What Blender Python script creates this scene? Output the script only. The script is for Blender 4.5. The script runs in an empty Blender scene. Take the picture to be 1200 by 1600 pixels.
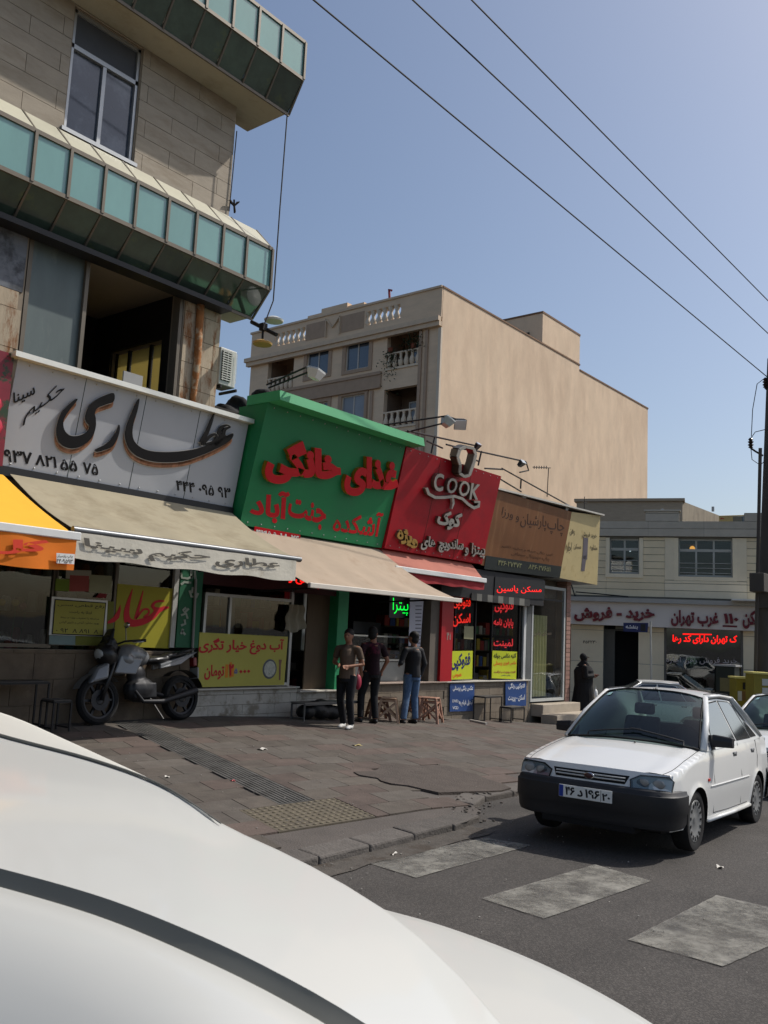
import bpy, bmesh, math, random, unicodedata
from mathutils import Vector, Matrix, noise
from mathutils.bvhtree import BVHTree
R=math.radians
rnd=random.Random(7)
SC=bpy.context.scene
COL=SC.collection
# ------------------------------------------------------------------ camera
FPX=1400.0; PIT=0.134903; ROL=0.046231; YAW=0.678514; CAMZ=1.9
C0=Vector((0,0,CAMZ))
FW=Vector((math.cos(YAW)*math.cos(PIT),math.sin(YAW)*math.cos(PIT),math.sin(PIT)))
_r=Vector((math.sin(YAW),-math.cos(YAW),0)); _u=_r.cross(FW)
RT=_r*math.cos(ROL)+_u*math.sin(ROL); UP=-_r*math.sin(ROL)+_u*math.cos(ROL)
cam=bpy.data.cameras.new('camera'); camo=bpy.data.objects.new('camera',cam); COL.objects.link(camo)
M3=Matrix((RT,UP,-FW)).transposed()
camo.matrix_world=Matrix.Translation(C0)@M3.to_4x4()
cam.sensor_fit='HORIZONTAL'; cam.sensor_width=36; cam.lens=36*FPX/1200
cam.clip_start=0.05; cam.clip_end=3000
cam.dof.use_dof=True; cam.dof.focus_distance=14; cam.dof.aperture_fstop=22
SC.camera=camo
# ------------------------------------------------------------------ light
SUNDIR=Vector((-1.75,0.98,-2.4)).normalized()      # the way the light travels
elev=math.asin(-SUNDIR.z); az=math.atan2(-SUNDIR.x,-SUNDIR.y)   # from +Y clockwise
W=bpy.data.worlds.new('World'); SC.world=W; W.use_nodes=True
nt=W.node_tree; nt.nodes.clear()
sky=nt.nodes.new('ShaderNodeTexSky'); sky.sky_type='NISHITA'; sky.sun_disc=False
sky.sun_elevation=elev; sky.sun_rotation=az; sky.air_density=1.0; sky.dust_density=2.5; sky.ozone_density=1.1; sky.altitude=100
bgn=nt.nodes.new('ShaderNodeBackground'); bgn.inputs[1].default_value=0.12
ou=nt.nodes.new('ShaderNodeOutputWorld')
nt.links.new(sky.outputs[0],bgn.inputs[0]); nt.links.new(bgn.outputs[0],ou.inputs[0])
sl=bpy.data.lights.new('sun','SUN'); sl.energy=3.5; sl.angle=R(0.53); sl.color=(1.0,0.955,0.89)
so=bpy.data.objects.new('sun',sl); COL.objects.link(so); so.rotation_euler=SUNDIR.to_track_quat('-Z','Y').to_euler(); so.location=(20,-20,30)
SC.view_settings.view_transform='Standard'; SC.view_settings.look='None'; SC.view_settings.gamma=1; SC.view_settings.exposure=0; SC.view_settings.use_curve_mapping=False
SC.cycles.max_bounces=6; SC.cycles.diffuse_bounces=3; SC.cycles.glossy_bounces=3; SC.cycles.transparent_max_bounces=10; SC.cycles.caustics_reflective=False; SC.cycles.caustics_refractive=False
# ------------------------------------------------------------------ photo geometry
def ray(x,y): return FW+RT*((x-600)/FPX)+UP*((800-y)/FPX)
def PY(x,y,Y): d=ray(x,y); return C0+d*((Y-C0.y)/d.y)
def PX(x,y,X): d=ray(x,y); return C0+d*((X-C0.x)/d.x)
def PZ(x,y,Z): d=ray(x,y); return C0+d*((Z-C0.z)/d.z)
def PD(x,y,D): return C0+ray(x,y)*D
def PP(x,y,pl): d=ray(x,y); p,n=pl; return C0+d*((p-C0).dot(n)/d.dot(n))
def YP(Y): return (Vector((0,Y,0)),Vector((0,-1,0)))
def XP(X): return (Vector((X,0,0)),Vector((-1,0,0)))
def lean(xa,ya,Ya,xb,yb,Yb):
    a=PY(xa,ya,Ya); b=PY(xb,yb,Yb)
    n=Vector((1,0,0)).cross(Vector((0,b.y-a.y,b.z-a.z))).normalized()
    if n.y>0: n=-n
    return (a,n)
# ------------------------------------------------------------------ materials
def lin(c): c/=255.; return c/12.92 if c<=.04045 else ((c+.055)/1.055)**2.4
def L(c): return (lin(c[0]),lin(c[1]),lin(c[2]),1)
MC={}
def mat(name,c,rough=.7,metal=0.,var=.12,scale=3.,bump=0.,bscale=30.,spec=.4,emit=None,es=0.,rand=0.,c2=None,fac2=(.5,.6),s2=1.,coat=0.,stretch=None,detail=5):
    if name in MC: return MC[name]
    m=bpy.data.materials.new(name); m.use_nodes=True; n=m.node_tree; b=n.nodes['Principled BSDF']; l=n.links.new
    b.inputs['Roughness'].default_value=rough; b.inputs['Metallic'].default_value=metal; b.inputs['Specular IOR Level'].default_value=spec
    if coat: b.inputs['Coat Weight'].default_value=coat; b.inputs['Coat Roughness'].default_value=.06
    tc=n.nodes.new('ShaderNodeTexCoord'); mp=n.nodes.new('ShaderNodeMapping'); l(tc.outputs['Object'],mp.inputs[0])
    if stretch: mp.inputs['Scale'].default_value=stretch
    col=L(c)
    src=None
    if var>0:
        nz=n.nodes.new('ShaderNodeTexNoise'); nz.inputs['Scale'].default_value=scale; nz.inputs['Detail'].default_value=detail; nz.inputs['Roughness'].default_value=.65
        l(mp.outputs[0],nz.inputs['Vector'])
        mr=n.nodes.new('ShaderNodeMapRange'); mr.inputs[1].default_value=.28; mr.inputs[2].default_value=.72; mr.inputs[3].default_value=1-var; mr.inputs[4].default_value=1+var
        l(nz.outputs[0],mr.inputs[0])
        mx=n.nodes.new('ShaderNodeVectorMath'); mx.operation='SCALE'; mx.inputs[0].default_value=col[:3]; l(mr.outputs[0],mx.inputs['Scale']); src=mx.outputs[0]
    if c2:
        nz=n.nodes.new('ShaderNodeTexNoise'); nz.inputs['Scale'].default_value=s2; nz.inputs['Detail'].default_value=8; nz.inputs['Roughness'].default_value=.7
        l(mp.outputs[0],nz.inputs['Vector'])
        mr=n.nodes.new('ShaderNodeMapRange'); mr.inputs[1].default_value=fac2[0]; mr.inputs[2].default_value=fac2[1]
        l(nz.outputs[0],mr.inputs[0])
        mx=n.nodes.new('ShaderNodeMix'); mx.data_type='RGBA'; l(mr.outputs[0],mx.inputs[0])
        if src: l(src,mx.inputs[6])
        else: mx.inputs[6].default_value=col
        mx.inputs[7].default_value=L(c2); src=mx.outputs[2]
    if rand>0:
        oi=n.nodes.new('ShaderNodeObjectInfo'); mr=n.nodes.new('ShaderNodeMapRange'); mr.inputs[3].default_value=1-rand; mr.inputs[4].default_value=1+rand
        l(oi.outputs['Random'],mr.inputs[0]); mx=n.nodes.new('ShaderNodeVectorMath'); mx.operation='SCALE'
        if src: l(src,mx.inputs[0])
        else: mx.inputs[0].default_value=col[:3]
        l(mr.outputs[0],mx.inputs['Scale']); src=mx.outputs[0]
    if src: l(src,b.inputs['Base Color'])
    else: b.inputs['Base Color'].default_value=col
    if bump>0:
        nz=n.nodes.new('ShaderNodeTexNoise'); nz.inputs['Scale'].default_value=bscale; nz.inputs['Detail'].default_value=4
        l(mp.outputs[0],nz.inputs['Vector'])
        bp=n.nodes.new('ShaderNodeBump'); bp.inputs['Strength'].default_value=bump; bp.inputs['Distance'].default_value=.02
        l(nz.outputs[0],bp.inputs['Height']); l(bp.outputs[0],b.inputs['Normal'])
    if emit: b.inputs['Emission Color'].default_value=L(emit); b.inputs['Emission Strength'].default_value=es
    MC[name]=m; return m
def glass(name,tint=(120,130,130),tr=.75,rough=.02,refl=1.5):
    if name in MC: return MC[name]
    m=bpy.data.materials.new(name); m.use_nodes=True; n=m.node_tree; n.nodes.clear(); l=n.links.new
    o=n.nodes.new('ShaderNodeOutputMaterial'); t=n.nodes.new('ShaderNodeBsdfTransparent'); t.inputs[0].default_value=[v*tr for v in L(tint)[:3]]+[1]
    g=n.nodes.new('ShaderNodeBsdfGlossy'); g.inputs['Roughness'].default_value=rough; g.inputs[0].default_value=(1,1,1,1)
    lw=n.nodes.new('ShaderNodeLayerWeight'); lw.inputs[0].default_value=.5
    pw=n.nodes.new('ShaderNodeMath'); pw.operation='POWER'; l(lw.outputs['Facing'],pw.inputs[0]); pw.inputs[1].default_value=4.5
    f0=((refl-1)/(refl+1))**2; fr=n.nodes.new('ShaderNodeMath'); fr.operation='MULTIPLY_ADD'; l(pw.outputs[0],fr.inputs[0]); fr.inputs[1].default_value=1-f0; fr.inputs[2].default_value=f0
    tc=n.nodes.new('ShaderNodeTexCoord'); nz=n.nodes.new('ShaderNodeTexNoise'); nz.inputs['Scale'].default_value=1.2
    bp=n.nodes.new('ShaderNodeBump'); bp.inputs['Strength'].default_value=.06; bp.inputs['Distance'].default_value=.05
    l(tc.outputs['Object'],nz.inputs[0]); l(nz.outputs[0],bp.inputs['Height']); l(bp.outputs[0],g.inputs['Normal'])
    mx=n.nodes.new('ShaderNodeMixShader'); l(fr.outputs[0],mx.inputs[0]); l(t.outputs[0],mx.inputs[1]); l(g.outputs[0],mx.inputs[2]); l(mx.outputs[0],o.inputs[0])
    MC[name]=m; return m
# ------------------------------------------------------------------ mesh helpers
def wloc(o):
    v=Vector((0,0,0))
    while o is not None: v+=o.location; o=o.parent
    return v
def tag(o,label=None,cat=None,group=None,kind=None):
    if label: o['label']=label
    if cat: o['category']=cat
    if group: o['group']=group
    if kind: o['kind']=kind
    return o
def thing(name,label,cat,loc=(0,0,0),group=None):
    o=bpy.data.objects.new(name,None); o.empty_display_size=.2; COL.objects.link(o); o.location=Vector(loc)
    return tag(o,label,cat,group)
def link(name,me,m,parent=None):
    o=bpy.data.objects.new(name,me); COL.objects.link(o)
    if parent: o.parent=parent
    if m is not None and len(me.materials)==0: me.materials.append(m)
    return o
class MB:
    def __init__(s): s.v=[]; s.f=[]
    def add(s,vs,fs):
        k=len(s.v); s.v+=[Vector(v) for v in vs]; s.f+=[[i+k for i in f] for f in fs]; return s
    def hexa(s,p):  # p: 4 bottom (ccw from above) 4 top
        return s.add(p,[(3,2,1,0),(4,5,6,7),(0,1,5,4),(1,2,6,5),(2,3,7,6),(3,0,4,7)])
    def box(s,x0,x1,y0,y1,z0,z1):
        if x0>x1:x0,x1=x1,x0
        if y0>y1:y0,y1=y1,y0
        if z0>z1:z0,z1=z1,z0
        return s.hexa([(x0,y0,z0),(x1,y0,z0),(x1,y1,z0),(x0,y1,z0),(x0,y0,z1),(x1,y0,z1),(x1,y1,z1),(x0,y1,z1)])
    def slab(s,q,th,n=None):   # polygon (seen ccw from its front) thickened backwards by th
        q=[Vector(p) for p in q]
        if n is None: n=(q[1]-q[0]).cross(q[2]-q[0]).normalized()
        b=[p-n*th for p in q]; k=len(q)
        fs=[list(range(k)),list(range(2*k-1,k-1,-1))]+[(i,i+k,(i+1)%k+k,(i+1)%k) for i in range(k)]
        return s.add(q+b,fs)
    def quad(s,*q): return s.add(q,[tuple(range(len(q)))])
    def tube(s,path,r,n=8,cap=True):
        path=[Vector(p) for p in path]; k=len(path)
        rs=r if isinstance(r,(list,tuple)) else [r]*k
        up=None; rings=[]
        for i,p in enumerate(path):
            t=(path[min(i+1,k-1)]-path[max(i-1,0)])
            t=t.normalized() if t.length>1e-9 else Vector((0,0,1))
            if up is None:
                up=Vector((0,0,1)) if abs(t.z)<.9 else Vector((1,0,0))
            a=(up-t*up.dot(t)).normalized(); b=t.cross(a); up=a
            rr=rs[i]; ra,rb=(rr if isinstance(rr,(list,tuple)) else (rr,rr))
            rings.append([p+a*ra*math.cos(2*math.pi*j/n)+b*rb*math.sin(2*math.pi*j/n) for j in range(n)])
        vs=[v for g in rings for v in g]
        fs=[(i*n+j,i*n+(j+1)%n,(i+1)*n+(j+1)%n,(i+1)*n+j) for i in range(k-1) for j in range(n)]
        if cap: fs+=[tuple(range(n-1,-1,-1)),tuple(range((k-1)*n,k*n))]
        return s.add(vs,fs)
    def bar(s,a,b,w,h,up=(0,0,1)):
        a=Vector(a);b=Vector(b);t=(b-a).normalized();u=Vector(up)
        if abs(t.dot(u))>.99: u=Vector((1,0,0))
        x=t.cross(u).normalized(); y=x.cross(t)
        o=[(-w/2,-h/2),(w/2,-h/2),(w/2,h/2),(-w/2,h/2)]
        return s.add([a+x*i+y*j for i,j in o]+[b+x*i+y*j for i,j in o],[(3,2,1,0),(4,5,6,7),(0,1,5,4),(1,2,6,5),(2,3,7,6),(3,0,4,7)])
    def ell(s,c,r,n=12,m=8,rot=None):
        c=Vector(c);vs=[];fs=[]
        for i in range(m+1):
            th=math.pi*i/m
            for j in range(n):
                ph=2*math.pi*j/n
                v=Vector((r[0]*math.sin(th)*math.cos(ph),r[1]*math.sin(th)*math.sin(ph),r[2]*math.cos(th)))
                if rot: v=rot@v
                vs.append(c+v)
        for i in range(m):
            for j in range(n): fs.append((i*n+j,(i+1)*n+j,(i+1)*n+(j+1)%n,i*n+(j+1)%n))
        return s.add(vs,fs)
    def grid(s,fn,nu,nv,flip=False):
        vs=[fn(i/nu,j/nv) for i in range(nu+1) for j in range(nv+1)]
        fs=[]
        for i in range(nu):
            for j in range(nv):
                f=(i*(nv+1)+j,(i+1)*(nv+1)+j,(i+1)*(nv+1)+j+1,i*(nv+1)+j+1)
                fs.append(f[::-1] if flip else f)
        return s.add(vs,fs)
    def lathe(s,prof,n=24,c=(0,0,0),axis='z',closed=False):
        vs=[];c=Vector(c)
        for (r,h) in prof:
            for j in range(n):
                a=2*math.pi*j/n
                p={'z':(r*math.cos(a),r*math.sin(a),h),'y':(r*math.cos(a),h,r*math.sin(a)),'x':(h,r*math.cos(a),r*math.sin(a))}[axis]
                vs.append(c+Vector(p))
        k=len(prof); fs=[]
        for i in range(k if closed else k-1):
            for j in range(n): fs.append((i*n+j,i*n+(j+1)%n,((i+1)%k)*n+(j+1)%n,((i+1)%k)*n+j))
        if not closed: fs+=[tuple(range(n)),tuple(range((k-1)*n,k*n))]
        return s.add(vs,fs)
    def mesh(s,name,off=Vector((0,0,0)),smooth=False,weld=False):
        me=bpy.data.meshes.new(name); me.from_pydata([v-off for v in s.v],[],s.f)
        bm=bmesh.new(); bm.from_mesh(me)
        if weld: bmesh.ops.remove_doubles(bm,verts=bm.verts,dist=1e-4)
        bmesh.ops.recalc_face_normals(bm,faces=bm.faces); bm.to_mesh(me); bm.free()
        if smooth:
            for p in me.polygons: p.use_smooth=True
            if smooth is not True: me.set_sharp_from_angle(angle=R(smooth))
        return me
    def build(s,name,m,parent=None,smooth=False,bevel=0,weld=False,raw=False):
        off=wloc(parent) if parent else Vector((0,0,0))
        me=s.mesh(name,off,smooth,weld)
        if bevel:
            bm=bmesh.new(); bm.from_mesh(me)
            bmesh.ops.bevel(bm,geom=[e for e in bm.edges if len(e.link_faces)==2 and e.calc_face_angle(0)>.5],offset=bevel,segments=2 if bevel>.01 else 1,affect='EDGES',profile=.5,clamp_overlap=True)
            bm.to_mesh(me); bm.free()
        return link(name,me,m,parent)
def fuse(mb,name,m,parent=None,voxel=.012,sm=6):
    """one continuous skin round overlapping pieces"""
    off=wloc(parent) if parent else Vector((0,0,0))
    me=mb.mesh('tmp',off); o=bpy.data.objects.new('tmp',me); COL.objects.link(o)
    r=o.modifiers.new('r','REMESH'); r.mode='VOXEL'; r.voxel_size=voxel
    if sm: s=o.modifiers.new('s','SMOOTH'); s.iterations=sm; s.factor=.5
    dg=bpy.context.evaluated_depsgraph_get(); me2=bpy.data.meshes.new_from_object(o.evaluated_get(dg)); me2.name=name
    bpy.data.objects.remove(o); bpy.data.meshes.remove(me)
    for p in me2.polygons: p.use_smooth=True
    me2.materials.clear()
    return link(name,me2,m,parent)
def copy_tree(o,parent=None):
    c=o.copy(); COL.objects.link(c)
    if parent: c.parent=parent
    for ch in list(o.children): copy_tree(ch,c)
    return c
# ------------------------------------------------------------------ Persian lettering
FORMS={}
for cp in list(range(0xFB50,0xFC00))+list(range(0xFE70,0xFF00)):
    d=unicodedata.decomposition(chr(cp)).split()
    if len(d)==2: FORMS.setdefault(chr(int(d[1],16)),{})[d[0].strip('<>')]=chr(cp)
def shape(s):
    out=[];n=len(s)
    def joins(c,k): return c in FORMS and k in FORMS[c]
    for i,c in enumerate(s):
        if c not in FORMS: out.append(c); continue
        pv=i>0 and joins(s[i-1],'initial'); nx=i+1<n and joins(c,'initial') and joins(s[i+1],'final')
        k='medial' if pv and nx else 'final' if pv else 'initial' if nx else 'isolated'
        out.append(FORMS[c].get(k,c))
    # reverse for right-to-left, keep digit runs in order
    res=[];run=''
    for c in reversed(out):
        if c.isdigit() or (c.isascii() and c.isalnum()): run=c+run
        else:
            res.append(run); run=''; res.append(c)
    res.append(run)
    return ''.join(res)
NT=Vector((0,0,0))
from mathutils.geometry import tessellate_polygon
GC={}
def outlines(s,ltr,res):
    key=(s,ltr,res)
    if key in GC: return GC[key]
    cu=bpy.data.curves.new('t','FONT'); cu.body=s if ltr else shape(s); cu.resolution_u=res
    o=bpy.data.objects.new('t',cu); COL.objects.link(o)
    dg=bpy.context.evaluated_depsgraph_get(); c=o.evaluated_get(dg).to_curve(dg)
    loops=[]
    for sp in c.splines:
        b=sp.bezier_points; n=len(b); P=[]
        for i in range(n):
            a,d=b[i],b[(i+1)%n]; p0,p1,p2,p3=a.co,a.handle_right,d.handle_left,d.co
            st=1 if ((p1-p0).cross(p3-p0).length<1e-5 and (p2-p0).cross(p3-p0).length<1e-5) else res
            for k in range(st):
                t=k/st; q=(1-t)**3*p0+3*(1-t)**2*t*p1+3*(1-t)*t*t*p2+t**3*p3
                if not P or (Vector((q.x,q.y))-P[-1]).length>1e-4: P.append(Vector((q.x,q.y)))
        if len(P)>2 and (P[0]-P[-1]).length<1e-4: P.pop()
        if len(P)>2: loops.append(P)
    bpy.data.objects.remove(o); bpy.data.curves.remove(cu)
    GC[key]=loops; return loops
def area(P): return sum(P[i].x*P[(i+1)%len(P)].y-P[(i+1)%len(P)].x*P[i].y for i in range(len(P)))/2
def inside(p,P):
    r=False
    for i in range(len(P)):
        a,b=P[i],P[i-1]
        if (a.y>p.y)!=(b.y>p.y) and p.x<(b.x-a.x)*(p.y-a.y)/(b.y-a.y)+a.x: r=not r
    return r
def offset(P,d):
    n=len(P); out=[]
    for i in range(n):
        a,b,c=P[i-1],P[i],P[(i+1)%n]; e1=(b-a).normalized(); e2=(c-b).normalized()
        n1=Vector((e1.y,-e1.x)); n2=Vector((e2.y,-e2.x)); m=n1+n2
        if m.length<.2: m=n1
        else: m=m/m.length*min(1.6,1/max(.4,m.length/2))
        out.append(b+m*d)
    return out
def text(name,s,corners,m,parent,depth=.004,front=.004,bold=.02,ltr=False,res=3,n=None):
    """corners: 3D bl,br,tr,tl of the lettering's box; letters stand `depth` thick, their faces `front` ahead of it"""
    loops=outlines(s,ltr,res); A_=[area(P) for P in loops]
    sg=1 if sum(1 if a>0 else -1 for a,P in sorted(zip(A_,loops),key=lambda q:-abs(q[0]))[:max(1,len(loops)//3)])>0 else -1
    outer=[];holes=[]
    for P,a in zip(loops,A_):
        k=sum(inside(P[0],Q) for Q,aq in zip(loops,A_) if Q is not P and aq*sg>0 and abs(aq)>abs(a))
        (holes if (a*sg<0 and k>0) else outer).append(P)
    groups=[]
    for P in outer: groups.append([P if area(P)>0 else P[::-1]])
    for h in holes:
        c=[g for g in groups if inside(h[0],g[0])]
        if c: min(c,key=lambda g:area(g[0])).append(h if area(h)<0 else h[::-1])
    if bold: groups=[[offset(P,bold if i==0 else bold*.35) for i,P in enumerate(g)] for g in groups]
    xs=[p.x for g in groups for p in g[0]]; ys=[p.y for g in groups for p in g[0]]
    x0,x1,y0,y1=min(xs),max(xs),min(ys),max(ys)
    bl,br,tr,tl=[Vector(c) for c in corners]
    if n is None: n=(br-bl).cross(tl-bl).normalized()
    def W_(p,z):
        a=(p.x-x0)/(x1-x0); b=(p.y-y0)/(y1-y0); return (bl*(1-a)+br*a)*(1-b)+(tl*(1-a)+tr*a)*b+n*z
    off=wloc(parent) if parent else Vector((0,0,0))
    vs=[];fs=[]
    # fill: islands whose boxes overlap go into separate curves, so that no two outlines cross in one fill
    layers=[]
    for g in groups:
        bb=(min(p.x for p in g[0]),max(p.x for p in g[0]),min(p.y for p in g[0]),max(p.y for p in g[0]))
        for L_ in layers:
            if all(bb[1]<o[0] or bb[0]>o[1] or bb[3]<o[2] or bb[2]>o[3] for o,_ in L_): L_.append((bb,g)); break
        else: layers.append([(bb,g)])
    for li,L_ in enumerate(layers):
        cu=bpy.data.curves.new('t','CURVE'); cu.dimensions='2D'; cu.fill_mode='BOTH'
        for _,g in L_:
            for P in g:
                sp=cu.splines.new('POLY'); sp.points.add(len(P)-1); sp.use_cyclic_u=True
                for q,p in zip(sp.points,P): q.co=(p.x,p.y,0,1)
        o=bpy.data.objects.new('t',cu); COL.objects.link(o)
        dg=bpy.context.evaluated_depsgraph_get(); me=bpy.data.meshes.new_from_object(o.evaluated_get(dg))
        z=front+(li%6)*.0003; b0=len(vs)
        vs+=[W_(v.co,z)-off for v in me.vertices]; fs+=[tuple(b0+i for i in f.vertices) for f in me.polygons]
        bpy.data.objects.remove(o); bpy.data.curves.remove(cu); bpy.data.meshes.remove(me)
        if depth>0:
            for _,g in L_:
                for P in g:
                    q=len(P); b2=len(vs); vs+=[W_(p,z)-off for p in P]+[W_(p,z-depth)-off for p in P]
                    fs+=[(b2+i,b2+q+i,b2+q+(i+1)%q,b2+(i+1)%q) for i in range(q)]
    me=bpy.data.meshes.new(name); me.from_pydata(vs,[],fs); me.validate()
    return link(name,me,m,parent)
def tpx(name,s,px,pl,m,parent,**k):
    """px: the lettering's corners in the photograph, bl br tr tl"""
    return text(name,s,[PP(x,y,pl) for x,y in px],m,parent,n=pl[1],**k)
def smooth2(P,n=3):
    out=[];k=len(P)
    for i in range(k):
        p0,p1,p2,p3=P[i-1],P[i],P[(i+1)%k],P[(i+2)%k]
        a=Vector(p1)-Vector(p0);b=Vector(p2)-Vector(p1)
        for j in range(n):
            t=j/n; out.append(tuple(.5*(2*p1[c]+(-p0[c]+p2[c])*t+(2*p0[c]-5*p1[c]+4*p2[c]-p3[c])*t*t+(-p0[c]+3*p1[c]-3*p2[c]+p3[c])*t**3) for c in (0,1)))
    return out
def polypx(name,polys,pl,m,parent,front,th,sm_=False):
    mb=MB()
    for po in polys:
        if sm_ and len(po)>9: po=smooth2(po)
        q=[PP(x,y,pl)+pl[1]*front for x,y in po]
        # orientation
        a=sum((q[i]-q[0]).cross(q[(i+1)%len(q)]-q[0]).dot(pl[1]) for i in range(1,len(q)))
        if a<0: q=q[::-1]
        mb.slab(q,th,pl[1])
    return mb.build(name,m,parent)
def ribbon(pts,w):
    """outline of a stroke with varying width, in px"""
    a=[];b=[]
    for i,(x,y) in enumerate(pts):
        x0,y0=pts[max(i-1,0)];x1,y1=pts[min(i+1,len(pts)-1)]
        l=math.hypot(x1-x0,y1-y0) or 1; nx,ny=-(y1-y0)/l,(x1-x0)/l; ww=w[i]/2
        a.append((x+nx*ww,y+ny*ww)); b.append((x-nx*ww,y-ny*ww))
    return a+b[::-1]
# ------------------------------------------------------------------ ground
def lerp(t,pts):
    if t<=pts[0][0]: return pts[0][1]
    for (a,va),(b,vb) in zip(pts,pts[1:]):
        if t<=b: return va+(vb-va)*(t-a)/(b-a)
    return pts[-1][1]
def zroad(x,y=0): return lerp(x,[(8,0),(12,-.06),(22,-.30),(30,-.46),(60,-.6),(400,-1)])
def zfac(x): return lerp(x,[(-10,.5),(9.8,.47),(11.5,.39),(13.6,.30),(16.5,.136),(20.3,-.12),(24,-.33),(30,-.4)])
YF=11.4
def kerb_y(x): return lerp(x,[(-30,5.08),(7.9,5.12),(8.5,5.3),(8.9,5.75),(9.3,5.86),(40,5.9)])
def zwalk(x,y):
    k=kerb_y(x); t=max(0,min(1.15,(y-k)/(YF-k))); return (zroad(x)+.07)*(1-t)+zfac(x)*t
def PW(px,py):
    d=ray(px,py); t=5.
    while t<60:
        p=C0+d*t
        if p.z<=(zwalk(p.x,p.y) if p.y>kerb_y(p.x) and p.x<24.5 else zroad(p.x)): return p
        t+=.02
    return p
asph=mat('asphalt',(82,78,74),rough=.9,var=.2,scale=1.3,bump=.5,bscale=90,c2=(62,59,56),fac2=(.52,.75),s2=.5,detail=10)
def m_asphalt():
    m=asph;n=m.node_tree;b=n.nodes['Principled BSDF'];l=n.links.new
    src=b.inputs['Base Color'].links[0].from_socket
    tc=n.nodes.new('ShaderNodeTexCoord');v=n.nodes.new('ShaderNodeTexVoronoi');v.inputs['Scale'].default_value=55
    l(tc.outputs['Object'],v.inputs['Vector'])
    mr=n.nodes.new('ShaderNodeMapRange');mr.inputs[1].default_value=.0;mr.inputs[2].default_value=.6;mr.inputs[3].default_value=1.35;mr.inputs[4].default_value=.7
    l(v.outputs['Distance'],mr.inputs[0]);s=n.nodes.new('ShaderNodeVectorMath');s.operation='SCALE';l(src,s.inputs[0]);l(mr.outputs[0],s.inputs['Scale']);l(s.outputs[0],b.inputs['Base Color'])
m_asphalt()
def gridsheet(name,xs,ys,zf,m,kind='structure'):
    mb=MB(); n=len(ys)
    vs=[(x,y,zf(x,y)) for x in xs for y in ys]
    fs=[(i*n+j,(i+1)*n+j,(i+1)*n+j+1,i*n+j+1) for i in range(len(xs)-1) for j in range(n-1)]
    mb.add(vs,fs); o=mb.build(name,m,smooth=True); tag(o,kind=kind); return o
xs=[-1500,-300,-60,-20]+[-10+i*1.0 for i in range(50)]+[45,60,100,300,1500]
ys=[-1500,-200,-40,-15]+[-8+i*1. for i in range(24)]+[20,30,60,200,1500]
gridsheet('road',xs,ys,lambda x,y: zroad(x)+(.005*noise.noise(Vector((x*.6,y*.6,0)))*.4 if abs(x)<40 and -8<y<16 else 0)-.0,asph)
# pavement base sheet
walkm=mat('pavement_mortar',(90,84,79),rough=.92,var=.2,scale=2,bump=.5,bscale=60)
kx=[-30+i*1.0 for i in range(36)]+[6+i*.15 for i in range(28)]+[10.2+i*.7 for i in range(21)]
kx=[x for x in kx if x<24.4]+[24.4]
mb=MB(); NV=14
def wgrid(i,j):
    x=kx[i]; y=kerb_y(x)+.0+(12.2-kerb_y(x))*j/NV; return (x,y,zwalk(x,y)-.012)
vs=[wgrid(i,j) for i in range(len(kx)) for j in range(NV+1)]
fs=[(i*(NV+1)+j,(i+1)*(NV+1)+j,(i+1)*(NV+1)+j+1,i*(NV+1)+j+1) for i in range(len(kx)-1) for j in range(NV)]
mb.add(vs,fs); pav=mb.build('pavement',walkm,smooth=True); tag(pav,kind='structure')
# kerb stones along the edge
kerbm=mat('kerb_concrete',(94,89,84),rough=.9,var=.22,scale=6,bump=.6,bscale=40,rand=.12)
def curve_pts(x0,x1,st):
    pts=[];x=x0
    while x<x1: pts.append(Vector((x,kerb_y(x),0))); x+=st
    return pts
path=curve_pts(-6,24.4,.05)
acc=0;seg=[path[0]];segs=[]
for a,b in zip(path,path[1:]):
    acc+=(b-a).length; seg.append(b)
    if acc>.62: segs.append(seg); seg=[b]; acc=0
for sg in segs:
    a,b=sg[0],sg[-1]
    if 7.75<a.x<8.6: hgt=.03
    else: hgt=.13
    t=(b-a).normalized(); nrm=Vector((-t.y,t.x,0)); a=a+t*.004; b=b-t*.004
    mb=MB(); o=rnd.uniform(-.008,.008)
    P=[]
    for (p,q) in ((a,0),(b,0),(b,.27),(a,.27)): P.append(p+nrm*(q-.02+o))
    bt=[Vector((p.x,p.y,zroad(p.x)-.06)) for p in P]
    tp=[Vector((p.x,p.y,max(zroad(p.x)+.02,(zwalk(p.x,p.y+.02)+.004 if hgt>.1 else zroad(p.x)+hgt)+o*.6))) for p in P]
    mb.hexa(bt+tp); mb.build('kerb_stone',kerbm,pav,bevel=.02)
# concrete gutter strip by the kerb
gut=mat('gutter_concrete',(84,79,73),rough=.95,var=.3,scale=5,bump=.6,bscale=50,c2=(70,62,54),fac2=(.5,.62),s2=3)
mb=MB(); N=60
vs=[];
for i in range(N+1):
    x=-4+ (12.0)*i/N; j=rnd.uniform(-.035,.035)
    for y in (kerb_y(x)-.30+j,kerb_y(x)-.005): vs.append((x,y,zroad(x)+.009))
mb.add(vs,[(2*i,2*i+2,2*i+3,2*i+1) for i in range(N)]); g=mb.build('gutter_strip',gut); tag(g,kind='structure')
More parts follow.
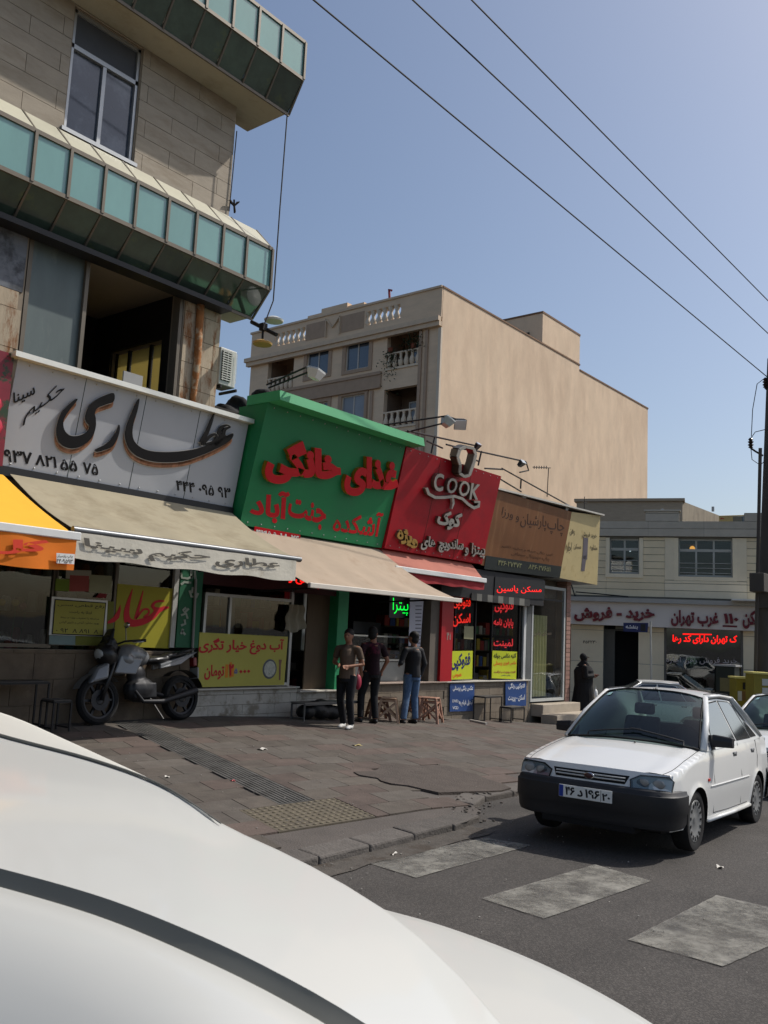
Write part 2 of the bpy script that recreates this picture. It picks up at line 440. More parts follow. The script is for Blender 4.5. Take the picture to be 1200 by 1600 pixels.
# pavers
pc=[mat('paver_grey',(92,86,79),rough=.88,var=.18,scale=5,bump=.4,bscale=50,rand=.13,c2=(84,76,70),fac2=(.5,.68),s2=2.2),
    mat('paver_red',(93,81,74),rough=.88,var=.2,scale=5,bump=.4,bscale=50,rand=.13,c2=(80,70,64),fac2=(.5,.68),s2=2.2),
    mat('paver_brown',(91,84,76),rough=.88,var=.2,scale=5,bump=.4,bscale=50,rand=.13,c2=(78,70,64),fac2=(.5,.68),s2=2.2)]
A=Vector((.992,-.085,0)).normalized(); B=Vector((.262,.965,0)).normalized()
ORG=Vector((6.05,5.80,0)); TW,TH=.66,.385
cands=[]
tact_a=(0,1.1,0,.78)   # dimpled pad in (a,b) metres from ORG
def inplate(p): return ((p.x-9.55)/.78)**2+((p.y-6.75)/.62)**2<1
for i in range(-16,34):
    for j in range(-2,18):
        a0=i*TW+(j%2)*TW*.5; b0=j*TH
        c=ORG+A*(a0+TW/2)+B*(b0+TH/2)
        if c.y<kerb_y(c.x)+.5 or c.y>YF-.2 or c.x>23.6 or c.x<-3: continue
        blk_=(-.125,1.125) if (0<=b0+.01<.76) else ((.385,.855) if .76<=b0+.01<5.7 else None)
        if inplate(c): continue
        segs=[(a0,a0+TW)]
        if blk_ and a0<blk_[1] and a0+TW>blk_[0]: segs=[q for q in ((a0,blk_[0]),(blk_[1],a0+TW)) if q[1]-q[0]>.06]
        for q0,q1 in segs: cands.append((q0,b0,ORG+A*((q0+q1)/2)+B*(b0+TH/2),q1-q0))
cands.sort(key=lambda q:(q[2]-Vector((0,0,0))).length)
def paver_geo(mb,a0,b0,c,dz,gap=.005,tilt=(0,0),TW=.66):
    P=[ORG+A*(a0+gap)+B*(b0+gap),ORG+A*(a0+TW-gap)+B*(b0+gap),ORG+A*(a0+TW-gap)+B*(b0+TH-gap),ORG+A*(a0+gap)+B*(b0+TH-gap)]
    t=[Vector((p.x,p.y,zwalk(p.x,p.y)+.008+dz+(p-c).x*tilt[0]+(p-c).y*tilt[1])) for p in P]
    b=[v-Vector((0,0,.05)) for v in t]
    mb.hexa(b+t)
vis=[];far=[]
for q in cands:
    d=q[2]-C0; px=600+FPX*d.dot(RT)/d.dot(FW); py=800-FPX*d.dot(UP)/d.dot(FW)
    (vis if (-20<px<1220 and d.dot(FW)>0 and (px<850 or py<1200) and py<1330 and not(py>1120+px*.62 )) else far).append(q)
keep=vis[:295]; rest=vis[295:]+far
for a0,b0,c,w_ in keep:
    mb=MB(); r=rnd.random(); k=(int(round(a0/TW*2))+int(round(b0/TH)))%3
    m=pc[k] if r<.6 else rnd.choice(pc)
    if rnd.random()<.22:   # a broken paver: two pieces
        paver_geo(mb,a0,b0,c,rnd.uniform(-.002,.001),gap=.004,tilt=(rnd.uniform(-.003,.003),rnd.uniform(-.003,.003)),TW=w_)
    else: paver_geo(mb,a0,b0,c,rnd.uniform(-.0015,.0015),gap=rnd.uniform(.002,.0045),tilt=(rnd.uniform(-.0015,.0015),rnd.uniform(-.0015,.0015)),TW=w_)
    mb.build('paver',m,pav,bevel=.003)
mb=MB()
for a0,b0,c,w_ in rest: paver_geo(mb,a0,b0,c,rnd.uniform(-.002,.002),TW=w_)
o=mb.build('pavers_beyond',pc[2],pav); tag(o,kind='stuff')
# tactile strip (long ridges) and dimpled pad
tacm=mat('tactile_grey',(90,88,84),rough=.85,var=.2,scale=6,bump=.3,rand=.05,c2=(66,64,60),fac2=(.48,.65),s2=4)
tacy=mat('tactile_ochre',(96,88,74),rough=.85,var=.25,scale=6,bump=.3,c2=(84,78,68),fac2=(.48,.62),s2=3)
def wq(a,b,dz=0): p=ORG+A*a+B*b; return Vector((p.x,p.y,zwalk(p.x,p.y)+dz))
for jj in range(9):
    b0=.775+jj*.55
    mb=MB(); mb.hexa([wq(.39,b0+.008,-.04),wq(.85,b0+.008,-.04),wq(.85,b0+.54,-.04),wq(.39,b0+.54,-.04),wq(.39,b0+.008,.006),wq(.85,b0+.008,.006),wq(.85,b0+.54,.006),wq(.39,b0+.54,.006)])
    sl_=mb.build('tactile_slab',tacm,pav)
    mb=MB()
    for r in range(8):
        a=.62-.185+r*.053
        mb.hexa([wq(a-.015,b0+.02,.006),wq(a+.015,b0+.02,.006),wq(a+.015,b0+.53,.006),wq(a-.015,b0+.53,.006),wq(a-.010,b0+.02,.013),wq(a+.010,b0+.02,.013),wq(a+.010,b0+.53,.013),wq(a-.010,b0+.53,.013)])
    o=mb.build('ridge_bars',tacm,sl_); tag(o,kind='stuff')
mb=MB();mb2=MB()
mb.hexa([wq(-.12,.0,-.04),wq(1.12,.0,-.04),wq(1.12,.77,-.04),wq(-.12,.77,-.04),wq(-.12,.0,.004),wq(1.12,.0,.004),wq(1.12,.77,.004),wq(-.12,.77,.004)])
pad=mb.build('tactile_pad',tacy,pav)
for i in range(15):
    for j in range(9):
        p=wq(-.07+i*.083,.045+j*.085); mb2.lathe([(.026,.002),(.02,.010),(.008,.013)],8,p)
o=mb2.build('raised_domes',mat('tactile_dome',(112,104,86),rough=.85,var=.3,scale=9),pad,smooth=True); tag(o,kind='stuff')
# cracked asphalt patch on the pavement corner
mb=MB(); n=28; ring=[];
for i in range(n):
    a=2*math.pi*i/n; rr=1+.5*noise.noise(Vector((math.cos(a)*1.6,math.sin(a)*1.6,3)))+rnd.uniform(-.06,.06)
    x=9.55+.98*rr*math.cos(a); y=6.78+.72*rr*math.sin(a); ring.append((x,y))
vs=[(x,y,zwalk(x,y)-.03) for x,y in ring]+[(x,y,zwalk(x,y)+.022) for x,y in ring]+[(9.55+(x-9.55)*.8,6.78+(y-6.78)*.8,zwalk(x,y)+.028) for x,y in ring]+[(9.55,6.78,zwalk(9.55,6.78)+.03)]
fs=[]
for i in range(n):
    j=(i+1)%n; fs+=[(i,j,j+n,i+n),(i+n,j+n,j+2*n,i+2*n),(i+2*n,j+2*n,3*n)]
mb.add(vs,fs); o=mb.build('asphalt_patch',mat('patch_asphalt',(86,78,72),rough=.95,var=.2,scale=4,bump=.8,bscale=50),pav,smooth=50)
rub=mat('rubble_grey',(104,97,90),rough=.95,var=.3,scale=12,rand=.3)
mb=MB()
for k in range(60):
    x=rnd.uniform(8.2,9.6); y=kerb_y(x)+rnd.uniform(-.25,.35); s=rnd.uniform(.006,.026)
    mb.ell((x,y,(zwalk(x,y) if y>kerb_y(x) else zroad(x))+s*.3),(s,s*rnd.uniform(.5,1),s*.6),5,3,Matrix.Rotation(rnd.uniform(0,6),3,'Z'))
o=mb.build('rubble',rub); tag(o,kind='stuff',label='broken kerb concrete crumbs by the kerb corner')
mb=MB()
for k in range(420):
    x=rnd.uniform(4,11); y=rnd.uniform(-1,10.5); s=rnd.uniform(.004,.011)
    if y<5 and rnd.random()<.35: y=rnd.uniform(4.5,5.05)
    mb.ell((x,y,(zwalk(x,y)+.012 if y>kerb_y(x) else zroad(x)+.012)+s*.3),(s,s*rnd.uniform(.4,1),s*.5),5,3)
o=mb.build('grit',mat('grit',(150,146,138),rough=.9,var=.4,scale=30),smooth=False); tag(o,kind='stuff')
# litter pieces: countable ones
litw=mat('litter_paper',(205,200,190),rough=.8,var=.05)
lity=mat('litter_card',(176,160,110),rough=.8,var=.1)
def litter(px,py,w,h,m,label,rot=0):
    p=PW(px,py); mb=MB(); 
    f=lambda u,v:Vector((p.x,p.y,p.z+.014+.012*math.sin(u*5+v*3)))+Matrix.Rotation(rot,3,'Z')@Vector(((u-.5)*w,(v-.5)*h,0))
    mb.grid(f,4,3); me=mb.build('paper_scrap',m,smooth=True)
    tag(me,label,'litter',group='scraps of litter on the ground')
litter(410,1172,.18,.09,litw,'white paper scrap on the pavement beyond the ridged tactile strip',.4)
litter(558,1166,.17,.08,lity,'yellowish card scrap on the pavement near the first standing man')
litter(261,1216,.09,.05,litw,'crumpled white scrap lying on the ridged tactile strip',.9)
litter(616,1337,.11,.03,litw,'thin white scrap on the gutter beside the first crossing bar',.2)
litter(1125,1357,.08,.05,litw,'white scrap on the asphalt below the sedan front wheel',.5)
litter(364,1222,.05,.04,mat('litter_pink',(220,120,120),var=0),'tiny pink scrap on the pavers beside the tactile strip')
# zebra bars
zm=mat('worn_paint_base',(146,143,134),rough=.85,var=.2,scale=2.5,bump=.3,bscale=80,c2=(96,94,90),fac2=(.48,.68),s2=2.6,detail=9)
n_=zm.node_tree; l_=n_.links.new; pb_=n_.nodes['Principled BSDF']; mo_=n_.nodes['Material Output']
tc_=n_.nodes.new('ShaderNodeTexCoord'); no_=n_.nodes.new('ShaderNodeTexNoise'); no_.inputs['Scale'].default_value=2.2; no_.inputs['Detail'].default_value=14; no_.inputs['Roughness'].default_value=.82
l_(tc_.outputs['Object'],no_.inputs['Vector']); mr_=n_.nodes.new('ShaderNodeMapRange'); mr_.inputs[1].default_value=.40; mr_.inputs[2].default_value=.60; mr_.inputs[3].default_value=.9; mr_.inputs[4].default_value=.2
l_(no_.outputs[0],mr_.inputs[0]); tr_=n_.nodes.new('ShaderNodeBsdfTransparent'); ms_=n_.nodes.new('ShaderNodeMixShader'); l_(mr_.outputs[0],ms_.inputs[0]); l_(tr_.outputs[0],ms_.inputs[1]); l_(pb_.outputs[0],ms_.inputs[2]); l_(ms_.outputs[0],mo_.inputs[0])
bars=[[(570,1348),(650,1373),(830,1322),(760,1310)],[(752,1405),(850,1437),(1018,1378),(930,1352)],[(982,1470),(1130,1512),(1290,1440),(1120,1400)]]
for q in bars:
    g=[PZ(x,y,zroad(7)) for x,y in q]; mb=MB(); N=16
    f=lambda u,v:(lambda p:Vector((p.x,p.y,zroad(p.x)+.008)))((g[0]*(1-v)+g[1]*v)*(1-u)+(g[3]*(1-v)+g[2]*v)*u+Vector((rnd.uniform(-.004,.004),rnd.uniform(-.004,.004),0))*(u in(0,1) or v in (0,1)))
    mb.grid(f,N,6); o=mb.build('crossing_stripe',zm); tag(o,kind='structure')
for k in (1,2,3):   # the crossing goes on towards the far kerb
    mb=MB(); y1=1.95-1.27*(k)+.55; mb.quad((6.0,y1-.6,zroad(6)+.014),(7.6,y1-.55,zroad(7)+.014),(7.6,y1,zroad(7)+.014),(6.0,y1-.02,zroad(6)+.014)); tag(mb.build('crossing_stripe',zm),kind='structure')
def zc(ox,oy,s): return lambda *pts:[(ox+x/s,oy+y/s) for x,y in pts]
# ------------------------------------------------------------------ materials
stone=mat('travertine',(164,152,134),rough=.75,var=.12,scale=2.5,bump=.15,bscale=30,rand=.06,c2=(146,132,112),fac2=(.5,.7),s2=1.3,stretch=(1,1,3))
joint=mat('joint_dark',(138,126,110),rough=.95,var=.1)
bronze=mat('bronze_frame',(104,96,84),rough=.5,metal=.3,var=.1)
dark=mat('black_paint',(22,22,24),rough=.5,var=.1)
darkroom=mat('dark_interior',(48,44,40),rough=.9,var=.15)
alu=mat('aluminium',(170,172,172),rough=.4,metal=.6,var=.05)
white=mat('white_enamel',(222,222,218),rough=.4,var=.04,scale=4)
plaster=mat('soffit_plaster',(170,164,146),rough=.9,var=.08,scale=2,c2=(140,132,112),fac2=(.5,.7))
gteal=mat('green_glass_front',(120,164,156),rough=.12,var=.10,scale=1.5,spec=.9,coat=.3,stretch=(1,1,.4),rand=.05)
gdark=mat('green_glass_skirt',(62,78,66),rough=.08,var=.3,scale=2.5,spec=1.,rand=.25,c2=(96,108,60),fac2=(.58,.75),s2=1.6)
gcap=mat('cap_panel',(190,186,164),rough=.5,var=.08,scale=2,rand=.05)
rust=mat('rusty_stone',(176,160,136),rough=.85,var=.15,scale=3,c2=(128,82,44),fac2=(.50,.62),s2=2.4,stretch=(2.5,2.5,.7),rand=.08,bump=.2)
peel=mat('peeling_stone',(112,116,122),rough=.85,var=.25,scale=4,c2=(70,72,76),fac2=(.45,.6),s2=3)
metalp=mat('grey_green_sheet',(92,102,100),rough=.45,metal=.2,var=.18,scale=1.5,c2=(116,122,118),fac2=(.55,.7),s2=2.,stretch=(1,1,.3))
# ------------------------------------------------------------------ corner building (left)
XC=9.51
cb=thing('corner_building','travertine clad corner building with green glass balconies over the herb shop','building',(XC,YF,.45))
def wall_with_holes(mb,x0,x1,z0,z1,holes,y0,y1):
    xsx=sorted({x0,x1}|{h[0] for h in holes}|{h[1] for h in holes}); zsz=sorted({z0,z1}|{h[2] for h in holes}|{h[3] for h in holes})
    for a,b in zip(xsx,xsx[1:]):
        run=None
        for c,d in zip(zsz,zsz[1:]):
            cx_,cz=(a+b)/2,(c+d)/2
            if any(h[0]<cx_<h[1] and h[2]<cz<h[3] for h in holes):
                if run: mb.box(a,b,y0,y1,run[0],run[1]); run=None
            else: run=(run[0],d) if run else (c,d)
        if run: mb.box(a,b,y0,y1,run[0],run[1])
wx0=PY(109,105,YF).x; wx1=PY(214,165,YF).x; wz0=PY(100,200,YF).z; wz1=PY(118,12,YF).z
ox0=PY(35,480,YF).x; ox1=PY(287,480,YF).x; osp=PY(131,480,YF).x; oz0=4.3; oz1=PY(200,420,YF).z+.25
TOP=15.2
sy0=PX(257,575,9.25).y; sy1=PX(178,575,9.25).y; sz1=PX(235,538,9.25).z
mb=MB(); wall_with_holes(mb,-9,XC,3.6,TOP,[(wx0,wx1,wz0,wz1),(ox0,ox1,oz0,oz1)],YF,YF+.3)
mb.box(XC-.3,XC,YF+.3,sy0,3.6,TOP); mb.box(XC-.3,XC,sy1,15,3.6,TOP); mb.box(XC-.3,XC,sy0,sy1,3.6,4.9); mb.box(XC-.3,XC,sy0,sy1,sz1,TOP); mb.box(-9,-8.7,YF+.3,15,3.6,TOP); mb.box(-9,XC,YF+.0,15,TOP+.004,TOP+.3)
mb.box(-8.7,ox0-.1,14.7,15,3.6,TOP); mb.box(ox0-.1,XC-.3,14.7,15,7.4,TOP)
cw=mb.build('wall',joint,cb)
# cladding slabs (individual) on the visible storey
def clad(x0,x1,z0,z1,w,h,m,parent,y=YF,th=.02,holes=(),name='stone_slab',off=.5,minw=.08):
    z=z0;k=0
    while z<z1-.03:
        zz=min(z+h,z1); x=x0-(w*off if k%2 else 0)
        while x<x1-.02:
            a=max(x,x0); b=min(x+w,x1); x+=w
            if b-a<minw: continue
            pcs=[(a,b,z,zz)]
            for hx0,hx1,hz0,hz1 in holes:
                nn=[]
                for (p,q,r,s) in pcs:
                    if q<=hx0 or p>=hx1 or s<=hz0 or r>=hz1: nn.append((p,q,r,s)); continue
                    if p<hx0: nn.append((p,hx0,r,s))
                    if q>hx1: nn.append((hx1,q,r,s))
                    if r<hz0: nn.append((max(p,hx0),min(q,hx1),r,hz0))
                    if s>hz1: nn.append((max(p,hx0),min(q,hx1),hz1,s))
                pcs=nn
            for (p,q,r,s) in pcs:
                if q-p<.05 or s-r<.03: continue
                o=rnd.uniform(0,.003); g=.004
                m2=MB(); m2.box(p+g,q-g,y-th-o,y+.001,r+g,s-g); m2.build(name,m,parent)
        z=zz;k+=1
WH=(wx0-.02,wx1+.02,wz0-.02,wz1+.02)
clad(4.2,XC,8.55,11.0,1.0,.29,stone,cw,holes=[WH])
clad(4.2,XC,11.0,13.2,1.0,.29,stone,cw,holes=[WH])
# below: rusty stones at the left and right of the opening
clad(4.2,ox0-.02,4.4,6.3,.5,.55,rust,cw); clad(4.2,ox0-.02,6.3,7.7,.6,.9,peel,cw)
clad(ox1+.02,XC,4.0,7.5,.42,.42,rust,cw)
m2=MB(); pa=[(ox1+.28,YF-.06,7.5),(ox1+.3,YF-.07,6.2),(ox1+.27,YF-.06,5.2),(ox1+.3,YF-.08,4.5)]
m2.tube(pa,[.07,.06,.05,.06],8); m2.build('stained_downpipe',mat('rust_pipe',(150,96,52),rough=.9,var=.3,scale=6,c2=(180,160,130),fac2=(.5,.6),s2=5),cb,smooth=True)
# window
wf=MB(); y=YF+.08
hz=wz0+(wz1-wz0)*.68; t=.05
for a,b,c,d in ((wx0,wx0+t,wz0,wz1),(wx1-t,wx1,wz0,wz1),(wx0,wx1,wz0,wz0+t),(wx0,wx1,wz1-t,wz1),(wx0,wx1,hz,hz+.07)): wf.box(a+.001,b-.001,y-.06,y+.04,c,d)
mx_=(wx0+wx1)/2; wf.box(mx_-.03,mx_+.03,y-.05,y+.03,wz0+t,hz)
wi=wf.build('window_frame',alu,cb)
g1=mat('window_glass_dark',(50,56,66),rough=.06,var=.3,scale=2,spec=1.,c2=(86,92,100),fac2=(.5,.65),s2=2)
for a,b in ((wx0+t,mx_-.03),(mx_+.03,wx1-t)): MB().box(a,b,y-.005,y+.005,wz0+t,hz).build('window_pane',g1,wi)
MB().box(wx0+t,wx1-t,y-.02,y+.02,hz+.07,wz1-t).build('shutter_box',mat('slate_panel',(74,76,80),rough=.6,var=.1),wi)
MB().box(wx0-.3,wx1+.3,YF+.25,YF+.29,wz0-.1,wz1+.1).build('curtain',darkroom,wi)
MB().box(wx0-.06,wx1+.06,YF-.06,YF+.05,wz0-.06,wz0-.001).build('window_sill',alu,wi)
# opening with sheet panel and a view through to a back window
op=MB(); op.box(ox0+.01,osp,YF+.05,YF+.10,oz0,oz1-.01); op.build('sheet_panel',metalp,cb)
for xx in (ox0+.01,osp-.02,ox1-.08): MB().box(xx,xx+.06,YF-.01,YF+.16,oz0,oz1-.012).build('opening_post',bronze,cb)
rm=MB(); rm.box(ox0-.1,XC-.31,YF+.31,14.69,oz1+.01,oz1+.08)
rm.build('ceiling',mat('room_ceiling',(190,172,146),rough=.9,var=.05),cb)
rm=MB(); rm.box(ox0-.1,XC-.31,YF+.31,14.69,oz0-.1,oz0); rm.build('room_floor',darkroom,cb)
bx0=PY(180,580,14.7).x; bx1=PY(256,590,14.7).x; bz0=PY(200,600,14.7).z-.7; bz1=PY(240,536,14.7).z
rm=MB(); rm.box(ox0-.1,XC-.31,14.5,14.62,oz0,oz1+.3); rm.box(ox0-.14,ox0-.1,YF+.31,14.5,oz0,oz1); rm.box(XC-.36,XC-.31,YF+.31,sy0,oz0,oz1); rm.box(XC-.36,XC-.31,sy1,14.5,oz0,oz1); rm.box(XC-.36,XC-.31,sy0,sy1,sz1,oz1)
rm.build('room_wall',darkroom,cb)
xs_=[bx0+(bx1-bx0)*f for f in (0,.45,.86,1)]
tlm=bpy.data.materials.new('yellowed_paper'); tlm.use_nodes=True; nn=tlm.node_tree; pb=nn.nodes['Principled BSDF']; pb.inputs['Base Color'].default_value=L((224,212,160)); pb.inputs['Roughness'].default_value=.9
tb=nn.nodes.new('ShaderNodeBsdfTranslucent'); tb.inputs[0].default_value=L((214,202,150)); ms=nn.nodes.new('ShaderNodeMixShader'); ms.inputs[0].default_value=.55; nn.links.new(pb.outputs[0],ms.inputs[1]); nn.links.new(tb.outputs[0],ms.inputs[2]); nn.links.new(ms.outputs[0],nn.nodes['Material Output'].inputs[0])
rm=MB()
for f_ in (0,.315,.735,1): y_=sy0+(sy1-sy0)*f_; rm.box(XC-.24,XC-.15,y_-.03,y_+.03,4.9,sz1)
rm.build('side_window_bars',dark,cb)
for p,q in ((0,.30),(.33,.72),(.75,1)):
    MB().box(XC-.2,XC-.19,sy0+(sy1-sy0)*p+.02,sy0+(sy1-sy0)*q-.02,4.92,sz1-.02).build('papered_pane',tlm,cb)
MB().box(PY(128*1,563,YF).x+.55,PY(207,600,YF).x,YF-.25,YF-.22,PY(170,590,YF-.2).z-.3,PY(165,572,YF-.2).z).build('loose_board',mat('loose_board',(150,150,148),rough=.8,var=.05),cb)
# balconies
def balcony(Yr,xd,zb,zt,Ys,zs,cap):
    X0,X1=xd[0],xd[-1]
    mb=MB(); mb.hexa([(X0-3,Ys,zs),(X1-.05,Ys,zs),(X1-.05,YF-.022,zs),(X0-3,YF-.022,zs),(X0-3,Ys,zs+.12),(X1-.05,Ys,zs+.12),(X1-.05,YF-.022,zs+.12),(X0-3,YF-.022,zs+.12)])
    if X1>XC: mb.box(XC+.01,X1-.05,YF-.02,YF+.4,zs,zs+.12)
    bal=mb.build('balcony',plaster,cb)
    fr=MB()
    for z in (zb,zt): fr.box(X0-3,X1,Yr-.03,Yr+.02,z-.03,z+.03)
    fr.box(X0-3,X1,Ys-.03,Ys-.002,zs-.03,zs+.02)
    for x in xd:
        fr.box(x-.022,x+.022,Yr-.04,Yr+.01,zb,zt)
        fr.bar((x,Yr-.01,zb),(x,Ys-.012,zs),.035,.03,up=(1,0,0))
        if cap: fr.bar((x,Yr-.01,zt+.01),(x,cap[0],cap[1]),.02,.03,up=(1,0,0))
    fr.bar((X1,YF-.05,zb),(X1,Yr,zb),.04,.04); fr.bar((X1,YF-.05,zt),(X1,Yr,zt),.04,.04)
    fr.build('balcony_frame',bronze,bal)
    for a,b in zip(xd,xd[1:]):
        j=rnd.uniform(-.004,.004)
        MB().hexa([(a+.02,Yr-.005+j,zb+.03),(b-.02,Yr-.005,zb+.03),(b-.02,Yr+.01,zb+.03),(a+.02,Yr+.01+j,zb+.03),(a+.02,Yr-.005+j,zt-.03),(b-.02,Yr-.005,zt-.03),(b-.02,Yr+.01,zt-.03),(a+.02,Yr+.01+j,zt-.03)]).build('glass_panel',gteal,bal)
        MB().slab([(a+.02,Ys-.005,zs+.02),(b-.02,Ys-.005,zs+.02),(b-.02,Yr+j,zb-.03),(a+.02,Yr,zb-.03)][::1],.012,Vector((0,-1,-.6)).normalized()).build('skirt_panel',gdark,bal)
        if cap: MB().slab([(a+.014,Yr,zt+.03),(b-.014,Yr,zt+.03),(b-.014,cap[0],cap[1]),(a+.014,cap[0],cap[1])],.015,Vector((0,-1,1)).normalized()).build('cap_panel',gcap,bal)
    # closing end
    MB().slab([(X1,Yr,zb),(X1,YF+.3,zb),(X1,YF+.3,zt),(X1,Yr,zt)],.015,Vector((1,0,0))).build('end_panel',gteal,bal)
    MB().slab([(X1-.06,Ys,zs),(X1-.06,YF+.3,zs),(X1,YF+.3,zb),(X1,Yr,zb)],.015,Vector((1,0,-.1))).build('end_skirt',gdark,bal)
    return bal
def xdiv(pxs,f,Yr,n):
    xd=[PY(x,f(x),Yr).x for x in pxs]; p=(xd[-1]-xd[0])/(len(xd)-1)
    return [xd[0]-p*k for k in range(n,0,-1)]+xd
XL=xdiv([48,104,158,208,258,302,344,381,421],lambda x:283+.453*(x-46),10.9,3)
balcony(10.9,XL,7.65,8.37,11.3,7.2,(11.33,8.83))
XU=xdiv([321,362,401,437,473],lambda x:15+.724*(x-321),10.5,8)
balcony(10.5,XU,11.43,12.13,10.81,10.87,None)
mb=MB(); mb.box(-4,XC-.02,YF-.30,YF-.022,7.1,7.18); mb.build('slab_edge',dark,cb)
# ------------------------------------------------------------------ signs
def sign_box(name,label,cat,bottomL,bottomR,topR,topL,back,m,msides,pl,thick=None):
    """face corners 3D; box back to plane Y=back"""
    root=thing(name,label,cat,Vector((bottomL.x,back,bottomL.z)))
    f=[bottomL,bottomR,topR,topL]; b=[Vector((p.x,back,p.z)) for p in f]
    mb=MB(); mb.slab(f,.03,pl[1]); mb.build('sign_face',m,root)
    mb=MB(); i=[p-pl[1]*.031 for p in f]
    mb.add(i+b,[(0,4,5,1),(1,5,6,2),(2,6,7,3),(3,7,4,0),(4,7,6,5)]); mb.build('sign_casing',msides,root)
    return root
# grey herb shop sign
plG=lean(363,793,11.15,388,663,10.9)
gr=mat('sign_grey_vinyl',(176,178,182),rough=.35,var=.04,scale=1.2,spec=.5)
G=[PP(-70,727,plG),PP(363,793,plG),PP(388,663,plG),PP(18,558,plG)]
zl=G[0].z; G=[Vector((G[3].x-.1,G[0].y,G[1].z)),G[1],G[2],None]
G[0]=Vector((PP(0,735,plG).x-.05,G[1].y,G[1].z)); G[3]=Vector((G[0].x,G[2].y,G[2].z))
s1=sign_box('shop_sign','grey herb shop sign with large black and copper calligraphy over the beige awning','sign',*G,YF-.03,gr,alu,plG)
mb=MB(); 
mb.box(G[0].x-.1,G[1].x+.02,G[2].y-.12,G[2].y+.28,G[2].z+.002,G[2].z+.075)
mb.build('top_flashing',mat('bright_flashing',(225,222,210),rough=.35,metal=.4,var=.08),s1)
MB().box(G[0].x,G[1].x,G[1].y-.03,YF-.04,G[1].z-.13,G[1].z-.004).build('bottom_channel',dark,s1)
z4=zc(0,520,3.0)
blk=mat('letter_black',(20,18,20),rough=.3,var=0); cop=mat('letter_copper',(176,128,100),rough=.3,metal=.7,var=.5,scale=3,stretch=(3,1,1)); sil=mat('letter_edge_silver',(200,196,190),rough=.3,metal=.6,var=.1)
ye=[(350,308),(315,335),(280,375),(262,425),(257,470),(268,510),(300,535),(345,540),(390,520),(425,485),(440,440),(440,400),(436,375),(448,352),(490,335),(525,320),(525,282),(490,290),(450,308),(415,335),(398,370),(392,400),(400,420),(412,438),(400,462),(365,480),(325,482),(298,462),(288,430),(295,395),(325,350),(352,318)]
re=[(550,430),(535,465),(510,500),(480,525),(440,545),(447,557),(482,548),(517,532),(540,498),(553,455)]
al=[(645,308),(622,345),(598,400),(582,450),(580,492),(597,540),(632,575),(692,598),(760,606),(850,600),(930,575),(1000,545),(1050,518),(1080,492),(1084,470),(1062,478),(1040,490),(1000,510),(950,530),(900,545),(830,555),(760,558),(700,553),(655,538),(622,508),(612,470),(618,420),(634,370)]
ta=ribbon([(996,378),(980,420),(962,465),(935,515)],[4,14,18,20]); lp=ribbon([(940,520),(975,485),(1000,475),(1008,490),(990,512),(960,522)],[14,14,12,12,14,14])
ai=ribbon([(1082,480),(1050,488),(1040,470),(1048,450),(1070,440),(1055,432),(1030,442),(1018,465),(1030,490),(1000,520)],[6,14,16,14,8,8,14,16,22,22])
allp=[z4(*p) for p in (ye,re,al)]+[z4(*p) for p in (ta,lp,ai)]
sh_=lambda ps,dx,dy:[[(x+dx,y+dy) for x,y in p] for p in ps]
polypx('calligraphy_face',allp,plG,blk,s1,.05,.02,True)
polypx('calligraphy_edge',sh_(allp,-.6,1.2)+sh_(allp,.8,-.9),plG,sil,s1,.034,.012,True)
polypx('calligraphy_side',sh_(allp[:3],-.5,8.5)+sh_(allp[:3],-.4,5),plG,cop,s1,.022,.018,True)
polypx('calligraphy_rim',sh_(allp[:3],-1.2,10.2),plG,sil,s1,.0035,.003,True)
def t4(s,q,m,**k): return tpx('lettering',s,z4(*q),plG,m,s1,**k)
t4('سینا',[(62,345),(165,300),(158,232),(62,282)],blk,bold=.01,front=.012,depth=.01)
t4('حکیم',[(100,440),(270,330),(325,205),(140,330)],blk,bold=.0,front=.012,depth=.01)
t4('۰۹۳۷',[(-5,600),(150,618),(150,560),(-5,540)],blk,bold=.03,ltr=True)
t4('۸۲۱',[(165,620),(265,635),(265,582),(165,568)],blk,bold=.03,ltr=True)
t4('۵۵',[(283,642),(362,652),(362,600),(283,590)],blk,bold=.03,ltr=True)
t4('۷۵',[(388,658),(460,670),(460,615),(388,605)],blk,bold=.03,ltr=True)
t4('۴۴۴ ۰۹۵ ۹۳',[(825,738),(1080,778),(1080,728),(825,690)],blk,bold=.03,ltr=True)
# flower shop sign fragment on the far left
root=thing('flower_sign','dark red flower picture sign at the very edge beside the grey herb shop sign','sign',(G[0].x-.05,YF,G[0].z))
MB().box(G[0].x-2.6,G[0].x-.06,YF-.5,YF-.45,G[0].z-.05,G[2].z+.05).build('sign_face',mat('flower_print',(120,30,44),rough=.4,var=.3,scale=2,c2=(40,60,36),fac2=(.5,.55),s2=3),root)
for k in range(9):
    a=rnd.uniform(0,2.2);MB().ell((G[0].x-.2-a,YF-.5,G[0].z+.25+rnd.uniform(0,1.1)),(.17,.012,.15),14,6).build('petal',mat('petal_red',(170,40,60),rough=.5,var=.3,scale=8),root,smooth=True)
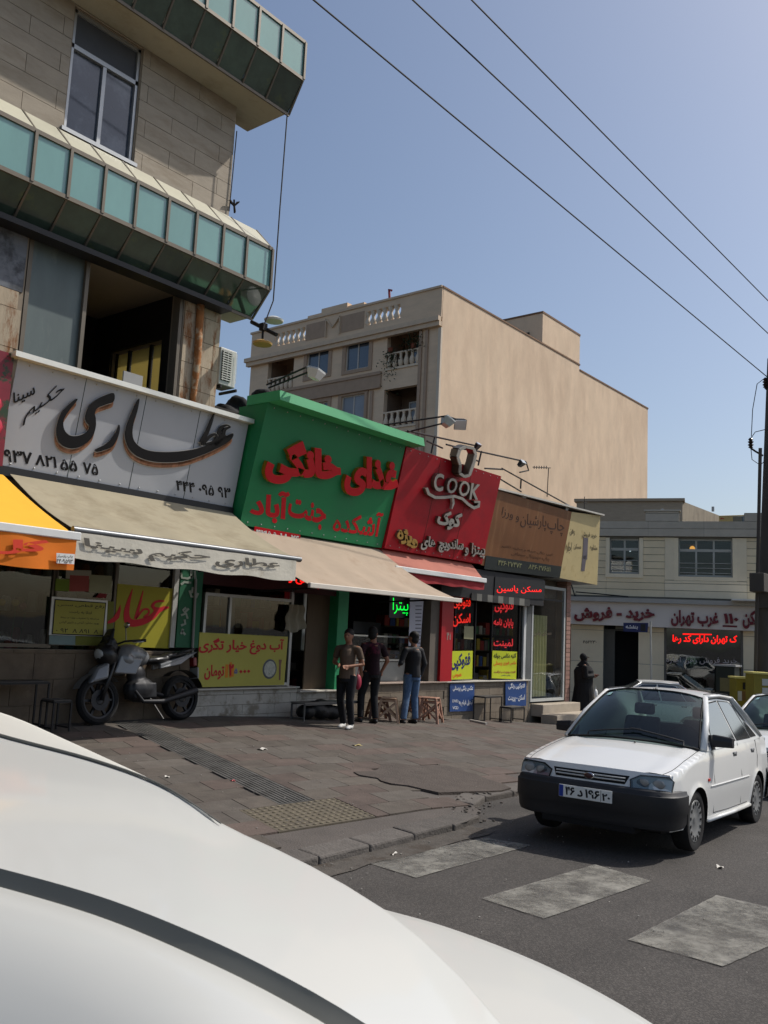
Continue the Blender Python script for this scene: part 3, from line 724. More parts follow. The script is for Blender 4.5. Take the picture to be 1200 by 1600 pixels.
# green sign
plN=lean(375,801,10.95,423,627,10.5)
G2=[PP(375,801,plN),PP(597,872,plN),PP(629,697,plN),PP(423,627,plN)]
zb=(G2[0].z+G2[1].z)/2; zt=(G2[2].z+G2[3].z)/2; xl=(G2[0].x+G2[3].x)/2; xr=(G2[1].x+G2[2].x)/2
print('green',[tuple(round(c,2) for c in p) for p in G2])
def face(pl,xl,xr,zb,zt):
    yb=pl[0].y+(zb-pl[0].z)*(-pl[1].z/pl[1].y); yt=pl[0].y+(zt-pl[0].z)*(-pl[1].z/pl[1].y)
    return [Vector((xl,yb,zb)),Vector((xr,yb,zb)),Vector((xr,yt,zt)),Vector((xl,yt,zt))]
grn=mat('sign_green',(30,124,74),rough=.45,var=.14,c2=(40,116,76),fac2=(.5,.7),s2=1.2,scale=.8,stretch=(.3,1,1))
redl=mat('letter_red',(196,22,34),rough=.3,var=.05); gold=mat('letter_gold_side',(170,120,30),rough=.4,metal=.4,var=.2)
F2=face(plN,xl,xr,zb,zt)
s2=sign_box('shop_sign','tall green soup kitchen sign with raised red Persian letters','sign',*F2,11.2,grn,grn,plN)
MB().hexa([(xl-.02,F2[3].y-.30,zt),(xr+.22,F2[3].y-.30,zt),(xr+.22,11.0,zt),(xl-.02,11.0,zt),(xl-.02,F2[3].y-.27,zt+.165),(xr+.22,F2[3].y-.27,zt+.165),(xr+.22,11.0,zt+.165),(xl-.02,11.0,zt+.165)]).build('top_canopy',mat('canopy_green',(66,160,104),rough=.5,var=.06,scale=2),s2)
z5=zc(360,580,3.75)
def t5(s,q,m,**k): return tpx('lettering',s,z5(*q),plN,m,s2,**k)
def raised(fn,s,q,faces,side,d=.09,bold=.05):
    fn(s,q,side,bold=bold+.004,front=d-.012,depth=d-.014); fn(s,q,faces,bold=bold,front=d,depth=.01)
raised(t5,'خانگی',[(180,650),(628,680),(628,440),(190,372)],redl,gold,bold=.07)
raised(t5,'غذای',[(645,722),(965,745),(968,515),(655,485)],redl,gold,bold=.06)
t5('آباد',[(108,862),(335,905),(350,705),(125,700)],redl,bold=.04)
t5('جنت',[(330,880),(555,938),(562,780),(345,742)],redl,bold=.03)
t5('آشکده',[(598,935),(872,972),(900,828),(610,820)],redl,bold=.026)
s=[PP(x,y,plN)+plN[1]*.012 for x,y in z5((130,975),(403,1018),(408,958),(140,908))]
MB().slab(s,.01,plN[1]).build('number_plate',redl,s2); t5('۴۳۵۵ ۱۸ ۲۶',[(142,970),(398,1006),(402,965),(148,925)],white,ltr=True,bold=.03,front=.018,depth=.004)
# red sign COOK
plR=lean(599,862,10.95,631,699,10.5)
z6=zc(580,640,3.158)
zb=PP(756,882,plR).z; zt=(PP(781,741,plR).z+PP(631,699,plR).z)/2; xr3=(PP(756,882,plR).x+PP(781,741,plR).x)/2
print('red',zb,zt,xr,xr3,[tuple(round(c,2) for c in PP(x,y,plR)) for x,y in ((599,862),(756,882),(781,741),(631,699))])
redm=mat('sign_red',(172,18,34),rough=.42,var=.14,c2=(150,24,36),fac2=(.5,.7),s2=1.5,scale=.8)
F3=face(plR,xr+.02,xr3,zb,zt)
s3=sign_box('shop_sign','red pizza and sandwich sign with a chef hat outline and silver COOK letters','sign',*F3,YF+.3,redm,redm,plR)
chrome=mat('letter_chrome',(196,192,182),rough=.3,metal=.5,var=.15,scale=5); chs=mat('letter_chrome_side',(110,100,84),rough=.35,metal=.6,var=.3)
def t6(s,q,m,**k): return tpx('lettering',s,z6(*q),plR,m,s3,**k)
raised(t6,'COOK',[(288,400),(505,440),(520,365),(296,308)],chrome,chs,bold=-.005) if False else None
for ch,q in (('C',[(288,398),(335,402),(342,315),(296,308)]),('O',[(352,412),(400,408),(412,340),(362,330)]),('O',[(412,425),(462,424),(472,355),(422,345)]),('K',[(466,440),(508,442),(524,368),(478,358)])):
    t6(ch,q,chs,bold=.034,front=.09,depth=.08,ltr=True); t6(ch,q,chrome,bold=.022,front=.1,depth=.012,ltr=True)
def ring(pts,w):
    pts=pts+[pts[0],pts[1]]; return [z6(*ribbon([pts[i],pts[i+1]],[w,w])) for i in range(len(pts)-1)]
hat=[(400,308),(403,268),(390,228),(400,192),(430,178),(468,186),(480,215),(470,258),(448,318),(425,325)]
polypx('hat_outline',[q for q in ring(hat,13)],plR,chrome,s3,.2,.02); polypx('hat_outline_side',ring(hat,15),plR,chs,s3,.178,.16)
sw=ribbon([(256,384),(266,412),(298,430),(345,430),(392,424),(432,436),(462,464),(490,482),(512,474),(516,452),(492,452)],[12,14,14,14,13,13,13,14,14,12,10])
swc=[z6(*sw)]
polypx('swoosh',swc,plR,chrome,s3,.1,.02); polypx('swoosh_side',swc,plR,chs,s3,.078,.07)
polypx('swoosh_drop',[z6(*ribbon([(388,430),(392,460),(384,488)],[12,10,3]))],plR,chrome,s3,.08,.06)
def r6(s,q,d=.07,b=.03,f=chrome): t6(s,q,chs,bold=b+.004,front=d-.01,depth=d-.012); t6(s,q,f,bold=b,front=d,depth=.01)
r6('کوک',[(305,580),(420,600),(440,510),(325,492)],b=.05)
goldf=mat('letter_gold',(196,160,90),rough=.3,metal=.5,var=.2)
r6('ویژه',[(110,650),(212,690),(222,620),(125,570)],f=goldf,b=.05)
r6('های',[(230,690),(300,690),(308,625),(240,620)]); r6('ساندویچ',[(318,700),(440,715),(446,640),(328,632)]); r6('پیتزا و',[(448,725),(548,735),(552,665),(455,650)],b=.02)
# brown sign
plB=lean(757,887,11.0,779,760,10.65)
zb4=PP(874,903,plB).z; zt4=(PP(779,760,plB).z+PP(892,805,plB).z)/2; x4=(PP(874,903,plB).x+PP(892,805,plB).x)/2
print('brown',zb4,zt4,xr3,x4)
brn=mat('sign_brown',(128,84,50),rough=.5,var=.12,scale=1.5,c2=(158,118,80),fac2=(.55,.75),s2=1.4,stretch=(3,1,.3))
F4=face(plB,xr3+.04,x4,zb4,zt4)
s4=sign_box('shop_sign','faded brown print shop sign streaked by rain above the copy shop','sign',*F4,YF+.3,brn,dark,plB)
strip=[PP(x,y,plB)+plB[1]*.012 for x,y in ((756,889),(874,903),(877,885),(759,868))]
MB().slab(strip,.01,plB[1]).build('number_strip',mat('strip_dark',(44,50,48),rough=.5,var=.1),s4)
ink=mat('faded_ink',(70,44,30),rough=.6,var=.2,scale=8)
def t7(s,q,m,**k): return tpx('lettering',s,z6(*q),plB,m,s4,**k)
t7('چاپ',[(868,610),(950,630),(955,540),(872,530)],ink,bold=.0); t7('پارشیان',[(735,585),(862,600),(866,525),(740,510)],ink,bold=.0); t7('و ورزا',[(640,530),(728,560),(730,505),(650,480)],ink,bold=.0)
fi=mat('faint_ink',(104,66,40),rough=.6,var=.1)
t7('کپی رنگی سیاه و سفید تکثیر',[(640,680),(895,725),(897,708),(643,662)],fi,bold=.0); t7('چاپ دیجیتال صحافی',[(690,720),(880,752),(882,728),(693,700)],fi,bold=.0)
yl=mat('faded_yellow_ink',(150,150,110),rough=.6,var=.1)
t7('۴۴۶۰۲۷۴۷۲',[(622,766),(738,782),(741,758),(625,742)],yl,ltr=True,bold=.01,front=.02); t7('۸۴۶۰۲۷۶۵۱',[(772,785),(880,800),(882,776),(775,762)],yl,ltr=True,bold=.01,front=.02)
# cream sign
crm=mat('sign_cream',(212,192,140),rough=.5,var=.08,scale=1.5,c2=(170,138,76),fac2=(.58,.75),s2=1.8)
c=[F4[1]+Vector((.01,0,0)),PP(933,914,plB),PP(938,806,plB),F4[2]+Vector((.01,0,0))]
nrm=(c[1]-c[0]).cross(c[3]-c[0]).normalized()
if nrm.y>0: nrm=-nrm
plC=((c[0]+c[2])/2,nrm)
s5=sign_box('shop_sign','weathered cream estate shop sign at the end of the row','sign',*c,YF+.3,crm,alu,plC)
dki=mat('dark_ink',(80,70,56),rough=.6,var=.2)
for s,q in (('خرید فروش',[(1040,630),(1112,640),(1112,610),(1040,600)]),('رهن',[(980,620),(1004,624),(1004,590),(980,588)]),('اجاره',[(958,705),(985,715),(990,655),(962,650)]),('مسکن',[(1000,690),(1035,694),(1035,664),(1000,660)]),('مشاوره',[(1080,695),(1115,700),(1115,668),(1080,664)])):
    tpx('lettering',s,z6(*q),plC,dki,s5,bold=0,depth=.002,front=.005)
for q in ([(1042,735),(1065,740),(1070,635),(1047,630)],[(1035,795),(1052,797),(1062,720),(1042,720)]):
    MB().slab([PP(x,y,plC)+plC[1]*.006 for x,y in z6(*q)],.005,plC[1]).build('printed_bar',mat('printed_grey',(110,104,110),rough=.6),s5)
mb=MB(); a=F4[3]; b=c[2]
mb.hexa([(a.x,a.y-.05,zt4+.01),(b.x+.1,b.y-.08,b.z+.01),(b.x+.1,YF+.4,b.z+.01),(a.x,YF+.4,zt4+.01),(a.x,a.y-.05,zt4+.05),(b.x+.1,b.y-.08,b.z+.05),(b.x+.1,YF+.4,b.z+.05),(a.x,YF+.4,zt4+.05)])
mb.build('top_cap',mat('cap_tin',(190,186,176),rough=.5,metal=.3,var=.15),s5)
# ------------------------------------------------------------------ awnings
def fabric(name,c,m,parent,sag=.05,nu=16,nv=10,th=.006,ripple=0):
    bl,br,tr,tl=c
    f=lambda u,v:(bl*(1-u)+br*u)*(1-v)+(tl*(1-u)+tr*u)*v-Vector((0,0,sag*math.sin(math.pi*v)*(1+.25*math.sin(u*9))))+Vector((0,0,ripple*math.sin(u*31)*(1-v)))
    mb=MB(); mb.grid(f,nu,nv); g=lambda u,v:f(u,v)-Vector((0,0,th)); mb.grid(g,nu,nv,True); return mb.build(name,m,parent,smooth=True)
cnv=mat('awning_beige',(158,148,124),rough=.9,var=.1,scale=1.2,bump=.15,bscale=8,c2=(132,120,96),fac2=(.52,.72),s2=1.)
cnp=mat('awning_peach',(172,154,134),rough=.9,var=.1,scale=1.2,bump=.15,bscale=8,c2=(156,134,112),fac2=(.52,.72),s2=1.1)
yel=mat('awning_yellow',(236,176,48),rough=.8,var=.06,scale=1.2,bump=.1,bscale=8)
org=mat('valance_orange',(226,120,26),rough=.8,var=.08,scale=2)
val=mat('valance_white',(206,200,184),rough=.9,var=.08,scale=3,bump=.3,bscale=14,c2=(160,146,120),fac2=(.56,.75),s2=2.2)
def valance(pts,drop,m,parent,y0,amp=.0015):
    a,b=pts; mb=MB()
    f=lambda u,v:a*(1-u)+b*u+Vector((0,amp*math.sin(u*40+v*2)+amp*.8*math.sin(u*17)*(1-v)+y0,-drop*(1-v)-.012*math.sin(u*23)*(1-v)))
    mb.grid(f,90,5); mb.grid(lambda u,v:f(u,v)+Vector((0,.004,0)),90,5,True); return mb.build('valance',m,parent,smooth=True)
Y1=9.25
a1=thing('awning','beige canvas awning with a white lettered valance under the grey sign','awning',(6,YF,2.9))
BL=PY(117,830,Y1); BR=PY(467,872,Y1); TL=PY(16,738,11.1); TR=PY(363,795,11.1)
BL=Vector((BL.x,Y1,(BL.z+BR.z)/2)); BR=Vector((BR.x,Y1,BL.z)); TLz=G[1].z-.1
print('awn1',BL,BR,TL,TR,TLz)
fabric('awning_fabric',[BL,BR,Vector((TR.x,11.1,TLz)),Vector((TL.x,11.1,TLz))],cnv,a1,.06,ripple=.012,nu=90)
MB().tube([BL+Vector((-.03,0,-.0)),BR+Vector((.03,0,-.0))],.04,10).build('front_bar',mat('bar_grey',(120,122,124),rough=.4,metal=.5,var=.1),a1,smooth=40)
vl=valance([BL+Vector((0,-.03,-.03)),BR+Vector((-.08,-.03,-.03))],.3,val,a1,0)
for xx in (BL.x+.15,BR.x-.25): MB().bar((xx,11.2,TLz-1.0),(xx,Y1+.05,BL.z-.02),.03,.03).build('support_arm',dark,a1)
z1=zc(0,740,3.0)
gy=mat('valance_ink',(92,88,80),rough=.8,var=.15,scale=8)
plV=YP(Y1-.05)
tpx('lettering','عطاری',zc(280,860,3.75)((210,98),(590,108),(590,62),(210,25)),plV,gy,a1,bold=.035,depth=.001,front=.005)
tpx('lettering','حکیم',z1((695,410),(985,418),(985,368),(695,352)),plV,gy,a1,bold=.035,depth=.001,front=.005)
tpx('lettering','سینا',z1((392,350),(668,390),(668,340),(392,300)),plV,gy,a1,bold=.035,depth=.001,front=.005)
# yellow awning of the florist
a0=thing('awning','bright yellow awning with orange valance at the florist on the far left','awning',(3,YF,2.9))
Y0a=9.1
p1=PY(120,838,Y0a); zz=p1.z; pL=Vector((p1.x-5,Y0a,zz))
tr0=PY(5,742,11.0); 
fabric('awning_fabric',[pL,Vector((p1.x,Y0a,zz)),Vector((tr0.x,11.0,tr0.z)),Vector((tr0.x-5,11.0,tr0.z))],yel,a0,.03)
MB().box(pL.x,p1.x+.03,Y0a-.05,Y0a+.02,zz-.05,zz+.045).build('front_bar',white,a0,bevel=.01)
valance([pL+Vector((0,-.03,-.04)),Vector((p1.x-.02,Y0a-.03,zz-.04))],.36,org,a0,0,.008)
ro=mat('ink_red_orange',(214,60,34),rough=.6,var=.05)
tpx('lettering','کل',z1((-60,375),(215,382),(232,312),(-60,305)),YP(Y0a-.05),ro,a0,bold=.06,depth=.001,front=.008)
MB().slab([PP(x,y,YP(Y0a-.055))+Vector((0,-.012,0)) for x,y in z1((262,420),(345,425),(348,378),(262,372))],.003,Vector((0,-1,0))).build('label_patch',white,a0)
for q,s in (([(266,395),(342,398),(342,382),(266,378)],'چاپ پارسیان'),([(266,418),(342,421),(342,402),(266,399)],'۴۴۰۹۵۹۳')): tpx('lettering',s,z1(*q),YP(Y0a-.069),dki,a0,bold=.01,depth=0,front=.001)
# awning 2
Y2=9.6
a2=thing('awning','peach canvas awning with white front rail under the green sign','awning',(13,YF,2.7))
BR2=PY(718,934,Y2); BL2=PY(505,918,Y2); zf_=(BR2.z+BL2.z)/2; BL2x=BL2.x-.35
b=[Vector((BL2x,Y2,zf_)),Vector((BR2.x,Y2,zf_)),Vector((xr+.0,F2[0].y+.05,F2[0].z-.03)),Vector((xl-.02,F2[0].y+.05,F2[0].z-.03))]
fabric('awning_fabric',b,cnp,a2,.09,ripple=.014,nu=80)
MB().box(BL2x,BR2.x+.02,Y2-.05,Y2+.01,zf_-.06,zf_+.02).build('front_rail',mat('rail_white',(214,206,192),rough=.5,var=.06),a2,bevel=.008)
for xx in (BL2x+.4,BR2.x-.5): MB().bar((xx,11.2,zf_-.1),(xx,Y2+.05,zf_-.03),.03,.03).build('support_arm',dark,a2)
for px,py,w in ((418,912,.16),(0,0,0)): pass
# awning 3 (folded in)
a3=thing('awning','short pink awning with white rail rolled in under the red sign','awning',(15.5,YF,3))
zr_=F3[0].z; y3=F3[0].y-.25
z3=PY(690,898,y3).z; x30=xr+.03; x31=PY(757,900,y3).x
pk=mat('awning_pink',(178,112,96),rough=.9,var=.1,scale=2); rdv=mat('valance_red',(160,44,48),rough=.8,var=.1)
fabric('awning_fabric',[Vector((x30,y3,z3)),Vector((x31,y3,z3)),Vector((x31,F3[0].y+.1,zr_-.02)),Vector((x30,F3[0].y+.1,zr_-.02))],pk,a3,.0)
MB().box(x30,x31+.03,y3-.05,y3+.03,z3-.05,z3+.05).build('front_rail',white,a3,bevel=.01)
valance([Vector((x30,y3,z3-.05)),Vector((x31,y3,z3-.05))],.16,rdv,a3,0,.004)
# ------------------------------------------------------------------ shop row
XE=PY(890,1000,YF).x
row=thing('shop_row','single storey row of small shops with stone plinths and glass fronts','building',(XC,YF,.3))
roofm=mat('roof_felt',(70,66,62),rough=.95,var=.2)
ZL=3.75   # lintel height above which sign carcasses hide the wall
zt_g=F2[3].z-.1
mb=MB()
mb.box(XC,xr,YF+.3,YF+.6,ZL,zt_g); mb.box(xr,XE,YF+.3,YF+.6,ZL-.7,F4[2].z-.15); mb.box(-9,XC,YF+.02,YF+.3,3.2,3.6)
mb.box(XE-.25,XE,YF+.3,YF+5.2,-.6,F4[2].z-.2)
mb.build('wall',mat('rough_render',(120,112,100),rough=.95,var=.15,c2=(84,78,70),fac2=(.5,.65)),row)
MB().box(-9,XE-.3,YF+4.9,YF+5.2,-.4,4.05).build('back_wall',mat('back_wall_dim',(62,56,50),rough=.9,var=.2),row)  # darker than the other walls: indoor gloom is put into its colour
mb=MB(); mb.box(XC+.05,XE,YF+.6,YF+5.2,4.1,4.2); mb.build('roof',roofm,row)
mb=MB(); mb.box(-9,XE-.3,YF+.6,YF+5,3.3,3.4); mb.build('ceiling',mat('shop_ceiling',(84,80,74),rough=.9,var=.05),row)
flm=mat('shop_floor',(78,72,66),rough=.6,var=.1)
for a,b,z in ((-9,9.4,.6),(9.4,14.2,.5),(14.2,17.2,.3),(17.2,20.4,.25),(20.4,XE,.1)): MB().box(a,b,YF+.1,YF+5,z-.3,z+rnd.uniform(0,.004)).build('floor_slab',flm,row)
def fx(px,py,Y=YF): return PY(px,py,Y).x
def fz(px,py,Y=YF): return PY(px,py,Y).z
def panel(name,px0,px1,py0,py1,m,parent=None,y=YF,th=.05,bev=0):
    """upright slab on the shop front; px0/px1 read at mid height, py0 top, py1 bottom"""
    pm=(py0+py1)/2; x0=fx(px0,pm,y);x1=fx(px1,pm,y);xm=(px0+px1)/2
    z1=fz(xm,py0,y);z0=fz(xm,py1,y)
    return MB().box(x0,x1,y,y+th,z0,z1).build(name,m,parent or row,bevel=bev)
# plinths
pl1=mat('plinth_stone',(128,116,100),rough=.85,var=.15,scale=3,bump=.2,c2=(112,100,86),fac2=(.5,.68),s2=2,rand=.06)
pl2=mat('plinth_marble',(188,182,170),rough=.7,var=.12,scale=3,c2=(140,130,114),fac2=(.5,.62),s2=2.5,rand=.06,bump=.15)
def plinth(px0,px1,pytop,m,w,h,ycut=.0,cap=True,capm=None):
    pm=(px0+px1)/2; x0=fx(px0,pytop+20);x1=fx(px1,pytop+20);z1=fz(pm,pytop)
    zb=min(zfac(x0),zfac(x1))-.1
    pb=MB().box(x0,x1,YF-.0,YF+.3,zb-.2,z1-.03).build('plinth',joint,row)
    clad(x0,x1,zb,z1-.035,w,h,m,pb,y=YF-.001,th=.02)
    if cap: MB().box(x0,x1,YF-.09,YF+.3,z1-.03,z1).build('plinth_cap',capm or mat('cap_stone',(196,190,178),rough=.7,var=.1),pb,bevel=.005)
    return x0,x1,z1
plinth(-260,296,1010,mat('plinth_brownish',(112,98,82),rough=.85,var=.18,scale=3,bump=.2,c2=(92,80,68),fac2=(.5,.68),s2=2,rand=.06),.62,.35,cap=False)
plinth(296,462,1074,pl2,.75,.17)
plinth(462,530,1078,pl2,.8,.22)
plinth(530,693,1066,pl1,.62,.17,capm=mat('cap_pinkish',(170,152,138),rough=.8,var=.12))
plinth(693,824,1063,pl1,.62,.2)
ps=plinth(824,890,1098,pl1,.6,.2,cap=False)
# steps of the estate shop
stp=mat('step_stone',(176,164,146),rough=.85,var=.12,bump=.2)
a=fx(826,1110,YF-.0)
zs=fz(855,1098); st=MB().box(fx(829,1105),fx(888,1105),YF-.35,YF+.0,zs-.3,zs).build('step',stp,row,bevel=.01)
MB().box(fx(829,1105)-.1,fx(888,1105)+.45,YF-.8,YF-.352,zs-.6,zs-.22).build('step',stp,row,bevel=.01)
# --- left: florist and herb shop
wgl=glass('shop_glass',(226,230,228),.9)
panel('door_frame',-60,-56,880,1110,bronze)
def window(pxs,py0,py1,fm=alu,y=YF+.02,g=wgl,fw=.05,name='window'):
    pm=(py0+py1)/2; xsx=[fx(p,pm,y) for p in pxs]; z1=fz(pxs[0],py0,y); z0=fz((pxs[0]+pxs[-1])/2,py1,y)
    fr=MB(); fr.box(xsx[0],xsx[-1],y-.03,y+.03,z0,z0+fw); fr.box(xsx[0],xsx[-1],y-.03,y+.03,z1-fw,z1)
    for i,xx in enumerate(xsx): fr.box(xx-fw/2,xx+fw/2,y-.032,y+.032,z0-.001*i,z1)
    w=fr.build(name,fm,row)
    for p,q in zip(xsx,xsx[1:]): MB().box(p+fw/2,q-fw/2,y-.004,y+.004,z0+fw,z1-fw).build('pane',g,w)
    return w,xsx,z0,z1
window((-250,-160,-20,82),850,1009,fm=bronze)
window((84,178,276),860,1010,fm=bronze)
# things in the herb shop
shelf=mat('shelf_wood',(92,74,54),rough=.7,var=.15); jarc=[mat('jar_%s'%n,c,rough=.4,var=.1) for n,c in (('tan',(150,110,60)),('green',(80,100,50)),('rust',(140,60,30)),('white',(180,180,170)),('teal',(60,110,110)))]
for k in range(4):
    sh=MB().box(1.5,9.0,YF+1.2,YF+1.6,1.4+k*.55,1.43+k*.55).build('shelf',shelf,row)
    for i in range(34):
        x=1.6+i*.215+rnd.uniform(-.03,.03); h=rnd.uniform(.18,.36); MB().lathe([(.07,0),(.075,.02),(.075,h-.05),(.05,h),(.0001,h)],8,(x,YF+1.35,1.431+k*.55)).build('jar',rnd.choice(jarc),sh,smooth=40)
def board(name,label,cat,px,pl,m,th=.012,group=None,front=0.,bev=0):
    c=[PP(x,y,pl)+pl[1]*front for x,y in px]
    root=thing(name,label,cat,sum(c,Vector((0,0,0)))/4,group)
    MB().slab(c,th,pl[1]).build('sheet',m,root); return root
pw=YP(YF-.02)
pyel=mat('poster_yellow',(158,150,34),rough=.6,var=.05,scale=2); pred=mat('poster_red',(196,24,40),rough=.6,var=.04); pblk=mat('poster_black',(26,26,30),rough=.6,var=0)
z8=zc(0,860,3.75)
ap=board('window_poster','yellow poster with large red herb shop lettering in the shop window behind the motorcycle','poster',z8((665,560),(990,575),(1022,225),(690,195)),pw,pyel)
board('window_poster','olive paper sheet between the white notice and the yellow herb poster','poster',z8((440,555),(662,560),(668,300),(455,290)),YP(YF-.016),mat('poster_olive',(112,114,44),rough=.7,var=.1),group='papers stuck in the herb shop window')
Pa=[(772,230),(750,280),(728,345),(724,400),(738,435),(775,448),(820,442),(870,422),(912,392),(938,362),(990,335),(965,326),(935,334),(905,328),(915,308),(960,300),(958,293),(925,290),(895,305),(884,330),(900,352),(880,375),(850,392),(800,405),(768,400),(757,370),(762,310),(776,232)]
Pb=ribbon([(838,236),(822,300),(805,360),(792,402)],[4,14,18,16]); Pc=ribbon([(800,395),(835,350),(865,345),(872,365),(845,392)],[10,12,12,12,14]); Pd=[(705,318),(690,350),(665,390),(630,418),(630,430),(670,420),(697,395),(707,350)]
polypx('lettering',[z8(*q) for q in (Pa,Pb,Pc,Pd)],pw,pred,ap,.006,.004,True)
nt_=board('notice_board','white framed yellow notice with black printed lines in the herb shop window','notice',z8((288,495),(620,505),(632,295),(305,270)),YP(YF-.05),white,front=0)
pn=YP(YF-.055)
MB().slab([PP(x,y,pn)+Vector((0,-.002,0)) for x,y in z8((303,492),(605,503),(622,306),(320,284))],.004,pn[1]).build('border',pblk,nt_)
MB().slab([PP(x,y,pn)+Vector((0,-.005,0)) for x,y in z8((309,486),(600,496),(616,311),(326,291))],.004,pn[1]).build('printed_sheet',mat('notice_yellow',(164,158,74),rough=.7,var=.05),nt_)
for s,q in (('رفع قطعی سس',[(335,330),(608,345),(610,320),(338,308)]),('ابتلا به راحت',[(405,370),(535,378),(537,358),(407,350)]),('مراجعه با تخفیف ویژه و بیمه',[(352,398),(578,410),(580,396),(354,384)]),('بهبود مشاوره گیاهی و داروی گیاهی',[(345,428),(578,436),(580,420),(348,410)]),('۰ ۹۲  ۸ ۸۹۱  ۸',[(325,480),(572,488),(575,465),(328,455)])):
    tpx('lettering',s,z8(*q),pn,pblk,nt_,depth=0,front=.0065,bold=.01,ltr=s[0].isdigit() or s[0]=='۰')
for lab,q,c in (('cream paper sheet stuck high in the herb shop window','520,245 650,250 655,150 527,142',(150,150,120)),('pink printed card stuck beside the cream sheet in the herb window','405,240 520,240 522,150 410,145',(150,70,64)),('small green card at the left of the pink card in the herb window','322,235 405,240 408,170 328,165',(110,130,40)),('small white card above the pink card in the herb window','385,165 535,170 535,118 388,112',(160,156,140)),('pale blue card under the white notice in the herb window','288,550 440,555 442,500 290,498',(120,140,140)),('dark red corner card right of the pink card in the herb window','560,275 620,280 628,255 585,250',(120,20,24))):
    pts=[tuple(float(v) for v in t.split(',')) for t in q.split()]
    board('window_card',lab,'card',z8(*pts),YP(YF-.03-.004*rnd.random()),mat('card_%d_%d'%(c[0],c[1]),c,rough=.7,var=.1),th=.004,group='papers stuck in the herb shop window')
# green pillar with paint marks, frame post, pipe
gp=mat('pillar_green',(34,96,66),rough=.6,var=.2,scale=3)
pil=panel('pillar',279,314,890,1012,gp,y=YF-.04,th=.2)
panel('window_post',270,277,880,1012,mat('post_white',(176,176,170),rough=.6,var=.1),y=YF-.05,th=.06)
gpl=YP(YF-.045); pw_=mat('paint_marks',(150,160,148),rough=.8,var=.2)
def mark(q,m=pw_): 
    pts=[tuple(float(v) for v in t.split(',')) for t in q.split()]
    polypx('paint_mark',[z8(*ribbon(pts,[13]*len(pts)))],gpl,m,pil,.004,.003)
for q in ('1060,130 1065,160 1100,165 1130,150','1120,115 1122,165','1140,120 1145,170','1060,200 1080,185 1120,190','1110,235 1120,270 1150,275 1160,250','1130,215 1125,250','1105,340 1080,365 1072,350 1090,335','1060,380 1090,370 1098,400','1060,440 1085,430 1080,405','1060,490 1072,460','1065,470 1085,495'): mark(q)
def vpipe(px0,py0,px1,py1,Y,r,m,name='conduit_pipe',label='vertical pale conduit pipe on the shop front',cat='pipe'):
    a=PY(px0,py0,Y); b=PY(px1,py1,Y); o=MB().tube([a,b],r,8).build(name,m,smooth=40); tag(o,label,cat); return o
vpipe(306,905,300,1030,YF-.07,.022,mat('pipe_grey',(140,140,136),rough=.6,var=.1),label='thin pale conduit pipe between green pillar and yellow cucumber yoghurt poster')
# --- soup kitchen
window((316,355,452),925,1072,fm=alu)
dr=panel('door',478,527,915,1076,mat('roller_curtain',(96,82,66),rough=.8,var=.1,stretch=(8,1,1)),y=YF+.16,th=.03)
panel('door_leaf',452,456,920,1074,alu,y=YF,th=.05); panel('lintel_dark',314,527,885,922,mat('lintel_maroon',(64,24,24),rough=.7,var=.15),y=YF-.0,th=.1)
lp=board('led_sign','dark dot board with glowing red letters hanging under the peach awning','led sign',[(447,905),(526,925),(526,888),(447,868)],YP(YF-.45),dark,th=.08)
ledr=mat('led_red',(60,0,0),rough=.6,var=0,emit=(255,24,20),es=1.6); ledg=mat('led_green',(0,60,10),rough=.6,var=0,emit=(10,255,70),es=1.3)
tpx('lettering','یم قنعی و',zc(280,860,3.75)((640,200),(852,232),(850,160),(640,130)),YP(YF-.45),ledr,lp,front=.006,depth=.003,bold=.02)
yp=board('price_poster','big yellow board advertising cold cucumber yoghurt with a bowl picture','poster',[(308,1074),(444,1070),(450,995),(312,988)],YP(YF-.04),mat('poster_pale_yellow',(186,178,84),rough=.6,var=.05),th=.02)
za=zc(280,860,3.75); yq=YP(YF-.04)
tpx('lettering','آب دوغ خیار تگری',za((112,615),(610,608),(615,520),(118,510)),yq,pred,yp,bold=.03,front=.004,depth=.003)
tpx('lettering','تومان',za((145,760),(262,755),(265,670),(150,670)),yq,pred,yp,bold=.03,front=.004,depth=.003)
tpx('lettering','۲',za((288,735),(318,735),(320,665),(290,665)),yq,pred,yp,bold=.05,front=.006,depth=.003,ltr=True)
for k,q in enumerate(((268,745,284,668),(292,745,304,655),(304,740,318,668))):
    MB().slab([PP(x,y,yq)+Vector((0,-.003-k*.0005,0)) for x,y in za((q[0],q[1]),(q[2],q[1]),(q[2]+4,q[3]),(q[0]+4,q[3]))],.003,yq[1]).build('printed_stroke',mat('poster_orange',(216,130,30),rough=.6,var=.05),yp)
tpx('lettering','۵',za((322,722),(340,722),(342,690),(324,690)),yq,mat('poster_blue',(90,90,170),rough=.6),yp,bold=.03,front=.004,depth=.003,ltr=True)
tpx('lettering','۰۰۰',za((350,722),(415,718),(417,698),(352,700)),yq,pred,yp,bold=.03,front=.004,depth=.003,ltr=True)
cb_=PP(*za((530,695))[0],yq); bw=MB(); bw.lathe([(.17,0),(.165,-.004),(.15,-.006),(.0001,-.006)],24,cb_+Vector((0,0,0)),'y')
bw.build('bowl_rim',mat('bowl_print',(96,100,104),rough=.6,var=.2),yp); MB().lathe([(.14,0),(.135,-.009),(.0001,-.009)],20,cb_,'y').build('bowl_food',mat('food_print',(190,192,180),rough=.7,var=.3,scale=25,c2=(90,120,60),fac2=(.6,.65),s2=20),yp)
polypx('spoon_print',[za(*ribbon([(592,640),(590,670),(588,760)],[18,10,8]))],yq,mat('spoon_print',(130,90,80),rough=.6),yp,.005,.003)
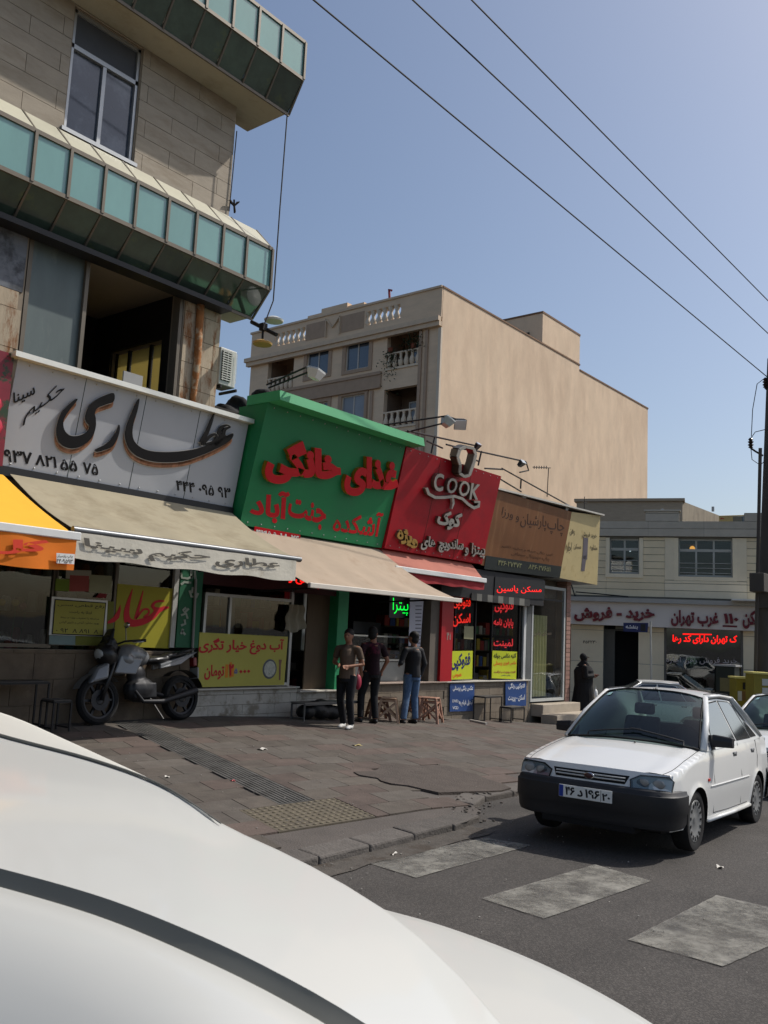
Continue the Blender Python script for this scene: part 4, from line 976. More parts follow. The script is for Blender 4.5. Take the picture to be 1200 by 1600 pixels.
panel('pillar',527,543,880,1080,mat('pillar_green_light',(40,140,92),rough=.6,var=.12),y=YF-.06,th=.3)
# inside the soup kitchen: counter, hanging cloth
MB().box(fx(330,1000),fx(470,1000),YF+.9,YF+1.4,.5,1.5).build('counter',mat('counter_dark',(60,56,52),rough=.5,var=.1),row)
MB().tube([PY(357,935,YF+.25),PY(355,1000,YF+.25)],.12,12).build('gas_bottle',mat('bottle_bluegrey',(96,104,112),rough=.4,var=.1),row,smooth=40)
MB().box(fx(445,930,YF+.1),fx(454,930,YF+.1)+.1,YF+.1,YF+.11,fz(468,942,YF+.1),fz(468,926,YF+.1)).build('door_sticker',pred,row)
cl=MB(); p=PY(462,945,YF-.12); cl.grid(lambda u,v:p+Vector(((u-.5)*.34*(1+.5*v)+.03*math.sin(v*9),-.04*math.sin(u*14),-v*.5*(1-.3*abs(u-.4)))),14,8)
o=cl.build('hanging_cloth',mat('cloth_grey',(150,146,130),rough=.95,var=.1),smooth=True); tag(o,'pale grey cloth hanging in the soup kitchen doorway','cloth')
# --- pizza shop: open front with steel equipment
steel=mat('steel',(150,152,152),rough=.35,metal=.7,var=.12,scale=2)
xa=fx(545,1000); xb=fx(690,1000)
eq=thing('food_counter','stainless steel sandwich counter with glass display inside the red pizza shop','counter',((xa+xb)/2,YF+.9,.5))
zc0=fz(620,1062)
MB().box(xa+.1,xb-.3,YF+.35,YF+1.1,.2,zc0+.35).build('cabinet',steel,eq,bevel=.01)
MB().box(xa+.05,xb-.25,YF+.3,YF+1.15,zc0+.36,zc0+.40).build('counter_top',mat('steel_light',(190,190,186),rough=.3,metal=.6,var=.08),eq)
MB().box(xa+.1,xb-.3,YF+.36,YF+1.0,zc0+.85,zc0+.88).build('glass_shelf',mat('steel_light',(190,190,186)),eq)
MB().box(xa+.1,xb-.3,YF+.33,YF+.34,zc0+.41,zc0+.84).build('display_glass',wgl,eq)
for k in range(9): MB().lathe([(.05,0),(.09,.09),(.0001,.09)],10,(xa+.35+k*.3,YF+.6,zc0+.401)).build('food_tray',rnd.choice(jarc+[white]),eq,smooth=40)
MB().box(fx(600,960),fx(642,960),YF+.8,YF+1.3,zc0+.9,zc0+1.15).build('oven',dark,eq)
for px in (608,620): MB().lathe([(.035,0),(.03,-.03),(.0001,-.03)],12,PY(px,1010,YF+.79),'y').build('oven_knob',white,eq,smooth=40)
MB().box(xa+.05,fx(590,950),YF+1.3,YF+1.8,zc0+.5,zc0+1.9).build('fridge',steel,eq,bevel=.02)
lq=board('neon_sign','glowing green pizza lettering hanging inside the red food shop front','neon sign',[(608,965),(640,966),(641,932),(609,930)],YP(YF+.15),dark,th=.02)
tpx('lettering','پیتزا',[(613,961),(637,962),(638,936),(614,934)],YP(YF+.15),ledg,lq,front=.006,depth=.003,bold=-.005)
mp=board('menu_sheet','long white menu sheet hanging beside the green neon lettering','menu',[(638,1018),(656,1018),(662,936),(641,933)],YP(YF+.05),mat('menu_white',(176,176,184),rough=.6,var=.04),th=.006)
for k in range(12):
    y_=946+k*5.8; MB().slab([PP(x,y,YP(YF+.05))+Vector((0,-.002,0)) for x,y in ((649,y_+1.6),(659-k*.25,y_+1.6),(659-k*.25,y_),(649,y_))],.002,Vector((0,-1,0))).build('menu_line',mat('menu_ink',(90,88,96),rough=.6),mp)
panel('side_column',672,690,925,1066,mat('column_taupe',(104,96,86),rough=.8,var=.12),y=YF-.01,th=.3)
rp=panel('pillar',690,708,905,1066,mat('pillar_red',(170,16,28),rough=.45,var=.06),y=YF-.08,th=.4)
tpx('lettering','۱۳ ۵',[(698,1000),(704,1000),(704,988),(698,988)],YP(YF-.085),pw_,rp,ltr=True,depth=.001,front=.003)
panel('lintel_red',545,708,880,925,mat('pillar_red',(170,16,28)),y=YF+.02,th=.2)
# --- copy shop
window((709,741),930,1062,fm=dark,fw=.03,y=YF+.0); window((767,810,820),930,1062,fm=dark,fw=.03,y=YF+.0)
panel('window_post',818.5,822,925,1064,mat('post_bright',(210,210,206),rough=.5,var=.05),y=YF-.05,th=.05)
panel('door_post',822,829,925,1110,mat('post_grey',(96,98,96),rough=.6,var=.1),y=YF-.02,th=.2)
hd=panel('header_box',690,850,893,938,mat('header_dark',(30,30,32),rough=.6,var=.1),y=YF-.35,th=.6)
for k in range(11):
    x0=737+k*8.3; sc=panel('scallop',x0,x0+8.0,927+k*.9,938+k*.9,mat('scallop_a',(120,118,110),rough=.9) if k%2 else mat('scallop_b',(58,58,56),rough=.9),parent=hd,y=YF-.38,th=.02)
ld=board('led_sign','red dotted LED lettering on the dark header of the copy shop','led sign',[(772,934),(850,936),(852,908),(774,901)],YP(YF-.37),dark,th=.02)
z9=zc(680,890,5.4545)
tpx('lettering','مسکن یاسین',z9((525,200),(905,205),(905,150),(525,125)),YP(YF-.37),ledr,ld,front=.005,depth=.002,bold=.0)
ledo=mat('neon_red',(120,10,8),rough=.5,var=0,emit=(255,40,24),es=.75); ledp=mat('neon_pinkred',(110,10,20),rough=.5,var=0,emit=(235,44,50),es=.6)
def neon(lab,parts,m):
    c=z9(*parts[0][1]); p=PY(c[0][0],c[0][1],YF-.03); root=thing('window_lettering',lab,'lettering',p,'red lit words in the copy shop windows')
    for s,q in parts:
        q=z9(*q)
        tpx('word',s,q,YP(YF-.045),m,root,depth=.004,front=.004,bold=.015)
neon('two red lit words in the narrow window beside the red pillar',[('فتوکپی',[(152,335),(300,350),(302,235),(155,235)]),('اسکن',[(148,490),(298,475),(300,375),(150,370)])],ledo)
neon('three red lit words stacked above the right yellow copy shop poster',[('فتوکپی',[(505,370),(665,375),(668,255),(510,258)]),('پایان نامه',[(495,495),(663,505),(665,420),(500,415)]),('لمینت',[(495,665),(660,670),(662,590),(500,590)])],ledp)
pgr=mat('poster_lime',(196,206,40),rough=.5,var=.05)
q1=board('window_poster','lime poster with dark blue photocopy lettering beside the red pillar','poster',z9((130,938),(315,932),(320,692),(135,695)),YP(YF-.05),pgr,th=.01,group=None)
blu=mat('ink_navy',(30,34,96),rough=.5,var=0)
tpx('lettering','فتوکپی',z9((132,870),(298,850),(300,705),(135,720)),YP(YF-.05),blu,q1,front=.004,depth=.002,bold=.04)
tpx('lettering','عمومی',z9((150,925),(225,920),(225,885),(150,885)),YP(YF-.05),mat('ink_orange',(230,110,30),rough=.5),q1,front=.004,depth=.002,bold=.03)
q2=board('window_poster','lime poster with orange and black photo service lines in the right copy shop window','poster',z9((482,925),(690,935),(698,700),(488,690)),YP(YF-.05),pgr,th=.01)
for s,q,m in (('آتلیه عکاسی جوانه',[(498,765),(690,760),(692,710),(500,705)],pblk),('عکس فوری پرسنلی',[(498,825),(690,815),(692,780),(500,775)],mat('ink_orange',(230,110,30))),('کارت ویزیت و تراکت',[(500,885),(685,885),(686,862),(502,860)],mat('ink_red',(160,40,60),rough=.5)),('چاپ عکس',[(560,908),(640,908),(640,894),(560,894)],blu)):
    tpx('lettering',s,z9(*q),YP(YF-.05),m,q2,front=.004,depth=.001,bold=.02)
board('window_card','small pale sheet stuck on the door edge between the copy shop windows','card',z9((245,590),(325,595),(327,485),(248,480)),YP(YF-.04),mat('card_pale',(150,146,110),rough=.7,var=.1),th=.003)
bl_=mat('board_blue',(44,74,128),rough=.45,var=.1,scale=2); bw_=mat('board_white',(214,216,220),rough=.5,var=0)
b1=board('service_board','blue board offering video to DVD and VCD conversion on the copy shop plinth','sign board',z9((125,1210),(332,1205),(335,970),(128,975)),YP(YF-.06),bl_,th=.015)
for s,q,lt in (('عکس رنگی پرسنلی',[(148,1040),(320,1040),(322,985),(150,985)],0),('تبدیل فیلم به',[(200,1170),(318,1165),(318,1110),(200,1110)],0),('DVD',[(146,1132),(196,1132),(196,1108),(146,1108)],1),('VCD',[(146,1190),(196,1190),(196,1165),(146,1165)],1)):
    tpx('lettering',s,z9(*q),YP(YF-.06),bw_,b1,front=.004,depth=.002,bold=.03,ltr=bool(lt))
b2=board('service_board','blue board for colour photocopy scan and print right of the wire seat','sign board',z9((600,1170),(775,1160),(777,940),(600,950)),YP(YF-.06),bl_,th=.015)
for s,q in (('فتوکپی رنگی',[(622,1025),(762,1020),(764,960),(624,965)]),('اسکن - پرینت',[(620,1130),(762,1125),(764,1065),(620,1070)])): tpx('lettering',s,z9(*q),YP(YF-.06),bw_,b2,front=.004,depth=.002,bold=.03)
# copier inside
MB().box(fx(712,1000),fx(738,1000),YF+.5,YF+1.2,.3,1.35).build('copier',mat('copier_grey',(120,122,120),rough=.5,var=.05),row,bevel=.03)
# --- estate shop at the end
w,xsx,z0,z1=window((830,880),912,1095,g=glass('door_glass',(248,250,249),.99),fm=mat('door_frame_white',(186,188,184),rough=.5,var=.06),fw=.07,name='door')
panel('transom',830,880,935,938,dark,y=YF,th=.03)
panel('return_wall',868,884,905,1098,mat('return_dark',(70,64,58),rough=.8,var=.1),y=YF+.35,th=.05)
cur=MB(); zz0=z0+.1; 
cur.grid(lambda u,v:Vector((fx(842,1000)+u*.75,YF+.22+.04*math.sin(u*30),zz0+v*2.1)),60,2); cur.build('curtain',mat('curtain_cream',(206,200,150),rough=.9,var=.06),row,smooth=True)
tpx('lettering','مسکن یاس',z9((838,570),(990,565),(992,520),(840,515)),YP(YF-.012),dki,row,depth=0,front=.001,bold=.02)
ch=thing('office_chair','dark metal framed chair standing inside the glass estate shop door','chair',(fx(850,1060),YF+.7,z0))
x=fx(852,1060,YF+.6); zz=z0+.02
for dx,dy in ((-.2,-.2),(.2,-.2),(-.2,.2),(.2,.2)): MB().tube([(x+dx,YF+.6+dy,zz),(x+dx*.8,YF+.6+dy*.8,zz+.45)],.014,6).build('leg',dark,ch)
MB().box(x-.22,x+.22,YF+.4,YF+.82,zz+.45,zz+.5).build('seat',dark,ch,bevel=.01); MB().box(x+.18,x+.22,YF+.4,YF+.8,zz+.55,zz+.95).build('backrest',dark,ch,bevel=.01)
bk=mat('brick_pinkish',(160,124,110),rough=.9,var=.12,rand=.12)
zz=fz(887,1097); k=0; xq0=fx(883,1000)+.03
bp=MB().box(xq0,XE-.001,YF+.0,YF+.3,zz-.5,F4[2].z-1.9).build('brick_pier',joint,row)
while zz<F4[1].z-.05:
    MB().box(xq0+.002,XE,YF-.02,YF+.3-.002,zz+.006,zz+.112).build('brick',bk,bp); zz+=.12
# things on the roof: tarpaulin heap, AC unit
tp=MB(); 
pa=[PY(x,y,YF+.6) for x,y in ((345,640),(360,618),(395,598),(430,612),(470,640))]
mb=MB()
for k in range(26):
    a=pa[0].lerp(pa[3],k/25)+Vector((rnd.uniform(-.1,.1),rnd.uniform(-.1,.5),rnd.uniform(-.34,-.22)+.12*math.sin(k*.3))); mb.ell(a,(rnd.uniform(.2,.35),.3,rnd.uniform(.10,.2)),8,5,Matrix.Rotation(rnd.uniform(0,3),3,'Y'))
o=fuse(mb,'tarpaulin_heap',mat('black_tarp',(20,20,22),rough=.85,var=.3,bump=.8,bscale=8),None,.04,2); tag(o,'heap of black tarpaulin on the low roof between the grey and green signs','tarpaulin')
MB().hexa([PY(336,648,YF+.1),PY(400,690,YF+.1),PY(400,690,YF+1.5),PY(336,648,YF+1.5),PY(336,640,YF+.1),PY(400,618,YF+.1),PY(400,618,YF+1.5),PY(336,640,YF+1.5)])
o=MB().box(XC+.02,xl+.3,YF+.02,YF+2,3.2,PY(360,640,YF).z).build('roof_edge_box',roofm,row)
ac=thing('air_conditioner','outdoor air conditioner unit fixed to the corner of the travertine building','air conditioner',PY(355,600,YF+.5))
y=YF+.35; x0=fx(343,575,y);x1=fx(369,575,y);zt_=fz(356,545,y);zb_=fz(356,604,y)
MB().box(x0,x1,y,y+.35,zb_,zt_).build('casing',mat('ac_white',(200,200,192),rough=.5,var=.05),ac,bevel=.015)
MB().box(x0+.04,x1-.13,y-.012,y-.001,zb_+.08,zt_-.05).build('grille_back',dark,ac)
mb=MB()
for k in range(13):
    z=zb_+.1+k*(zt_-zb_-.17)/12; mb.box(x0+.035,x1-.12,y-.028,y-.014,z-.008,z+.008)
for k in range(4): mb.box(x0+.05+k*.1,x0+.062+k*.1,y-.03,y-.0285,zb_+.08,zt_-.05)
o=mb.build('grille_slats',mat('ac_white',(200,200,192)),ac); tag(o,kind='stuff')
for dx in (.05,.4): MB().box(x0+dx,x0+dx+.03,y,YF+.8,zb_-.05,zb_-.002).build('bracket',dark,ac)
# roof ironwork over the red and brown signs
iron=mat('iron_black',(34,30,28),rough=.7,var=.2)
def frame6(lab,segs,Y,r=.02,name='sign_frame',cat='frame',cv=z6,m=iron):
    pts=[[PY(x,y,Y) for x,y in cv(*s)] for s in segs]
    root=thing(name,lab,cat,pts[0][0])
    for s in pts: MB().tube(s,r,6).build('bar',m,root)
    return root
frame6('black iron rail with short uprights above the red sign',[[(180,105),(535,182)],[(315,130),(296,215)],[(275,155),(352,190)],[(370,172),(480,200)],[(544,205),(528,275)],[(480,195),(762,257)],[(490,240),(530,255)]],11.0)
frame6('black iron braces rising above the brown sign',[[(635,342),(740,405)],[(645,290),(970,470)],[(740,340),(737,390)],[(560,290),(650,295)]],11.1)
an=frame6('thin roof antenna with comb of short rods before the blank wall',[[(875,290),(868,430)],[(798,284),(885,288)]]+[[(805+i*12,278),(804+i*12,292)] for i in range(6)],YF+1,.012,'tv_antenna','antenna')
frame6('thin short aerial on the roof end above the cream sign',[[(1053,430),(1051,490)],[(1048,458),(1066,458)]],YF+1,.01,'roof_aerial','aerial')
def flood(lab,px,py,Y,col,w=.28,h=.22,rot=(0,0),arm=None):
    p=PY(px,py,Y); root=thing('floodlight',lab,'floodlight',p)
    rm_=Matrix.Rotation(rot[0],3,'Z')@Matrix.Rotation(rot[1],3,'X')
    V=lambda *c: p+rm_@Vector(c)
    MB().hexa([V(-w/2*.6,.1,-h/2*.6),V(w/2*.6,.1,-h/2*.6),V(w/2*.6,.1,h/2*.6),V(-w/2*.6,.1,h/2*.6),V(-w/2,-.05,-h/2),V(w/2,-.05,-h/2),V(w/2,-.05,h/2),V(-w/2,-.05,h/2)]).build('housing',col,root,bevel=.008)
    MB().hexa([V(-w/2*.9,-.056,-h/2*.9),V(w/2*.9,-.056,-h/2*.9),V(w/2*.9,-.056,h/2*.9),V(-w/2*.9,-.056,h/2*.9),V(-w/2*.9,-.07,-h/2*.9),V(w/2*.9,-.07,-h/2*.9),V(w/2*.9,-.07,h/2*.9),V(-w/2*.9,-.07,h/2*.9)]).build('lamp_glass',mat('lamp_glass',(200,204,204),rough=.1,var=.1,spec=1),root)
    for s in (arm or []): MB().tube([PY(x,y,Y2_) for x,y,Y2_ in s],.018,6).build('arm',iron,root)
    return root
lg=mat('lamp_grey',(176,176,172),rough=.5,var=.1)
flood('grey floodlight at the end of a double arm over the green sign corner',699,659,10.2,lg,.3,.24,(R(60),R(-60)),[[(600,664,11.2),(697,650,10.2)],[(632,676,11.2),(690,662,10.2)]])
flood('black floodlight turned away beside the grey one over the red sign',719,662,10.15,dark,.26,.24,(R(-50),R(40)),[[(703,652,10.2),(716,656,10.15)]])
flood('small dark floodlight on the iron rail above the chef hat',746,697,10.9,dark,.16,.1,(0,R(-50)))
flood('small dark floodlight with trailing cable on the rail above the brown sign',815,724,10.9,dark,.2,.12,(0,R(-40)),[[(822,722,10.9),(826,735,10.9),(812,738,10.9)]])
flood('large white floodlight on a long arm over the green canopy',493,583,9.9,mat('lamp_white',(214,214,210),rough=.4,var=.06),.34,.22,(R(20),R(-75)),[[(417,601,11.3),(478,574,9.9)],[(420,606,11.3),(485,580,9.9)]])
flood('small white lamp on the brown sign top',818,778,10.7,lg,.2,.05,(0,R(-80)))
flood('small white lamp at the joint of the brown and cream signs',886,792,10.7,lg,.2,.05,(0,R(-80)))
# lamps at the balcony corner and its drop cable
lc=thing('lamp_cluster','pair of round street lamps on a bar at the lower balcony corner','lamp',PY(412,510,11))
MB().tube([PY(393,503,11.2),PY(432,523,10.6)],.035,8).build('bar',iron,lc)
for px,py,m in ((428,500,mat('lamp_disc_white',(214,214,206),rough=.4,var=.05)),(410,536,mat('lamp_disc_amber',(190,150,84),rough=.4,var=.1))):
    c=PY(px,py,10.85); MB().lathe([(.0001,.05),(.09,.045),(.17,0),(.16,-.03),(.0001,-.03)],18,c).build('lamp_shade',m,lc,smooth=50)
MB().tube([PY(411,512,10.85),PY(410,532,10.85)],.02,6).build('stem',iron,lc)
MB().box(PY(408,510,10.85).x,PY(408,510,10.85).x+.1,10.8,10.9,PY(410,516,10.85).z,PY(410,505,10.85).z).build('clamp',iron,lc)
o=MB().tube([Vector((10.17,10.8,10.87)),PY(437,330,10.8),PY(427,470,10.8),PY(411,512,10.8)],.012,6).build('drop_cable',iron); tag(o,'thin drop cable hanging from the upper balcony corner to the lamps','cable')
o=MB().tube([PY(370,205,YF-.05),PY(362,290,YF-.05),PY(358,330,YF-.05)],.01,6).build('drop_cable',iron); tag(o,'short thin cable down the corner edge of the travertine wall','cable')
mb=MB()
for k in range(7): a=PY(366,322,YF-.05); mb.bar(a,a+Vector((rnd.uniform(-.15,.15),rnd.uniform(-.1,.1),rnd.uniform(-.12,.12))),.03,.02)
o=mb.build('cable_clamp',iron); tag(o,'small black cable clamp at the corner edge above the lower balcony','clamp')

# goods and fittings inside the shops
bx=[mat('box_%d'%k,c,rough=.6,var=.08) for k,c in enumerate(((170,60,50),(60,90,150),(190,180,160),(200,170,60),(80,120,80),(120,110,100)))]
def stock(px0,px1,Yb,z0,rows,step,lab,cat='shelving'):
    x0,x1=fx(px0,1000,Yb),fx(px1,1000,Yb); root=thing('shelf_unit',lab,cat,(x0,Yb,z0))
    for r in range(rows):
        sh=MB().box(x0,x1,Yb,Yb+.35,z0+r*step,z0+r*step+.025).build('shelf',shelf,root); x=x0+.03
        while x<x1-.1:
            w=rnd.uniform(.08,.2); h=rnd.uniform(.12,step-.08); MB().box(x,min(x+w,x1),Yb+.03,Yb+.3,z0+r*step+.026,z0+r*step+.026+h).build('box',rnd.choice(bx),sh); x+=w+rnd.uniform(.01,.05)
    return root
stock(712,822,YF+1.6,.3,5,.42,'paper stock shelves at the back of the copy shop')
stock(330,470,YF+2.2,.6,5,.42,'shelves with packets at the back of the soup kitchen')
stock(600,700,YF+2.3,.4,5,.42,'shelves of sauces behind the food counter')
fl_=thing('flower_stand','dim stand of flowers inside the florist window at the far left','flower stand',(fx(20,950,YF+.5),YF+.5,.5))
MB().box(fx(-60,950),fx(66,950),YF+.35,YF+.8,.6,1.25).build('bench',shelf,fl_)
for k in range(26):
    x=rnd.uniform(fx(-60,950),fx(66,950)); z=1.3+rnd.uniform(.1,.8); MB().tube([(x,YF+.55,1.25),(x+rnd.uniform(-.1,.1),YF+.5,z)],.008,4).build('stem',mat('stem_green',(50,90,40),rough=.8),fl_); MB().ell((x,YF+.5,z),(.06,.05,.05),7,5).build('bloom',rnd.choice([bx[0],bx[2],bx[3],mat('bloom_pink',(190,110,130))]),fl_)
for px,Yp in ((20,11.0),(720,12.2),(600,12.6),(380,12.6)):
    pass
# seams and fixings on the big signs
for nm,root,F_,n_,k_ in (('g',s2,F2,0,.0),('r',s3,F3,2,.0),('w',s1,G,3,.0)):
    for i in range(1,n_+1):
        t=i/(n_+1); a=F_[0].lerp(F_[1],t); b=F_[3].lerp(F_[2],t); pl_n={'g':plN,'r':plR,'w':plG}[nm][1]
        MB().slab([a+pl_n*.003+Vector((-.004,0,0)),a+pl_n*.003+Vector((.004,0,0)),b+pl_n*.003+Vector((.004,0,0)),b+pl_n*.003+Vector((-.004,0,0))],.002,pl_n).build('panel_seam',mat('sign_seam',(60,60,60) if nm=='w' else (30,50,36),rough=.8),root)  # thin dark strip along each panel joint
    for i in range(12):
        for a,b in ((F_[0],F_[1]),(F_[3],F_[2])):
            p=a.lerp(b,(i+.5)/12)+(F_[2]-F_[1])*(.03 if a is F_[0] else -.03); pl_n={'g':plN,'r':plR,'w':plG}[nm][1]
            MB().ell(p+pl_n*.004,(.012,.012,.012),6,4).build('rivet',alu,root)
# ------------------------------------------------------------------ beige apartment block behind
cor=PD(683,700,46); XB,YB=cor.x,cor.y
print('beige corner',cor)
bw1=mat('beige_render',(228,202,172),rough=.95,var=.12,scale=.9,stretch=(1,1,.4),c2=(204,176,148),fac2=(.46,.78),s2=.5,bump=.3,bscale=3,detail=12)
bw2=mat('facade_stone',(228,200,168),rough=.8,var=.08,scale=.8,stretch=(1,1,4),rand=.04)
bw3=mat('facade_band',(176,150,126),rough=.8,var=.08)
ab=thing('apartment_building','beige apartment block with blank rendered side wall behind the shops','building',(XB,YB,0))
zr=PX(683,452,XB).z
yL=PX(395,530,XB).y; zL=PX(395,530,XB).z; zr=(zr)
xR=PY(1012,640,YB).x; xm=PY(905,580,YB).x; zlow=PY(905,580,YB).z; zlow2=PY(1015,640,YB).z
print('beige',zr,zL,zlow,zlow2,yL,xR)
zlow=(zlow+zlow2)/2
mb=MB(); mb.box(XB+.01,xm,YB-.012,YB+.4,-1,zr); mb.box(xm,xR,YB-.012,YB+.4,-1,zlow); mb.box(xR-.4,xR,YB+.4,yL,-1,zlow); mb.box(XB+.4,xm,yL-.4,yL,-1,zr)
mb.box(xm-.4,xm-.01,YB+.4,yL-.4,zlow-1,zr-.01)
mb.build('side_wall',bw1,ab)
mb=MB(); mb.box(XB+.4,xm-.4,YB+.4,yL-.4,zr-1.2,zr-1.1); mb.box(xm,xR-.4,YB+.4,yL,zlow-.6,zlow-.5); mb.build('roof',roofm,ab)
mb=MB(); mb.box(XB-.05,xm+.05,YB-.05,YB+.45,zr+.002,zr+.1); mb.box(xm+.06,xR+.05,YB-.05,YB+.45,zlow+.002,zlow+.1); mb.build('coping',mat('coping_brown',(128,98,74),rough=.8,var=.1),ab)
# stair head on the roof
x0=PY(780,500,YB+1.5).x;x1=PY(908,530,YB+1.5).x; zt_=PY(850,490,YB+1.5).z
xs8=PY(848,489,YB).x; zs8=PY(848,489,YB).z; ys8=PX(783,500,xs8).y; shd=MB().box(xs8,xm,YB-.013,ys8,zlow-1,zs8).build('stair_head',bw1,ab); MB().box(xs8-.03,xm+.04,YB-.04,ys8+.03,zs8+.001,zs8+.12).build('coping',mat('coping_brown',(128,98,74),rough=.8,var=.1),ab); MB().box(xs8-.06,xs8-.002,YB+.9,YB+3.2,zs8-3.4,zs8-1.1).build('roof_opening_shade',darkroom,shd)  # flat dark sheet paints the shade of the stair head's recessed opening

# front facade X=XB, windows recessed
def fyz(px,py): p=PX(px,py,XB); return p.y,p.z
z3_=zc(380,430,3.0)
def rect(a,b,c,d):   # zoom3 coords: left,right,top,bottom
    l=fyz(*z3_((a,(c+d)/2))[0])[0]; r=fyz(*z3_((b,(c+d)/2))[0])[0]; t=fyz(*z3_(((a+b)/2,c))[0])[1]; bt=fyz(*z3_(((a+b)/2,d))[0])[1]
    return (r,l,bt,t)
open_=[rect(115,235,385,540),rect(300,400,352,470),rect(482,590,305,440),rect(675,835,245,425),rect(658,825,525,705),rect(460,568,562,690),rect(345,395,595,700)]
H=open_; zc1=rect(0,900,200,220)
fl=H[3][3]-H[4][3]   # storey height
allh=list(H)
for k in (1,2,3,4):
    for h in (H[4],H[5],H[1],H[0]):
        z0_=h[2]-(fl*k if h in (H[4],H[5]) else fl*(k+0)); z1_=h[3]-(h[2]-z0_)
        if z0_>0 and not any(abs(z0_-q[2])<1.0 and abs(q[0]-h[0])<1.5 for q in allh): allh.append((h[0],h[1],z0_,z1_))
ys_=sorted({YB,yL}|{v for h in allh for v in h[:2]}); 
mb=MB()
zz_=sorted({-1,zr-1.6}|{v for h in allh for v in h[2:]})
for a,b in zip(ys_,ys_[1:]):
    run=None
    for c_,d_ in zip(zz_,zz_[1:]):
        if d_>zr-1.59: continue
        if any(h[0]<(a+b)/2<h[1] and h[2]<(c_+d_)/2<h[3] for h in allh):
            if run: mb.box(XB,XB+.3,a,b,*run); run=None
        else: run=(run[0],d_) if run else (c_,d_)
    if run: mb.box(XB,XB+.3,a,b,*run)
fac=mb.build('front_wall',bw2,ab)
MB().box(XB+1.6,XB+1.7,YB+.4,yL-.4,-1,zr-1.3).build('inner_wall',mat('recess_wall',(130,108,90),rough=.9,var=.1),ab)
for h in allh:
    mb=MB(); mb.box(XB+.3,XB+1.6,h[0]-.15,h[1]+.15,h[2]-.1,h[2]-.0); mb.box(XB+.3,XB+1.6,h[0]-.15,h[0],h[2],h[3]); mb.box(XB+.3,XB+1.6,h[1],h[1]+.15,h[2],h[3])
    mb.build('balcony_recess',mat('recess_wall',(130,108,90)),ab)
glb=mat('far_glass',(70,80,92),rough=.06,var=.2,scale=1,spec=1.,rand=.15)
glc=mat('far_curtain_glass',(140,144,150),rough=.2,var=.1,scale=1,rand=.1)
wfm=mat('far_frame',(196,190,180),rough=.6,var=.05)
stuc=mat('stucco_light',(222,202,176),rough=.85,var=.08)
for i,h in enumerate(allh):
    balc=(i in (0,3,4)) or (i>6 and abs(h[0]-H[4][0])<.5)
    xg=XB+(1.25 if balc else .12); a,b,c_,d_=h
    if balc: a+= (b-a)*.05; b-=(b-a)*.35; c_+=.05; d_-=.5
    fr=MB()
    for p,q in ((a,a+.07),((a+b)/2-.04,(a+b)/2+.04),(b-.07,b)): fr.box(xg-.04,xg+.03,p,q,c_,d_)
    fr.box(xg-.045,xg+.03,a+.07,b-.07,c_,c_+.07); fr.box(xg-.045,xg+.03,a+.07,b-.07,d_-.07,d_)
    if balc: fr.box(xg-.043,xg+.03,a+.07,b-.07,c_+(d_-c_)*.68,c_+(d_-c_)*.72)
    w=fr.build('window',wfm,fac)
    for p,q,m in ((a+.07,(a+b)/2-.04,glb),((a+b)/2+.04,b-.07,glb if i in(1,2,3) else glc)): MB().box(xg-.01,xg+.01,p,q,c_+.07,d_-.07).build('pane',m if i!=5 else glc,w)
    a,b,c_,d_=h
    if not balc:
        fr=MB()
        for p,q,r,s in ((a-.25,a,c_-.2,d_+.25),(b,b+.25,c_-.2,d_+.25),(a,b,d_,d_+.25),(a,b,c_-.2,c_)): fr.box(XB-.05,XB-.001,p,q,r,s)
        fr.build('window_surround',bw3,fac)
    else:
        MB().box(XB-.06,XB+.12,a,b,c_-.1,c_+.02).build('balcony_ledge',stuc,fac); MB().box(XB-.04,XB+.1,a,b,c_+.78,c_+.86).build('balcony_rail',stuc,fac)
        n_=6
        for k in range(n_):
            y_=a+(k+.5)*(b-a)/n_; MB().lathe([(.09,0),(.14,.1),(.15,.3),(.08,.5),(.07,.62),(.1,.74)],8,(XB+.02,y_,c_+.03)).build('baluster',stuc,fac,smooth=50)
# parapet zone, cornices, M emblem, baluster openings
zp0=zr-1.6
pr=MB()
def yat(px,py=500): return PX(px,py,XB).y
bal1=(yat(*z3_((298,260))[0]),yat(*z3_((155,290))[0])); bal2=(yat(*z3_((745,150))[0]),yat(*z3_((580,180))[0]))
hz0,hz1=zp0+.45,zr-.35
wall_y=[(YB,bal2[0]),(bal2[1],bal1[0]),(bal1[1],yL)]
for a,b in wall_y: pr.box(XB-.08,XB+.28,a,b,zp0,zr-.001)
for a,b in (bal1,bal2): pr.box(XB-.08,XB+.28,a,b,zp0,hz0); pr.box(XB-.08,XB+.28,a,b,hz1,zr-.001)
par=pr.build('parapet',bw2,ab)
for a,b in (bal1,bal2):
    for k in range(7):
        y_=a+(b-a)*k/6; MB().lathe([(.1,0),(.2,.2),(.1,.45),(.1,.55),(.2,.8),(.1,hz1-hz0)],8,(XB+.1,y_,hz0)).build('baluster',mat('baluster_white',(220,206,186),rough=.8,var=.05),par,smooth=50)
mb=MB(); mb.box(XB-.35,XB-.081,YB+.0,yL+.3,zp0-.25,zp0-.002); mb.box(XB-.25,XB-.002,YB+.002,yL+.2,zp0-.5,zp0-.251); mb.box(XB-.15,XB+.3,YB+.002,yL+.1,zr,zr+.12)
mb.build('cornice',mat('cornice_stone',(214,190,162),rough=.8,var=.08),ab)
pa_=(yat(*z3_((572,200))[0]),yat(*z3_((465,225))[0])); pb_=(yat(*z3_((392,250))[0]),yat(*z3_((300,270))[0]))
for a,b in (pa_,pb_): MB().box(XB-.10,XB-.081,a,b,zp0+.35,zr-.25).build('parapet_panel',bw3,par)
ma,mb_=yat(*z3_((460,230))[0]),yat(*z3_((396,240))[0])
m=MB()
